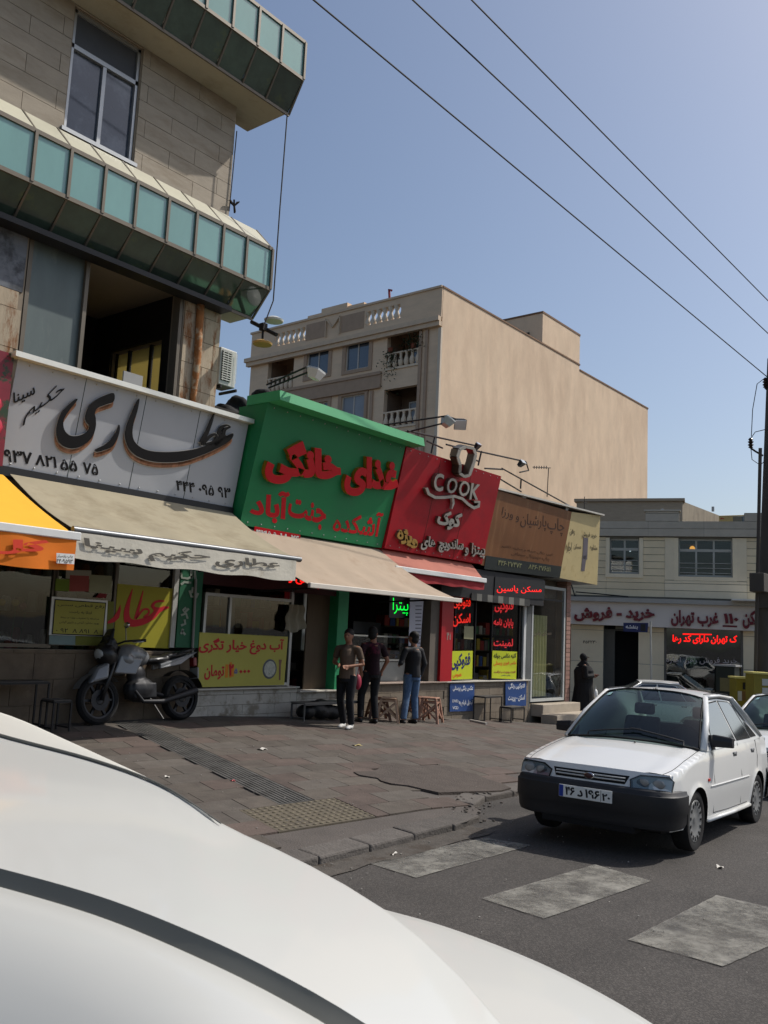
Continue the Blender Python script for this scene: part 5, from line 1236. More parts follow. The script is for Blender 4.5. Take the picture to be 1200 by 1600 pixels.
for p,q in (((ma,zp0+.3),(ma,zr-.2)),((mb_,zp0+.3),(mb_,zr-.2)),((ma,zr-.25),((ma+mb_)/2,zp0+.8)),((mb_,zr-.25),((ma+mb_)/2,zp0+.8))): m.bar((XB-.12,p[0],p[1]),(XB-.12,q[0],q[1]),.06,.16,up=(1,0,0))
m.build('m_emblem',mat('emblem_stone',(206,184,156),rough=.8,var=.05),par)
MB().box(XB-.1,XB+.3,(ma+mb_)/2-1.0,(ma+mb_)/2+1.0,zr+.121,zr+.5).build('parapet_crest',bw2,par)
MB().box(XB-.04,XB+.3,pa_[0]+.1,pb_[1],zr+.121,zr+.3).build('parapet_step',bw2,par)
# string courses and pilasters
mb=MB()
zst=fyz(*z3_((440,500))[0])[1]
ya,yb=H[3][1]+.3,yL-.2
mb.box(XB-.14,XB-.001,ya,yb,zst-.05,zst+.12); mb.box(XB-.08,XB-.001,ya,yb,zst-.65,zst-.051)
mb.box(XB-.16,XB-.002,ya,yb,zst-.82,zst-.651); mb.build('string_course',bw3,fac)
for yy in (YB+1.3,YB+.9,H[3][1]+.9,H[3][1]+1.3): MB().box(XB-.09,XB-.001,yy-.09,yy+.09,1,(zp0-.55) if yy<YB+2 else zst-.9).build('pilaster_rib',bw3,fac)
MB().box(XB-.13,XB+.02,YB-.06,YB+.12,0,zp0-.6).build('corner_strip',mat('strip_white',(214,198,176),rough=.8,var=.05),ab)
# potted plants on the top balcony
pl_=mat('leaf_dark',(46,62,36),rough=.8,var=.4,scale=6)
for k,(yy,lab) in enumerate(((H[3][0]+.5,'bushy potted plant at the right end of the top corner balcony'),(H[3][1]-.3,'trailing plant hanging at the left end of the top corner balcony'))):
    mb=MB(); 
    for i in range(240):
        s=.07; c=Vector((XB-.1+rnd.gauss(0,.15),yy+rnd.gauss(0,.3),H[3][2]+.9+(rnd.gauss(.2,.25) if k==0 else -abs(rnd.gauss(0,.9))))); r_=Matrix.Rotation(rnd.uniform(0,6),3,(rnd.random(),rnd.random(),rnd.random()+.01))
        mb.quad(c+r_@Vector((-s,0,0)),c+r_@Vector((0,-s*.5,0)),c+r_@Vector((s,0,0)),c+r_@Vector((0,s*.5,0)))
    root=thing('balcony_plant',lab,'plant',(XB,yy,H[3][2])); mb.build('leaves',pl_,root)
    MB().lathe([(.12,0),(.17,.25),(.0001,.25)],10,(XB-.05,yy,H[3][2]+.87)).build('pot',mat('pot_clay',(130,70,48),rough=.8),root)
p=PX(609,470,XB+1); o=MB().tube([p-Vector((0,0,.6)),p,PX(608,452,XB+1),PX(612,454,XB+1)],.07,6).build('vent_pipe',mat('pipe_red',(130,20,40),rough=.6,var=0)); tag(o,'dark red vent pipe standing on the apartment roof','pipe')
# ------------------------------------------------------------------ estate office across the side street
fu=Vector((.33,-.944,0)).normalized()       # facade runs to the right
fn=Vector((-.944,-.33,0)).normalized()
F0=PD(1010,1040,29.5); F0.z=zroad(F0.x)
plF=(F0,fn)
def Fq(px,py): p=PP(px,py,plF)-F0; return p.dot(fu),p.z
def FP(u,z,d=0): return Vector((F0.x,F0.y,0))+fu*u+fn*d+Vector((0,0,z))
def fbox(mb,u0,u1,z0,z1,d0,d1): return mb.hexa([FP(u0,z0,d1),FP(u1,z0,d1),FP(u1,z0,d0),FP(u0,z0,d0),FP(u0,z1,d1),FP(u1,z1,d1),FP(u1,z1,d0),FP(u0,z1,d0)])
print('far base',F0,'top',Fq(1030,868),'sign',Fq(1030,945),Fq(1030,978),'Lx',Fq(890,1000),'Rx',Fq(1185,1000))
eo=thing('estate_office','two storey pale stone estate office across the side street','building',F0)
ivory=mat('office_stone',(232,218,188),rough=.75,var=.07,scale=1.5,rand=.04); dimst=mat('office_cladding',(226,210,176),rough=.75,var=.08,scale=1.2,rand=.05)
grst=mat('parapet_cladding',(184,176,160),rough=.8,var=.08,rand=.05)
z7=zc(860,760,3.53)
U=lambda x,y: Fq(*z7((x,y))[0])
uL=-9.; uR=U(1150,500)[0]; zpar=U(620,350)[1]; zbot=-.8; ztop=(U(450,265)[1]); zsb=U(600,640)[1]; plS0=(F0+fn*.35,fn); U2=lambda x,y:(lambda p:(p.dot(fu),p.z))(PP(*z7((x,y))[0],plS0)-F0*1.0); zs0=(U2(110,755)[1]+U2(1130,800)[1])/2+F0.z*1; zs1=(U2(110,632)[1]+U2(1130,660)[1])/2+F0.z
holes=[]
w1=(U(328,450)[0],U(488,450)[0],U(410,552)[1],U(410,358)[1]); w2=(U(708,460)[0],U(1003,460)[0],U(850,572)[1],U(850,362)[1])
dr_=(U(293,900)[0],U(485,900)[0],zbot,U(390,778)[1]); sw_=(U(628,900)[0],U(1062,900)[0],U(850,1170)[1]-.3,U(840,798)[1])
d2=(U(112,900)[0]-2.2,U(112,900)[0],zbot,U(112,765)[1])
print('U',uL,uR,zpar,ztop,zs0,zs1,w1,w2,dr_,sw_)
def fwall(mb,u0,u1,z0,z1,holes,d0,d1):
    us=sorted({u0,u1}|{v for h in holes for v in h[:2] if u0<v<u1}); zs=sorted({z0,z1}|{v for h in holes for v in h[2:] if z0<v<z1})
    for a,b in zip(us,us[1:]):
        run=None
        for c_,d_ in zip(zs,zs[1:]):
            if any(h[0]<(a+b)/2<h[1] and h[2]<(c_+d_)/2<h[3] for h in holes):
                if run: fbox(mb,a,b,*run,d0,d1); run=None
            else: run=(run[0],d_) if run else (c_,d_)
        if run: fbox(mb,a,b,*run,d0,d1)
mb=MB(); fwall(mb,uL,uR,zbot,zpar,[w1,w2,dr_,sw_,d2],-.3,0); fbox(mb,uR-.3,uR,zbot,zpar,-9,-.3); fbox(mb,uL,uL+.3,zbot,zpar,-9,-.3)
ew=mb.build('wall',mat('office_joint',(120,118,110),rough=.9),eo)
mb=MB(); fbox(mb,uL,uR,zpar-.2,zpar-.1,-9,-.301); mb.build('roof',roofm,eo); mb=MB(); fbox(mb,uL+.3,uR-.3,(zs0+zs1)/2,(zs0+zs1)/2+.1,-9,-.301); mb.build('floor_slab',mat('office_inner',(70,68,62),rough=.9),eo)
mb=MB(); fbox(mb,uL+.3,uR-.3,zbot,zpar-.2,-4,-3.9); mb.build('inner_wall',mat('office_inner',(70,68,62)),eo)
# cladding strips upper storey
def strips(u0,u1,z0,z1,h,holes,m,d=.025):
    z=z0
    while z<z1-.02:
        zz=min(z+h,z1); cuts=[h_ for h_ in holes if h_[2]<(z+zz)/2<h_[3] and h_[1]>u0 and h_[0]<u1]
        segs=[(u0,u1)]
        for h_ in cuts:
            ns=[]
            for a,b in segs:
                if h_[1]<=a or h_[0]>=b: ns.append((a,b)); continue
                if a<h_[0]: ns.append((a,h_[0]))
                if b>h_[1]: ns.append((h_[1],b))
            segs=ns
        for a,b in segs:
            L_=b-a; n=max(1,round(L_/2.0))
            for k in range(n): m2=MB(); fbox(m2,a+L_*k/n+.004,a+L_*(k+1)/n-.004,z+.008,zz-.008,-.001,d+rnd.uniform(0,.003)); m2.build('cladding_panel',m,ew)
        z=zz
hs=[(w[0]-.14,w[1]+.14,w[2]-.14,w[3]+.02) for w in (w1,w2)]
strips(uL+2,uR,zs1+.22,zpar-.02,.235,[hs[0],(hs[1][0]-.3,hs[1][1]+.3,zs1,zpar)],dimst)
strips(hs[1][0]-.3,hs[1][1]+.3,zs1+.22,hs[1][2],.235,[],ivory,.05)
for a,b in ((hs[1][0]-.3,hs[1][0]),(hs[1][1],hs[1][1]+.3)): m2=MB(); fbox(m2,a,b,hs[1][2]+.01,zpar-.03,-.001,.05); m2.build('window_pier',ivory,ew)
for h_ in hs:
    m2=MB()
    for q in ((h_[0],h_[0]+.13,h_[2],h_[3]),(h_[1]-.13,h_[1],h_[2],h_[3]),(h_[0]+.13,h_[1]-.13,h_[2],h_[2]+.13)): fbox(m2,*q,-.05,.06)
    m2.build('window_surround',ivory,ew)
# parapet of grey cladding standing a little proud
pm_=MB(); fbox(pm_,uL,uR+.1,zpar,ztop,-.25,.10); x1_=U(525,240)[0]; x2_=U(710,240)[0]; fbox(pm_,x1_,x2_,ztop,U(600,212)[1],-.25,.10); x3_=U(1070,250)[0]; fbox(pm_,x3_,uR+.1,ztop+.001,U(1100,222)[1],-.25,.10); par2=pm_.build('parapet',mat('office_joint',(120,118,110)),eo)
def pstrip(u0,u1,z0,z1,h):
    z=z0
    while z<z1-.05:
        zz=min(z+h,z1); n=max(1,round((u1-u0)/1.8))
        for k in range(n): m2=MB(); fbox(m2,u0+(u1-u0)*k/n+.004,u0+(u1-u0)*(k+1)/n-.004,z+.006,zz-.006,.099,.13+rnd.uniform(0,.004)); m2.build('cladding_panel',grst,par2)
        z=zz
pstrip(uL+2,uR+.1,zpar,ztop,.26); pstrip(x1_,x2_,ztop,U(600,212)[1],.26); pstrip(x3_,uR+.1,ztop,U(1100,222)[1],.26)
m2=MB(); fbox(m2,uL,uR+.14,ztop+.0,ztop+.06,-.28,.16) if False else None
fbox(m2,x1_-.05,x2_+.05,U(600,212)[1]+.001,U(600,212)[1]+.06,-.28,.17); m2.build('coping',grst,eo)
# windows
offf=mat('office_frame',(176,176,168),rough=.5,var=.05); offg=glass('office_glass',(222,228,224),.8)
def owin(w,vs,hsplit,name='window',bars=True):
    m2=MB(); a,b,c_,d_=w; t=.06
    fbox(m2,a,b,c_,c_+t,-.16,-.08); fbox(m2,a,b,d_-t,d_,-.16,-.08)
    for v in [0]+vs+[1]: u=a+(b-a)*v; fbox(m2,max(a,u-t/2),min(b,u+t/2),c_+t,d_-t,-.155,-.085)
    hh=c_+(d_-c_)*hsplit; fbox(m2,a+t/2,b-t/2,hh,hh+.09,-.159,-.081)
    o=m2.build(name,offf,ew)
    us=[a]+[a+(b-a)*v for v in vs]+[b]
    for p,q in zip(us,us[1:]):
        for r,s in ((c_+t,hh),(hh+.09,d_-t)):
            m3=MB(); fbox(m3,p+t/2,q-t/2,r,s,-.125,-.115); m3.build('pane',offg,o)
    if bars:
        m3=MB()
        for k in range(3): z=c_+.12+k*.16; m3.tube([FP(a+.02,z,-.04),FP(b-.02,z,-.04)],.012,5)
        m3.build('guard_rail',offf,ew)
owin(w1,[.5],.66); owin(w2,[.33,.66],.66); 
lb=thing('hanging_bulb','warm lit round lamp seen inside the upper right office window','lamp',FP(U(780,402)[0],U(780,402)[1],-1)); 
pbulb=FP(U(782,402)[0],U(782,402)[1],-.8); MB().ell(pbulb,(.09,.09,.09),12,8).build('bulb',mat('bulb_warm',(255,190,90),var=0,emit=(255,176,80),es=2.2),lb,smooth=True); MB().tube([pbulb,pbulb+Vector((0,0,.5))],.008,5).build('cord',dark,lb)
pb2=FP(U(430,412)[0],U(430,412)[1],-.8); lb2=thing('hanging_bulb','tiny cool lamp inside the upper left office window','lamp',pb2); MB().ell(pb2,(.035,.035,.035),8,6).build('bulb',mat('bulb_cool',(230,240,255),var=0,emit=(230,240,255),es=2.5),lb2,smooth=True); MB().tube([pb2,pb2+Vector((0,0,.4))],.006,5).build('cord',dark,lb2)
# sign band
sg=thing('office_sign','long white fascia sign with dark red estate lettering across the office front','sign',FP(0,zs0,.3))
m2=MB(); fbox(m2,U(105,700)[0],uR-.05,zs0,zs1,.05,.35); m2.build('fascia',mat('fascia_white',(214,206,198),rough=.5,var=.05,scale=1),sg)
m2=MB(); fbox(m2,U(105,700)[0]-.1,uR,zs1+.001,zs1+.14,.0,.5); m2.build('fascia_cap',mat('fascia_cap',(168,166,160),rough=.7,var=.08),sg)
plS=(FP(0,0,.352),fn); mr_=mat('letter_maroon',(110,24,38),rough=.4,var=.1); mrs=mat('letter_maroon_side',(70,20,28),rough=.5)
for s,q in (('خرید - فروش',[(132,745),(575,745),(575,665),(132,665)]),('غرب تهران',[(665,772),(928,780),(928,690),(665,680)]),('۱۱۰',[(955,756),(1038,760),(1038,702),(955,700)]),('مسکن',[(1060,785),(1210,790),(1210,690),(1060,680)])):
    tpx('lettering',s,z7(*q),plS,mr_,sg,bold=.045,depth=.05,front=.055,ltr=(s=='۱۱۰'))
m2=[PP(x,y,plS)+fn*.01 for x,y in z7((950,775),(1030,778),(1030,768),(950,765))]; MB().slab(m2,.01,fn).build('underline',mr_,sg)
# ground floor: piers cladding, door, shop window
clm=ivory
for a,b,h_ in ((U(112,900)[0],dr_[0],1.0),(dr_[1],sw_[0],1.0),(sw_[1],uR,1.0)):
    z=zbot
    while z<zs0-.01:
        zz=min(z+1.05,zs0-.002); m2=MB(); fbox(m2,a+.006,b-.006,z+.006,zz-.006,-.001,.03); m2.build('cladding_panel',clm,ew); z=zz
m2=MB(); fbox(m2,dr_[0],dr_[1],zs0-.35,zs0-.002,-.0,.03)
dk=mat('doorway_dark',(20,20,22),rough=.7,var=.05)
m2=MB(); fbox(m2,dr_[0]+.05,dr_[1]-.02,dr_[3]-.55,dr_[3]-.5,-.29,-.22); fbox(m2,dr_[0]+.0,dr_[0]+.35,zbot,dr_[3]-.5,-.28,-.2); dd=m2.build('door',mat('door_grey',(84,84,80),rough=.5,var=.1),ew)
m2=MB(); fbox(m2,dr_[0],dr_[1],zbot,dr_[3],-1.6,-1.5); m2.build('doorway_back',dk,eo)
m2=MB(); fbox(m2,dr_[0]+.36,dr_[1],dr_[3]-.49,dr_[3],-.26,-.22); m2.build('door_transom',mat('transom_grey',(120,120,112),rough=.5),ew)
owin2=MB(); a,b,c_,d_=sw_; t=.07
for q in ((a,a+t,c_,d_),(b-t,b,c_,d_),(a+t,b-t,d_-t,d_),(a+t,b-t,c_,c_+t)): fbox(owin2,*q,-.06,.04)
sw=owin2.build('shop_window',mat('frame_taupe',(96,92,86),rough=.6,var=.1),ew); m2=MB(); fbox(m2,a+t,b-t,c_+t,d_-t,-.02,-.01); m2.build('pane',glass('shop_glass_dark',(214,220,218),.8,refl=1.9),sw)
led=thing('led_sign','glowing red scrolling sign inside the estate office window','led sign',FP(U(850,850)[0],U(850,850)[1],-.1))
plL=(FP(0,0,.0),fn)
m2=[PP(x,y,plL)-fn*.04 for x,y in z7((668,880),(1032,885),(1032,812),(668,800))]; MB().slab(m2,.04,fn).build('board',dark,led)
tpx('lettering','ک تهران دارای کد رها',z7((672,868),(1028,872),(1030,822),(675,818)),plL,ledr,led,depth=.004,front=.03,bold=.03)
m2=[PP(x,y,plL)+fn*.03 for x,y in z7((730,818),(890,820),(890,814),(730,811))]; MB().slab(m2,.004,fn).build('lit_bar',ledr,led)
wl=thing('window_lettering','pale outlined words across the lower estate office window','lettering',FP(U(850,960)[0],U(850,960)[1],.02))
tpx('word','خرید فروش رهن اجاره',z7((640,978),(1030,985),(1030,945),(640,940)),(FP(0,0,.01),fn),mat('outline_pale',(200,190,190),rough=.5),wl,depth=.002,front=.004,bold=-.005)
tpx('number','۴۵۲۲۳۰',z7((180,866),(255,866),(255,850),(180,850)),(FP(0,0,.032),fn),dki,tag(thing('wall_number','small black painted number on the office wall left of the door','number',FP(U(215,858)[0],U(215,858)[1],.03))),depth=.002,front=.004,bold=.02,ltr=True)
tg=thing('awning_light','thin white strip awning edge at the right end of the office fascia','awning',FP(U(1065,658)[0],zs1,.5)); m2=MB(); fbox(m2,U(995,658)[0],uR,zs1+.142,zs1+.18,.0,1.0); m2.build('sheet',white,tg)
# cables under the upper windows
for lab,q in (('sagging black cable across the office wall below the left window','115,540 140,620 140,582 260,592 430,608'),('black cable lying along the top of the office fascia','205,620 330,628 450,625 560,632 700,630')):
    pts=[tuple(float(v) for v in t.split(',')) for t in q.split()]
    o=MB().tube([PP(x,y,(FP(0,0,.3),fn)) for x,y in z7(*pts)],.022,6).build('wall_cable',dark); tag(o,lab,'cable')
# roof rail, dish, structures behind the office
ra=thing('roof_railing','thin metal railing on the roof left of the raised parapet','railing',FP(U(400,240)[0],ztop,-.5))
for s in ([(270,218),(525,207)],[(270,248),(525,238)],[(348,213),(348,262)],[(272,216),(272,266)]): MB().tube([PP(x,y,(FP(0,0,-.6),fn)) for x,y in z7(*s)],.02,6).build('rail',mat('rail_grey',(130,126,116),rough=.6),ra)
rs=thing('roof_house','beige brick block rising behind the office roof','building',FP(U(630,170)[0],ztop,-9))
Fb=lambda x,y,d:(lambda p:((p-F0).dot(fu),p.z))(PP(*z7((x,y))[0],(FP(0,0,-d),fn)))
u0,_=Fb(530,150,9);u1,_=Fb(728,150,9);zt_=Fb(630,82,9)[1]
bbr=mat('buff_brick',(176,158,134),rough=.9,var=.1,stretch=(1,1,6),scale=3); ren=mat('grey_render',(134,124,106),rough=.95,var=.2,scale=1.5,c2=(110,98,82),fac2=(.5,.7))
m2=MB(); fbox(m2,u0-3,u1,ztop-2,zt_,-9.4,-9); m2.build('wall',bbr,rs); m2=MB(); fbox(m2,u0-3.1,u1+.1,zt_+.001,zt_+.12,-9.5,-8.9); m2.build('coping',bbr,rs)
# receding side wall (faces the camera's right)
a=FP(u1,0,-9); b=PD(z7((930,160))[0][0],z7((930,160))[0][1],50); b2=Vector((b.x,b.y,0))
m2=MB(); dirw=(b2-Vector((a.x,a.y,0))).normalized(); nw=Vector((-dirw.y,dirw.x,0))
A0=Vector((a.x,a.y,0)); B0=b2
m2.hexa([A0+Vector((0,0,ztop-2)),B0+Vector((0,0,ztop-2)),B0+nw*.3+Vector((0,0,ztop-2)),A0+nw*.3+Vector((0,0,ztop-2)),A0+Vector((0,0,zt_)),B0+Vector((0,0,b.z)),B0+nw*.3+Vector((0,0,b.z)),A0+nw*.3+Vector((0,0,zt_))]); m2.build('side_wall',ren,rs)
gw=thing('graffiti_wall','yellowish low wall with coloured graffiti on the roofline behind the office','wall',PD(1140,810,51))
q=[PD(x,y,51) for x,y in z7((925,268),(1165,272),(1165,155),(925,162))]; ngw=(q[1]-q[0]).cross(q[3]-q[0]).normalized()
MB().slab([q[0]-Vector((0,0,3)),q[1]-Vector((0,0,3)),q[2],q[3]],.4,ngw).build('wall_face',mat('wall_ochre',(196,170,112),rough=.9,var=.12),gw)
plW=(q[0],ngw)
for pts,c in (([(935,190),(942,175),(955,178),(950,192)],(190,50,40)),([(935,210),(955,205),(965,220)],(190,50,40)),([(985,262),(1000,225),(1015,240),(1030,215),(1050,225)],(40,40,44)),([(980,265),(1050,262)],(60,60,70)),([(975,240),(1000,210),(1040,205)],(90,90,100)),([(1018,205),(1040,212),(1038,222),(1015,222),(1018,205)],(50,50,56)),([(945,235),(965,230)],(170,80,50))):
    polypx('graffiti_stroke',[z7(*ribbon(pts,[7]*len(pts)))],plW,mat('spray_%d_%d'%(c[0],c[2]),c,rough=.7),gw,.02,.015)
tk=thing('rooftop_cabinet','pale grey rooftop cooler box with a printed panel near the pole','cooler',PD(1175,815,48)); q=[PD(x,y,47) for x,y in z7((1058,232),(1160,236),(1160,165),(1055,165))]; n_=(q[1]-q[0]).cross(q[3]-q[0]).normalized()
MB().slab(q,1.2,n_).build('casing',mat('cooler_dark',(100,112,112),rough=.6,var=.1),tk); c_=(q[0]+q[1]+q[2]+q[3])/4; MB().slab([c_+(v-c_)*.82+n_*.01 for v in q],.01,n_).build('front_panel',mat('cooler_pale',(170,180,182),rough=.5,var=.05),tk)
ds=thing('satellite_dish','white satellite dish on the office roof','dish',PP(*z7((612,190))[0],(FP(0,0,-3),fn))); c_=ds.location.copy()
M_=Matrix.Rotation(R(50),3,'Z')@Matrix.Rotation(R(70),3,'X'); mb=MB(); mb.lathe([(.0001,0),(.15,.02),(.3,.08),(.42,.16)],18); mb.v=[M_@v+c_ for v in mb.v]
me=MB(); k=len(mb.f); me.v=mb.v; me.f=mb.f[:-2]; me.build('reflector',white,ds,smooth=True); MB().tube([c_,c_-Vector((0,0,.8))],.03,6).build('mast',alu,ds)
for lab,x,y,y2 in (('thin vent pipe at the brick roof corner',732,68,85),('small hooked vent pipe on the render wall top',897,112,138)):
    o=MB().tube([PP(*z7((x,y2))[0],(FP(0,0,-9.2),fn)),PP(*z7((x,y))[0],(FP(0,0,-9.2),fn))],.06,6).build('vent_pipe',alu); tag(o,lab,'pipe')
# ------------------------------------------------------------------ street name post
sp=thing('street_sign','dark blue street name plate on a slim pale post before the office','sign',PW(1018,1112))
base=PD(1018,1000,27.); plp=(base,fn)
pp=[PP(x,y,plp) for x,y in z7((553,745),(560,1100))]; pp[1]=Vector((pp[1].x,pp[1].y,-.6)); MB().tube([pp[0],pp[1]],.035,8).build('post',mat('post_pale',(176,174,166),rough=.6,var=.1),sp)
q=[PP(x,y,plp)+fn*.05 for x,y in z7((403,800),(537,806),(540,753),(403,752))]; MB().slab(q,.02,fn).build('name_plate',mat('plate_blue',(26,36,84),rough=.5,var=.05),sp)
tpx('lettering','بنفشه',z7((415,788),(482,790),(482,766),(415,764)),(q[0],fn),bw_,sp,depth=.002,front=.004,bold=.02)
q=[PP(x,y,plp)+fn*.053 for x,y in z7((498,798),(525,799),(525,760),(498,759))]; MB().slab(q,.002,fn).build('plate_emblem',dark,sp)
# ------------------------------------------------------------------ utility pole with wires (right edge)
up=thing('utility_pole','weathered steel lattice utility pole with insulators at the right edge','utility pole',PD(1190,1090,26))
wd=mat('pole_steel',(78,72,66),rough=.8,var=.2,scale=3,stretch=(1,1,.3)); ins=mat('insulator',(44,30,28),rough=.3,var=.1)
def D26(x,y,D=26.): return PD(x,y,D)
pb=D26(1191,1100); pt=D26(1206,560)
MB().tube([Vector((pb.x,pb.y,-.7)),pb,pt],[.24,.22,.12],10).build('shaft',wd,up,smooth=50)
MB().tube([D26(1179,1110,25.6),D26(1188,700,25.6)],.05,8).build('conduit',wd,up)
MB().box(D26(1178,920).x,D26(1200,920).x,D26(1188,920).y-.3,D26(1188,920).y+.1,D26(1188,950).z,D26(1188,920,26).z+.9*0+.0).build('junction_box',wd,up)
q=D26(1187,910,25.5); MB().box(q.x-.3,q.x+.3,q.y-.2,q.y+.2,q.z-.28,q.z+.25).build('junction_box',wd,up,bevel=.02)
for lab,px,py in (('up',1196,598),('low',1173,692)):
    c_=D26(px,py); mb=MB(); mb.lathe([(.03,-.16),(.07,-.13),(.04,-.1),(.085,-.06),(.04,-.02),(.085,.03),(.04,.06),(.07,.1),(.03,.15)],12,c_); mb.build('insulator',ins,up,smooth=50)
MB().tube([D26(1173,700),D26(1180,705),D26(1192,712)],.03,6).build('bracket',iron,up); MB().tube([D26(1196,606),D26(1203,612)],.04,6).build('bracket',iron,up)
MB().tube([D26(1196,590),D26(1183,600),D26(1176,640),D26(1174,682)],.012,5).build('jumper_wire',iron,up); MB().tube([D26(1173,698),D26(1175,718),D26(1188,727),D26(1195,720)],.012,5).build('jumper_wire',iron,up); MB().tube([D26(1174,684),D26(1180,675),D26(1200,670)],.012,5).build('jumper_wire',iron,up)
def wire(px0,py0,px1,py1,zn,lab,sag=.0,D=26):
    a=PD(px1,py1,D); b=PZ(px0,py0,zn); dirn=(b-a); pts=[]
    for k in range(25):
        t=k/24*1.6; pts.append(a+dirn*t)
    o=MB().tube(pts,.014,6).build('overhead_wire',iron); tag(o,lab,'wire',group='overhead wires crossing the sky')
wire(490,0,1200,590,11.2,'lowest overhead wire running to the upper pole insulator')
wire(645,0,1215,535,12.2,'middle overhead wire between the two others',D=27)
wire(737,0,1215,485,12.8,'highest overhead wire nearest the top right corner',D=27.5)
# ------------------------------------------------------------------ yellow boxes by the pole
ym=mat('bin_yellow',(140,126,40),rough=.5,var=.12,c2=(150,130,40),fac2=(.55,.7)); 
def bins(lab,D,px0,px1,py0,dd,papers):
    a=PD(px0,py0,D);b=PD(px1,py0,D); root=thing('charity_box',lab,'bin',((a.x+b.x)/2,(a.y+b.y)/2,-.5),group='yellow street boxes by the pole')
    u=(Vector((b.x,b.y,0))-Vector((a.x,a.y,0))); L_=u.length; u.normalize(); n=Vector((u.y,-u.x,0));  z1=a.z; z0=-.45
    P=lambda s,d,z: Vector((a.x,a.y,0))+u*s-n*d+Vector((0,0,z))
    MB().hexa([P(0,0,z0),P(L_,0,z0),P(L_,dd,z0),P(0,dd,z0),P(0,0,z1),P(L_,0,z1),P(L_,dd,z1),P(0,dd,z1)]).build('body',ym,root,bevel=.015)
    MB().hexa([P(-.03,-.03,z1+.001),P(L_+.03,-.03,z1+.001),P(L_+.03,dd+.03,z1+.001),P(-.03,dd+.03,z1+.001),P(-.03,-.03,z1+.05),P(L_+.03,-.03,z1+.05),P(L_+.03,dd+.03,z1+.05),P(-.03,dd+.03,z1+.05)]).build('lid',mat('bin_lid',(222,208,120),rough=.5,var=.08),root)
    for s0,s1,h0,h1,m in papers: MB().hexa([P(L_*s0,-.012,z1-h1),P(L_*s1,-.012,z1-h1),P(L_*s1,-.002,z1-h1),P(L_*s0,-.002,z1-h1),P(L_*s0,-.012,z1-h0),P(L_*s1,-.012,z1-h0),P(L_*s1,-.002,z1-h0),P(L_*s0,-.002,z1-h0)]).build('paper_notice',m,root)
    return root
ppw=mat('paper_white',(196,196,184),rough=.7,var=.1)
bins('yellow street box with pasted white papers left of its twin',25.5,1150,1175,1060,.5,[(.1,.35,.35,.62,ppw),(.42,.62,.1,.3,dark),(.66,.98,.14,.6,ppw),(.35,.6,.35,.6,mat('paper_brown',(120,90,50),rough=.8))])
bins('yellow street box with pale lid nearest the pole',24.5,1178,1206,1053,.6,[(.45,.98,.12,.3,ppw),(.45,.98,.36,.55,ppw)])
gb=thing('street_cabinet','dark green street cabinet with pale lid before the office window','cabinet',PD(1136,1100,27.5)); a=PD(1118,1060,27.5); b=PD(1154,1042,27.5)
MB().box(a.x,a.x+.5,b.y,a.y,-.5,b.z).build('body',mat('cabinet_green',(34,44,38),rough=.5,var=.1),gb,bevel=.02); MB().box(a.x-.05,a.x+.55,b.y-.05,a.y+.05,b.z+.001,b.z+.06).build('lid',lg,gb)
MB().box(a.x-.01,a.x-.001,(a.y+b.y)/2-.15,(a.y+b.y)/2+.15,b.z-.75,b.z-.35).build('notice',mat('paper_tan',(130,120,80),rough=.8),gb)
# extra city behind so no empty horizon
far=mat('distant_block',(176,160,140),rough=.9,var=.1)
for k,(x,y,w,d,h) in enumerate(((70,-30,14,10,12),(80,-8,12,12,9),(60,70,20,14,14),(20,80,26,16,10),(-20,70,22,14,16),(95,30,14,20,9))):
    root=thing('distant_building',['cream','low cream','wide ochre','broad','tall pale','plain sandy'][k]+' city block far behind the street','building',(x,y,-1))
    MB().box(x,x+w,y,y+d,-1.5,h).build('wall',far,root); MB().box(x-.2,x+w+.2,y-.2,y+d+.2,h+.001,h+.5).build('roof',roofm,root)
# ------------------------------------------------------------------ cars
paint=mat('car_paint_white',(226,226,222),rough=.32,var=.02,scale=1.5,spec=.5,coat=.6)
bump_=mat('bumper_charcoal',(38,39,42),rough=.55,var=.08,scale=6)
rubber=mat('tyre_rubber',(26,26,27),rough=.9,var=.15,scale=10,c2=(58,54,48),fac2=(.55,.75),s2=5)
seam=mat('seam_black',(14,14,15),rough=.8,var=0)
tint=mat('side_glass',(26,32,36),rough=.04,var=.1,spec=1.,coat=1.)
wsg=glass('windscreen_glass',(190,212,206),.92,refl=1.6)
cover=mat('wheel_cover',(150,152,152),rough=.35,metal=.5,var=.08); chr_=mat('chrome',(200,200,200),rough=.15,metal=1,var=.05)
trimb=mat('interior_dark',(62,64,68),rough=.9,var=.1)
def sm(x,pts):
    if x<=pts[0][0]: return pts[0][1]
    for (a,va),(b,vb) in zip(pts,pts[1:]):
        if x<=b:
            t=(x-a)/(b-a); return va+(vb-va)*t
    return pts[-1][1]
WX=[(0,.66),(.06,.715),(.14,.752),(.3,.785),(.8,.80),(1.5,.803),(2.6,.803),(3.3,.79),(3.7,.765),(3.86,.72),(3.94,.62)]
SX=[(0,.70),(.12,.725),(.3,.755),(.6,.81),(1.0,.872),(1.25,.90),(2.2,.925),(3.1,.945),(3.5,.955),(3.94,.925)]
def sz(z): return sm(z,[(.2,.955),(.32,.975),(.45,.992),(.555,1.0),(.575,.996),(.68,.985),(.80,.968),(.9,.945),(1,.92)])
def side_y(x,z): return sm(x,WX)*sz(z)
ARC=[(.72,.335),(3.065,.335)]
def lowz(x):
    z=.235
    for c,r in ARC:
        if abs(x-c)<r: z=max(z,.255+math.sqrt(r*r-(x-c)**2)*1.0)
    return z
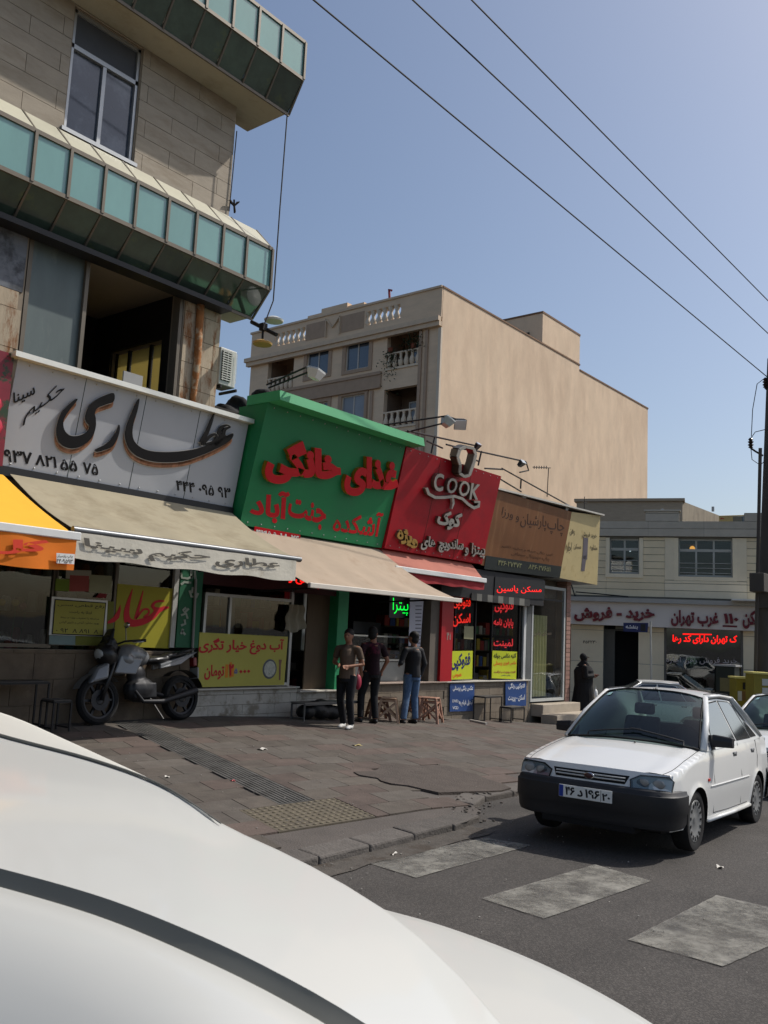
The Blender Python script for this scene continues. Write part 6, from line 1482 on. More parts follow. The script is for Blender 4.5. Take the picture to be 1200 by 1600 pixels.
def make_car(label,plate=True,detail=True):
    root=thing('sedan',label,'car',(0,0,0),'white sedans parked on the road')
    xs=[]; x=.13
    while x<3.93: xs.append(x); x+=.03
    for c,r in ARC: xs+= [c-r,c+r,c-r+.004,c+r-.004]
    xs=sorted(set([round(v,4) for v in xs]+[3.94])); NV=12
    body=MB()
    for s in (-1,1):
        f=lambda u,v:None
        vs=[]
        for x in xs:
            lo,hi=lowz(x),sm(x,SX)
            for j in range(NV+1):
                z=lo+(hi-lo)*j/NV; y=side_y(x,z)
                for c,r in ARC:   # slight wheel-arch lip
                    d=math.hypot(x-c,z-.255)
                    if r-.001<=d<r+.045: y+=.012*(1-(d-r)/.045)
                if j==NV: y-=.012
                vs.append((x,s*y,z))
        n=NV+1; fs=[(i*n+j,(i+1)*n+j,(i+1)*n+j+1,i*n+j+1) for i in range(len(xs)-1) for j in range(NV)]
        body.add(vs,fs)
        # inner arch wells
        for c,r in ARC:
            k=18; vs=[]
            for i in range(k+1):
                a=math.pi*i/k; X=c-r*math.cos(a); Z=.255+r*math.sin(a)
                vs+=[(X,s*(side_y(X,min(Z,.6))+.010),Z),(X,s*.45,Z)]
            MB().add(vs,[(2*i,2*i+2,2*i+3,2*i+1) for i in range(k)]).build('wheel_well',seam,root,smooth=True)
    # hood with crown, cowl, deck
    def top_edge(x): return sm(x,WX)*sz(sm(x,SX))-.012
    def hood(u,v):
        y=(v*2-1); a=abs(y)
        x0=.055+.075*a**2.5; x=x0+(1.17-.0*a-x0)*u; e=top_edge(x)
        z=sm(x,SX)+.055*(1-a**2.2)*min(1,.25+u*1.5)+ (.012*math.exp(-((a-.80)/.07)**2))
        return (x,y*e,z)
    body.grid(hood,26,26)
    def deck(u,v):
        y=v*2-1; x=3.18+.72*u; return (x,y*top_edge(x),sm(x,SX)+.045*(1-abs(y)**2.2)*(1-.3*u))
    body.grid(deck,8,14)
    # nose panel above bumper
    def nose(u,v):
        y=(u*2-1)*.742; a=abs(y)/.742; z=.56+(sm(.1,SX)-.56+.055*(1-a**2.2)*.25)*v
        x=-.005+.09*a**3+(z-.56)*.38; return (x,y,z)
    body.grid(nose,26,5)
    def tail(u,v):
        y=(u*2-1)*.70; a=abs(y)/.7; z=.3+(.925-.3)*v; return (3.93-.10*a**3-(z-.3)*.03,y,z)
    body.grid(tail,16,5)
    # greenhouse side sheets and roof
    def gy(z): return .748-(z-.92)*.205/.465-.02*max(0,(z-1.2))
    out=[(1.13,.895),(1.46,1.16),(1.80,1.385),(2.2,1.41),(2.62,1.405),(2.78,1.385),(3.08,1.20),(3.46,.95),(3.1,.93),(2.2,.91)]
    for s in (-1,1): body.add([(x,s*gy(z),z) for x,z in out],[tuple(range(len(out)))])
    def roof(u,v):
        y=v*2-1; a=abs(y); x=1.765+.03*(1-a*a)*(-1)*0+(2.80-1.765)*u
        x-= .05*(1-a*a)*(1-u)-.03*(1-a*a)*u
        ze=1.39+.02*math.sin(math.pi*u); z=ze+.055*(1-a**3.)
        return (x,y*(gy(ze)+.004),z)
    body.grid(roof,14,18)
    bo=body.build('body',paint,root,smooth=78,weld=True)
    # pillars
    for s in (-1,1):
        pl=MB()
        pl.tube([(1.12,s*.722,.90),(1.46,s*.655,1.17),(1.80,s*.548,1.40)],[(.026,.04),(.024,.034),(.022,.03)],8)
        pl.tube([(2.78,s*.548,1.395),(3.1,s*.625,1.19),(3.44,s*.70,.965)],[(.02,.04),(.025,.06),(.02,.06)],8)
        pl.tube([(1.80,s*.548,1.40),(2.3,s*.552,1.418),(2.78,s*.548,1.395)],.018,8)
        pl.build('side_pillars',paint,root,smooth=True)
    if detail:
        for s in (-1,1): MB().tube([(1.80,s*.53,1.432),(2.3,s*.535,1.447),(2.75,s*.53,1.43)],.004,6).build('roof_gutter',seam,root)
    # windscreen
    def ws(u,v):
        y=v*2-1; a=abs(y); b=Vector((1.09-.10*(1-a*a),y*.695,.905+.04*(1-a*a))); t=Vector((1.775-.06*(1-a*a),y*.535,1.385+.055*(1-a**3)))
        p=b*(1-u)+t*u; p.z+=.025*math.sin(math.pi*u); p.x-=.02*math.sin(math.pi*u); return p
    MB().grid(ws,10,16).build('windscreen',wsg,root,smooth=True)
    bd=MB()
    for a,b in (((0,0),(0,1)),((1,0),(1,1)),((0,0),(1,0)),((0,1),(1,1))):
        pts=[Vector(ws(a[0]+(b[0]-a[0])*k/14,a[1]+(b[1]-a[1])*k/14))+Vector((-.004,0,.004)) for k in range(15)]
        bd.tube(pts,.009,6)
    bd.build('windscreen_seal',seam,root,smooth=True)
    MB().grid(lambda u,v:(3.44-.62*u,(v*2-1)*(.66-.13*u),.965+.42*u+.02*math.sin(math.pi*u)),6,10).build('rear_window',wsg,root,smooth=True)
    # cowl
    MB().grid(lambda u,v:(1.17+.02-.10*u*0-.13*u,(v*2-1)*.70,.915-.012*u+.045*(1-abs(v*2-1)**2)),2,10).build('cowl',seam,root,smooth=True)
    # side windows
    W1=[(1.40,.955),(1.50,1.09),(1.64,1.21),(1.83,1.335),(2.18,1.355),(2.27,.962)]; W2=[(2.345,.963),(2.25,1.357),(2.62,1.345),(2.70,1.325),(2.93,.97)]; W3=[(2.965,.972),(2.745,1.315),(2.80,1.285),(3.22,.978)]
    def off(poly,d):
        cx_=sum(p[0] for p in poly)/len(poly); cz=sum(p[1] for p in poly)/len(poly)
        return [(cx_+(x-cx_)*(1+d/.25),cz+(z-cz)*(1+d/.18)) for x,z in poly]
    for s in (-1,1):
        for Wp in (W1,W2,W3):
            MB().add([(x,s*(gy(z)+.003),z) for x,z in off(Wp,.012)],[tuple(range(len(Wp)))]).build('window_seal',seam,root)
            MB().add([(x,s*(gy(z)+.006),z) for x,z in Wp],[tuple(range(len(Wp)))]).build('side_window',tint,root)
        # door seams, handles, moulding, mirror
        for pts in ([(1.28,.30),(1.27,.6),(1.30,.90)],[(2.31,.30),(2.31,.6),(2.31,.93)],[(3.02,.62),(3.1,.75),(3.10,.93)],[(1.28,.30),(1.8,.285),(2.6,.285)],[(1.25,.93),(1.46,1.13),(1.78,1.372),(2.29,1.392),(2.74,1.365),(3.02,1.14)]):
            P=[(x,s*((side_y(x,z) if z<.93 else gy(z)+.002)+.0005),z) for x,z in pts]
            MB().tube(P,.004,4).build('door_seam',seam,root)
        MB().tube([(x,s*(side_y(x,.565)+.004),.565) for x in [1.12+.1*k for k in range(16)]],.006,5).build('side_crease',chr_ if False else paint,root,smooth=True)
        for hx in (2.12,2.90):
            h=MB(); y=side_y(hx,.83); h.box(hx-.075,hx+.075,s*(y-.004),s*(y+.006),.795,.845); hh=h.build('door_handle',mat('handle_grey',(90,92,94),rough=.4,var=.1),root,bevel=.006)
            MB().box(hx-.06,hx+.04,s*(y+.007),s*(y+.016),.825,.843).build('handle_grip',mat('handle_light',(170,172,172),rough=.3,metal=.4),hh)
        m=MB(); 
        prof=[(1.33,.80),(1.33,.80)]
        yb=.735
        V=[(1.30,yb,.915),(1.38,yb,.915),(1.38,yb,1.01),(1.34,yb,1.03)]
        m.hexa([(1.30,s*(yb-.01),.90),(1.42,s*(yb-.01),.90),(1.42,s*(yb+.03),.90),(1.30,s*(yb+.03),.90),(1.36,s*(yb-.03),1.04),(1.42,s*(yb-.03),1.04),(1.42,s*(yb+.0),1.04),(1.36,s*(yb+.0),1.04)])
        mi=m.build('mirror_mount',bump_,root)
        mb=MB(); f0=[(1.30,.93),(1.285,1.0),(1.30,1.055),(1.40,1.05),(1.40,.925)]; f1=[(1.33,.935),(1.32,.99),(1.335,1.035),(1.415,1.03),(1.415,.93)]
        vs=[(x,s*.76,z) for x,z in f0]+[(x,s*.95,z) for x,z in f1]; k=5
        mb.add(vs,[tuple(range(5)),tuple(range(9,4,-1))]+[(i,i+5,(i+1)%5+5,(i+1)%5) for i in range(5)])
        mo=mb.build('door_mirror',bump_,root,bevel=.012); MB().slab([(1.417,s*.78,.94),(1.425,s*.935,.945),(1.425,s*.935,1.02),(1.412,s*.78,1.035)],.003,Vector((1,0,0))).build('mirror_glass',chr_,mo)
        # side repeater
        y=side_y(1.08,.60); MB().box(1.05,1.105,s*(y-.002),s*(y+.008),.615,.645).build('side_repeater',mat('repeater_red',(200,50,30),rough=.25,var=.1,spec=.8),root,bevel=.004)
        # sills
        MB().tube([(1.08,s*.785,.245),(2.0,s*.79,.24),(2.7,s*.785,.245)],.02,6).build('sill',paint,root,smooth=True)
    # bumper front
    plan=[(.40,.808),(.28,.812),(.16,.80),(.07,.765),(.01,.70),(-.03,.60),(-.05,.45),(-.062,.25),(-.066,0)]
    plan=[(x,-y) for x,y in plan]+[(x,y) for x,y in plan[-2::-1]]
    sec=[(.235,.09),(.25,.04),(.29,.022),(.37,.014),(.385,.0),(.54,.0),(.55,.016),(.575,.022),(.590,.04),(.594,.08)]
    vs=[];
    for x,y in plan:
        dx,dy=(1,-.0); l=math.hypot(x-.5,y); 
        for z,i in sec: vs.append((x+i*(.5-x)/l if True else x,y-i*y/l,z))
    n=len(sec); fb=MB().add(vs,[(i*n+j,(i+1)*n+j,(i+1)*n+j+1,i*n+j+1) for i in range(len(plan)-1) for j in range(n-1)]).build('front_bumper',bump_,root,smooth=45)
    MB().box(-.02,.12,-.45,.45,.195,.27).build('air_intake',seam,fb)
    plan2=[(3.55,.80),(3.75,.79),(3.88,.74),(3.97,.62),(4.0,.4),(4.01,0)]; plan2=[(x,-y) for x,y in plan2]+[(x,y) for x,y in plan2[-2::-1]]
    vs=[(x-i*.8,y*(1-i),z) for x,y in plan2 for z,i in sec]
    MB().add(vs,[(i*n+j,(i+1)*n+j,(i+1)*n+j+1,i*n+j+1) for i in range(len(plan2)-1) for j in range(n-1)]).build('rear_bumper',bump_,root,smooth=45)
    def nx(y,z): a=abs(y)/.742; return -.005+.09*a**3+(z-.56)*.38
    # grille
    gp=MB(); q=[(-.335,.612),(.335,.612),(.37,.675),(-.37,.675)]
    MB().grid(lambda u,v:(nx((u*2-1)*(.34+.035*v),.61+.075*v)-.004,(u*2-1)*(.34+.035*v),.61+.075*v),12,2).build('grille',seam,root)
    for z in (.637,.662): MB().tube([(nx(y,z)-.012,y,z) for y in (-.34,-.25,-.15,0,.15,.25,.34)],.007,6).build('grille_bar',mat('grille_bar_white',(196,196,192),rough=.4),root)
    bz=.645; gb=MB(); gb.v=[]; m_=Matrix.Rotation(R(-20),3,'Y')
    gb.ell((nx(0,bz)-.02,0,bz),(.010,.055,.032),16,8); bb=gb.build('badge',chr_,root,smooth=True); MB().ell((nx(0,bz)-.028,0,bz),(.006,.044,.024),16,8).build('badge_centre',mat('badge_dark',(60,30,34),rough=.3),bb,smooth=True)
    # headlights
    hl=mat('headlight_glass',(196,202,206),rough=.08,var=.06,spec=1.,coat=1.); 
    hg=glass('headlight_clear',(225,232,235),.92,refl=1.5); refl=mat('reflector',(150,152,152),rough=.4,metal=.4,var=.3,scale=14); amb=mat('indicator_clear',(190,150,120),rough=.2,var=.1)
    for s in (-1,1):
        P=[(.40,.585),(.745,.578),(.748,.668),(.715,.705),(.47,.700),(.385,.655)]
        q=[Vector((nx(y,z)-.004+(.03 if y>.73 else 0),s*y,z)) for y,z in P]
        n_=Vector((-1,s*.25,.3)).normalized()
        h=MB(); h.slab(q,.03,n_) ; hb=h.build('headlight',mat('lamp_bowl',(172,168,160),rough=.3,metal=.3,var=.2,scale=12),root)
        for (yy,zz,r_) in ((.50,.642,.060),(.635,.640,.062)):
            c=Vector((nx(yy,zz)-.010,s*yy,zz)); o=MB(); o.ell(c,(.006,r_,r_*.62),14,8); o.build('lamp_reflector',refl,hb,smooth=True)
        f=[p+n_*.022 for p in q]
        MB().slab(f,.004,n_).build('lamp_lens',hg,hb)
        MB().tube([p+n_*.010 for p in q]+[q[0]+n_*.010],.006,5).build('lamp_rim',seam,hb)
    # hood seam, wipers, antenna, stickers
    for s in (-1,1):
        P=[]
        for k in range(14):
            u=k/13; v=.5+s*.46; p=hood(u,v); P.append((p[0],p[1],p[2]+.001))
        MB().tube(P,.0035,4).build('bonnet_seam',seam,root)
    if detail:
        for s0,u0 in ((.1,.35),(.82,.35)):
            a=Vector(ws(0.0,s0))+Vector((-.02,0,.01)); 
            pts=[a]+[Vector(ws(.05+.10*k/5,s0+(.36 if s0<.5 else -.36)*0+ (k/5)*.40*(1)*(1 if s0<.5 else -1)))+Vector((-.022,0,.022)) for k in range(6)]
            MB().tube(pts,[.010]+[.008]*6,6).build('wiper',dark,root)
        MB().tube([(1.78,.0,1.45),(1.86,0,1.475),(1.83,0,1.46)],.006,5).build('antenna',dark,root); MB().box(1.80,1.86,-.02,.02,1.442,1.458).build('antenna_base',dark,root,bevel=.004)
        p=[Vector(ws(.86,.90)),Vector(ws(.86,.945)),Vector(ws(.93,.945)),Vector(ws(.93,.90))]; MB().slab([q+Vector((-.006,0,.006)) for q in p],.002,Vector((-1,0,1)).normalized()).build('windscreen_sticker',mat('sticker_pale',(160,200,200),rough=.5,var=0),root)
        MB().ell((.93,-.1,.925),(.012,.012,.008),8,5).build('washer_nozzle',dark,root)
    # number plate
    if plate:
        x=-.072; pp=MB().box(x-.008,x,-.26,.26,.435,.545).build('number_plate',mat('plate_white',(224,226,222),rough=.4,var=.03),root,bevel=.002)
        xx=x-.008
        Pq=lambda y0,y1,z0,z1:[(xx,y0,z0),(xx,y1,z0),(xx,y1,z1),(xx,y0,z1)]
        nn=Vector((-1,0,0))
        # the camera sees +y on the left
        MB().box(x-.0095,x-.0075,.215,.257,.438,.542).build('plate_band',mat('plate_band_blue',(30,60,150),rough=.4),pp)
        for s_,a,b,z0,z1 in (('۴۶',.195,.10,.455,.53),('د',.075,.02,.455,.515),('۱۹۶',.0,-.145,.455,.53),('۲۰',-.165,-.245,.45,.515)):
            text('plate_figure',s_,Pq(a,b,z0,z1),pblk,pp,depth=.001,front=.0022,bold=.035,ltr=(s_!='د'),n=nn)
        MB().box(x-.009,x-.0078,-.152,-.156,.44,.54).build('plate_divider',pblk,pp)
    # wheels
    for c in (.72,3.065):
        for s in (-1,1):
            y=s*.70; wr=thing('wheel',None,None); del_=None
            wr.parent=root; wr.location=(0,0,0)
            T=MB(); pr=[(.19,-.07),(.225,-.085),(.262,-.08),(.275,-.06),(.278,0),(.275,.06),(.262,.08),(.225,.085),(.19,.07)]
            T.lathe([(r,h*1) for r,h in pr],40,(c,y,.278),'y',closed=True)
            T.build('tyre',rubber,wr,smooth=40)
            Cc=MB(); o=s*.072
            Cc.lathe([(.0001,s*.058),(.045,s*.062),(.06,s*.055),(.12,s*.066),(.165,s*.078),(.19,s*.074),(.20,s*.05),(.19,s*-.02)],40,(c,y,.278),'y')
            cc=Cc.build('wheel_cover',cover,wr,smooth=40)
            H_=MB()
            for k in range(15):
                a=2*math.pi*k/15; ux,uz=math.cos(a),math.sin(a); tx,tz=-uz,ux
                q=[(c+ux*r+tx*w,y+s*(.0835 if r>.16 else .079),.278+uz*r+tz*w) for r,w in ((.143,-.008),(.143,.008),(.176,.014),(.176,-.014))]
                H_.slab([Vector(v) for v in q],.008,Vector((0,s,0)))
            H_.build('cover_slots',seam,wr)
            if detail: MB().lathe([(.0001,s*.066),(.03,s*.064)],16,(c,y,.278),'y').build('hub_cap',mat('hub_grey',(110,112,114),rough=.4,metal=.3),wr)
    # underside, interior
    MB().box(.25,3.7,-.6,.6,.19,.24).build('underbody',seam,root)
    MB().box(1.3,3.3,-.68,.68,.26,.34).build('cabin_floor',trimb,root)
    MB().hexa([(1.15,-.66,.55),(1.55,-.66,.55),(1.55,.66,.55),(1.15,.66,.55),(1.1,-.66,.90),(1.42,-.66,.86),(1.42,.66,.86),(1.1,.66,.90)]).build('dashboard',trimb,root,bevel=.02)
    for y in (-.34,.34):
        st=MB().box(1.85,2.3,y-.24,y+.24,.45,.58).build('seat',mat('seat_cloth',(84,86,92),rough=.95,var=.1),root,bevel=.03)
        MB().hexa([(2.2,y-.23,.5),(2.34,y-.23,.5),(2.34,y+.23,.5),(2.2,y+.23,.5),(2.36,y-.2,1.12),(2.46,y-.2,1.12),(2.46,y+.2,1.12),(2.36,y+.2,1.12)]).build('seat_back',MC['seat_cloth'],st,bevel=.03)
        MB().box(2.42,2.5,y-.12,y+.12,1.14,1.27).build('headrest',MC['seat_cloth'],st,bevel=.03)
    MB().box(2.95,3.1,-.6,.6,.5,1.05).build('rear_seat',MC['seat_cloth'],root,bevel=.04)
    S=MB(); S.lathe([(.185+.012*math.cos(a),.012*math.sin(a)) for a in [2*math.pi*k/8 for k in range(8)]],24,(0,0,0),'x',closed=True); r_=Matrix.Rotation(R(25),3,'Y'); S.v=[r_@v+Vector((1.62,-.36,.93)) for v in S.v]; S.build('steering_wheel',dark,root,smooth=True)
    return root
def place(root,x,y,ang,pitch=0,z=0):
    root.location=(x,y,z); root.rotation_euler=(0,pitch,ang)
sed=make_car('white compact sedan with charcoal bumper and black mirrors at the pavement corner before the crossing')
c2=copy_tree(sed); c2['label']='second white sedan behind the first, cut off by the right edge of the picture'
c3=copy_tree(sed); c3['label']='white sedan half hidden behind the roof of the near sedan in the side street'
place(sed,7.96,3.83,.054,.028,.03)
place(c2,13.3,3.8,.04,.03,-.16)
q=PD(897,1060,25.5); place(c3,q.x,q.y,math.atan2(fu.y,fu.x)+R(8),0,-.50)
for o in (c2,c3):
    for ch in list(o.children):
        if ch.name.startswith(('antenna','washer')): bpy.data.objects.remove(ch)
# ------------------------------------------------------------------ near white car (out of focus, seen over its roof)
fgp=mat('near_car_paint',(202,202,196),rough=.45,var=.015,scale=1,coat=.35)
nr=thing('near_car','very close white car seen over its roof with dark roof gutters','car',(1.2,2.0,0))
def q3(x,y,z): return PZ(x,y,z)
def interp(pts,n):
    # Catmull-Rom through 3D points
    out=[];k=len(pts)
    for s_ in range(k-1):
        p0,p1,p2,p3=pts[max(s_-1,0)],pts[s_],pts[s_+1],pts[min(s_+2,k-1)]
        for i in range(n):
            t=i/n; out.append(.5*((2*p1)+(-p0+p2)*t+(2*p0-5*p1+4*p2-p3)*t*t+(-p0+3*p1-3*p2+p3)*t**3))
    out.append(pts[-1]); return out
nearD=interp([q3(x,y,z) for x,y,z in ((-700,1230,1.39),(-330,1310,1.41),(-120,1350,1.418),(0,1376,1.42),(160,1420,1.415),(320,1482,1.40),(440,1538,1.375),(550,1600,1.345),(680,1690,1.29),(800,1800,1.22))],6)
silh=interp([q3(x,y,z) for x,y,z in ((-700,1045,1.40),(-330,1085,1.41),(-120,1105,1.415),(0,1148,1.415),(140,1185,1.41),(250,1225,1.40),(345,1286,1.385),(470,1345,1.36),(596,1418,1.325),(700,1506,1.28),(800,1620,1.20))][:11],6)
n=min(len(nearD),len(silh)); 
def resamp(p,n):
    L=[0]
    for a,b in zip(p,p[1:]): L.append(L[-1]+(b-a).length)
    out=[];j=0
    for k in range(n):
        d=L[-1]*k/(n-1)
        while j<len(L)-2 and L[j+1]<d: j+=1
        t=(d-L[j])/(L[j+1]-L[j]+1e-9); out.append(p[j]*(1-t)+p[j+1]*t)
    return out
N_=60; A_=resamp(nearD,N_); B_=resamp(silh,N_)
def roofpt(i,t,lift=.03):
    p=A_[i]*(1-t)+B_[i]*t; return p+Vector((0,0,lift*4*t*(1-t)*.5*(1-.6*t)))
mb=MB(); rows=[]
T=[.035,.08,.15,.25,.35,.45,.55,.65,.75,.85,.93,.97,1.0]
vs=[]; m_=len(T)+4
for i in range(N_):
    for t in T: vs.append(roofpt(i,t))
    e=B_[i]; o=(B_[i]-A_[i]); o.z=0; o=o.normalized()
    for dx,dz in ((.02,-.012),(.05,-.05),(.085,-.14),(.12,-.30)): vs.append(e+o*dx+Vector((0,0,dz)))
fs=[(i*m_+j,(i+1)*m_+j,(i+1)*m_+j+1,i*m_+j+1) for i in range(N_-1) for j in range(m_-1)]
mb.add(vs,fs); mb.build('roof',fgp,nr,smooth=True)
# near gutter: a dark channel, then the outer edge of the roof and the door frame towards us
mb=MB(); vs=[]
for i in range(N_):
    o=(B_[i]-A_[i]); o.z=0; o=o.normalized(); a=roofpt(i,.035); w=.008+.017*min(1,max(0,1-i/N_*.6))
    for dx,dz in ((0,0),(-.004,-.006),(-.006-w*.5,-.016),(-.010-w,-.028)): vs.append(a+o*dx+Vector((0,0,dz)))
mb.add(vs,[(i*4+j,(i+1)*4+j,(i+1)*4+j+1,i*4+j+1) for i in range(N_-1) for j in range(3)]); mb.build('roof_gutter',mat('gutter_grey',(104,104,98),rough=.7,var=.05),nr,smooth=True)
mb=MB(); vs=[]
for i in range(N_):
    o=(B_[i]-A_[i]); o.z=0; o=o.normalized(); a=roofpt(i,.035); w=.008+.017*min(1,max(0,1-i/N_*.6)); s0=-.010-w
    for dx,dz in ((s0,-.028),(s0-.015,-.022),(s0-.12,-.026),(s0-.22,-.042),(s0-.33,-.070),(s0-.42,-.11)): vs.append(a+o*dx+Vector((0,0,dz)))
mb.add(vs,[(i*6+j,(i+1)*6+j,(i+1)*6+j+1,i*6+j+1) for i in range(N_-1) for j in range(5)]); mb.build('door_frame',fgp,nr,smooth=True)
mb=MB(); vs=[]
for i in range(N_):
    o=(B_[i]-A_[i]); o.z=0; o=o.normalized(); a=roofpt(i,.035)
    for dx,dz in ((-.47,-.13),(-.49,-.145),(-.56,-.5)): vs.append(a+o*dx+Vector((0,0,dz)))
mb.add(vs,[(i*3+j,(i+1)*3+j,(i+1)*3+j+1,i*3+j+1) for i in range(N_-1) for j in range(2)]); mb.build('door_window',tint,nr,smooth=True)
# far gutter line and the strip of roof edge beyond it
K=int(N_*.62); FD=interp([q3(x,y,z) for x,y,z in ((-700,1046,1.405),(-330,1086,1.415),(-120,1112,1.42),(0,1149,1.422),(140,1186,1.417),(250,1226,1.407),(345,1287,1.392))],6)
MB().tube([p+Vector((0,0,.001)) for p in FD],[.011-.009*k/(len(FD)-1) for k in range(len(FD))],6).build('roof_gutter',MC['gutter_grey'],nr,smooth=True)
FO=interp([q3(x,y,z) for x,y,z in ((-700,1005,1.40),(-330,1050,1.405),(-120,1082,1.41),(0,1112,1.41),(110,1158,1.405),(200,1200,1.40),(270,1240,1.395),(340,1288,1.39))],6)
FD=FD[:-3]
K=48; a=resamp(FD,K); b=resamp(FO,K); vs=[]
for i in range(K):
    o=(b[i]-a[i]); o.z=0; o=o.normalized() if o.length>1e-6 else Vector((1,0,0))
    for t in (0,.3,.6,.85,1): vs.append(a[i]*(1-t)+b[i]*t+Vector((0,0,-.004+.008*math.sin(t*3))))
    for dx,dz in ((.03,-.02),(.05,-.08),(.10,-.3)): vs.append(b[i]+o*dx+Vector((0,0,dz)))
mb=MB(); mb.add(vs,[(i*8+j,(i+1)*8+j,(i+1)*8+j+1,i*8+j+1) for i in range(K-1) for j in range(7)]); mb.build('far_door_frame',mat('near_car_cream',(206,204,194),rough=.5,var=.02),nr,smooth=True)
# bonnet and wing beyond the roof edge
wing=interp([q3(x,y,z) for x,y,z in ((430,1390,.98),(520,1398,1.0),(600,1421,1.0),(690,1446,1.0),(800,1486,1.0),(905,1534,.995),(1020,1600,.985),(1160,1700,.97),(1350,1880,.94))],6)
Wg=resamp(wing,50); vs=[]
for i,p in enumerate(Wg):
    tow=(Vector((0.0,0.9,0))-p); tow.z=0
    d=Vector((-.90,-.42,0)).normalized()
    for s_,dz in ((1.3,.055),(.9,.06),(.6,.055),(.35,.04),(.16,.022),(.06,.008),(0,0)): vs.append(p+d*s_+Vector((0,0,dz)))
    for s_,dz in ((.025,-.015),(.05,-.06),(.075,-.2),(.08,-.4),(.05,-.7)): vs.append(p-d*s_+Vector((0,0,dz)))
mb=MB(); mb.add(vs,[(i*12+j,(i+1)*12+j,(i+1)*12+j+1,i*12+j+1) for i in range(49) for j in range(11)]); mb.build('bonnet',fgp,nr,smooth=True)
mb=MB()
for i in range(0,N_-1): 
    pass
lo=[]
MB().box(.62,1.75,1.2,5.0,.35,.9).build('lower_body',fgp,nr,bevel=.05)
for x,y in ((.72,1.9),(1.65,1.9),(.72,4.2),(1.65,4.2)):
    T=MB(); T.lathe([(.19,-.08),(.29,-.08),(.30,0),(.29,.08),(.19,.08)],24,(x,y,.3),'x',closed=True); T.build('tyre',rubber,nr,smooth=40)
# ------------------------------------------------------------------ people
skin=mat('skin_tan',(150,104,80),rough=.6,var=.05); hair=mat('hair_black',(22,18,16),rough=.7,var=.2,scale=30)
def V3(*a): return Vector(a)
def limb(mb,pts,rs,n=10):
    mb.tube(pts,rs,n)
    for p,r in zip(pts,rs):
        rr=r if isinstance(r,tuple) else (r,r); mb.ell(p,(max(rr)*.98,)*3 if False else (sum(rr)/2,)*3,8,6)
def hand(mb,w,d,side):
    """w: wrist, d: direction of the hand; palm, four bent fingers and a thumb"""
    d=d.normalized(); x=d.cross(V3(0,1,0)); x=(x if x.length>.1 else d.cross(V3(1,0,0))).normalized(); y=d.cross(x)
    mb.ell(w+d*.045,(.042,.022,.048),8,6,Matrix((x,y,d)).transposed())
    for k,(o,l) in enumerate(((-.03,.062),(-.01,.075),(.01,.07),(.03,.055))):
        a=w+d*.08+x*o; b=a+d*l*.55+y*.008; c=b+d*l*.35+y*.03
        mb.tube([a-d*.02,b,c],[.0095,.009,.007],6)
    mb.tube([w+d*.02+x*side*.03,w+d*.06+x*side*.055+y*.01,w+d*.09+x*side*.055+y*.02],[.012,.011,.008],6)
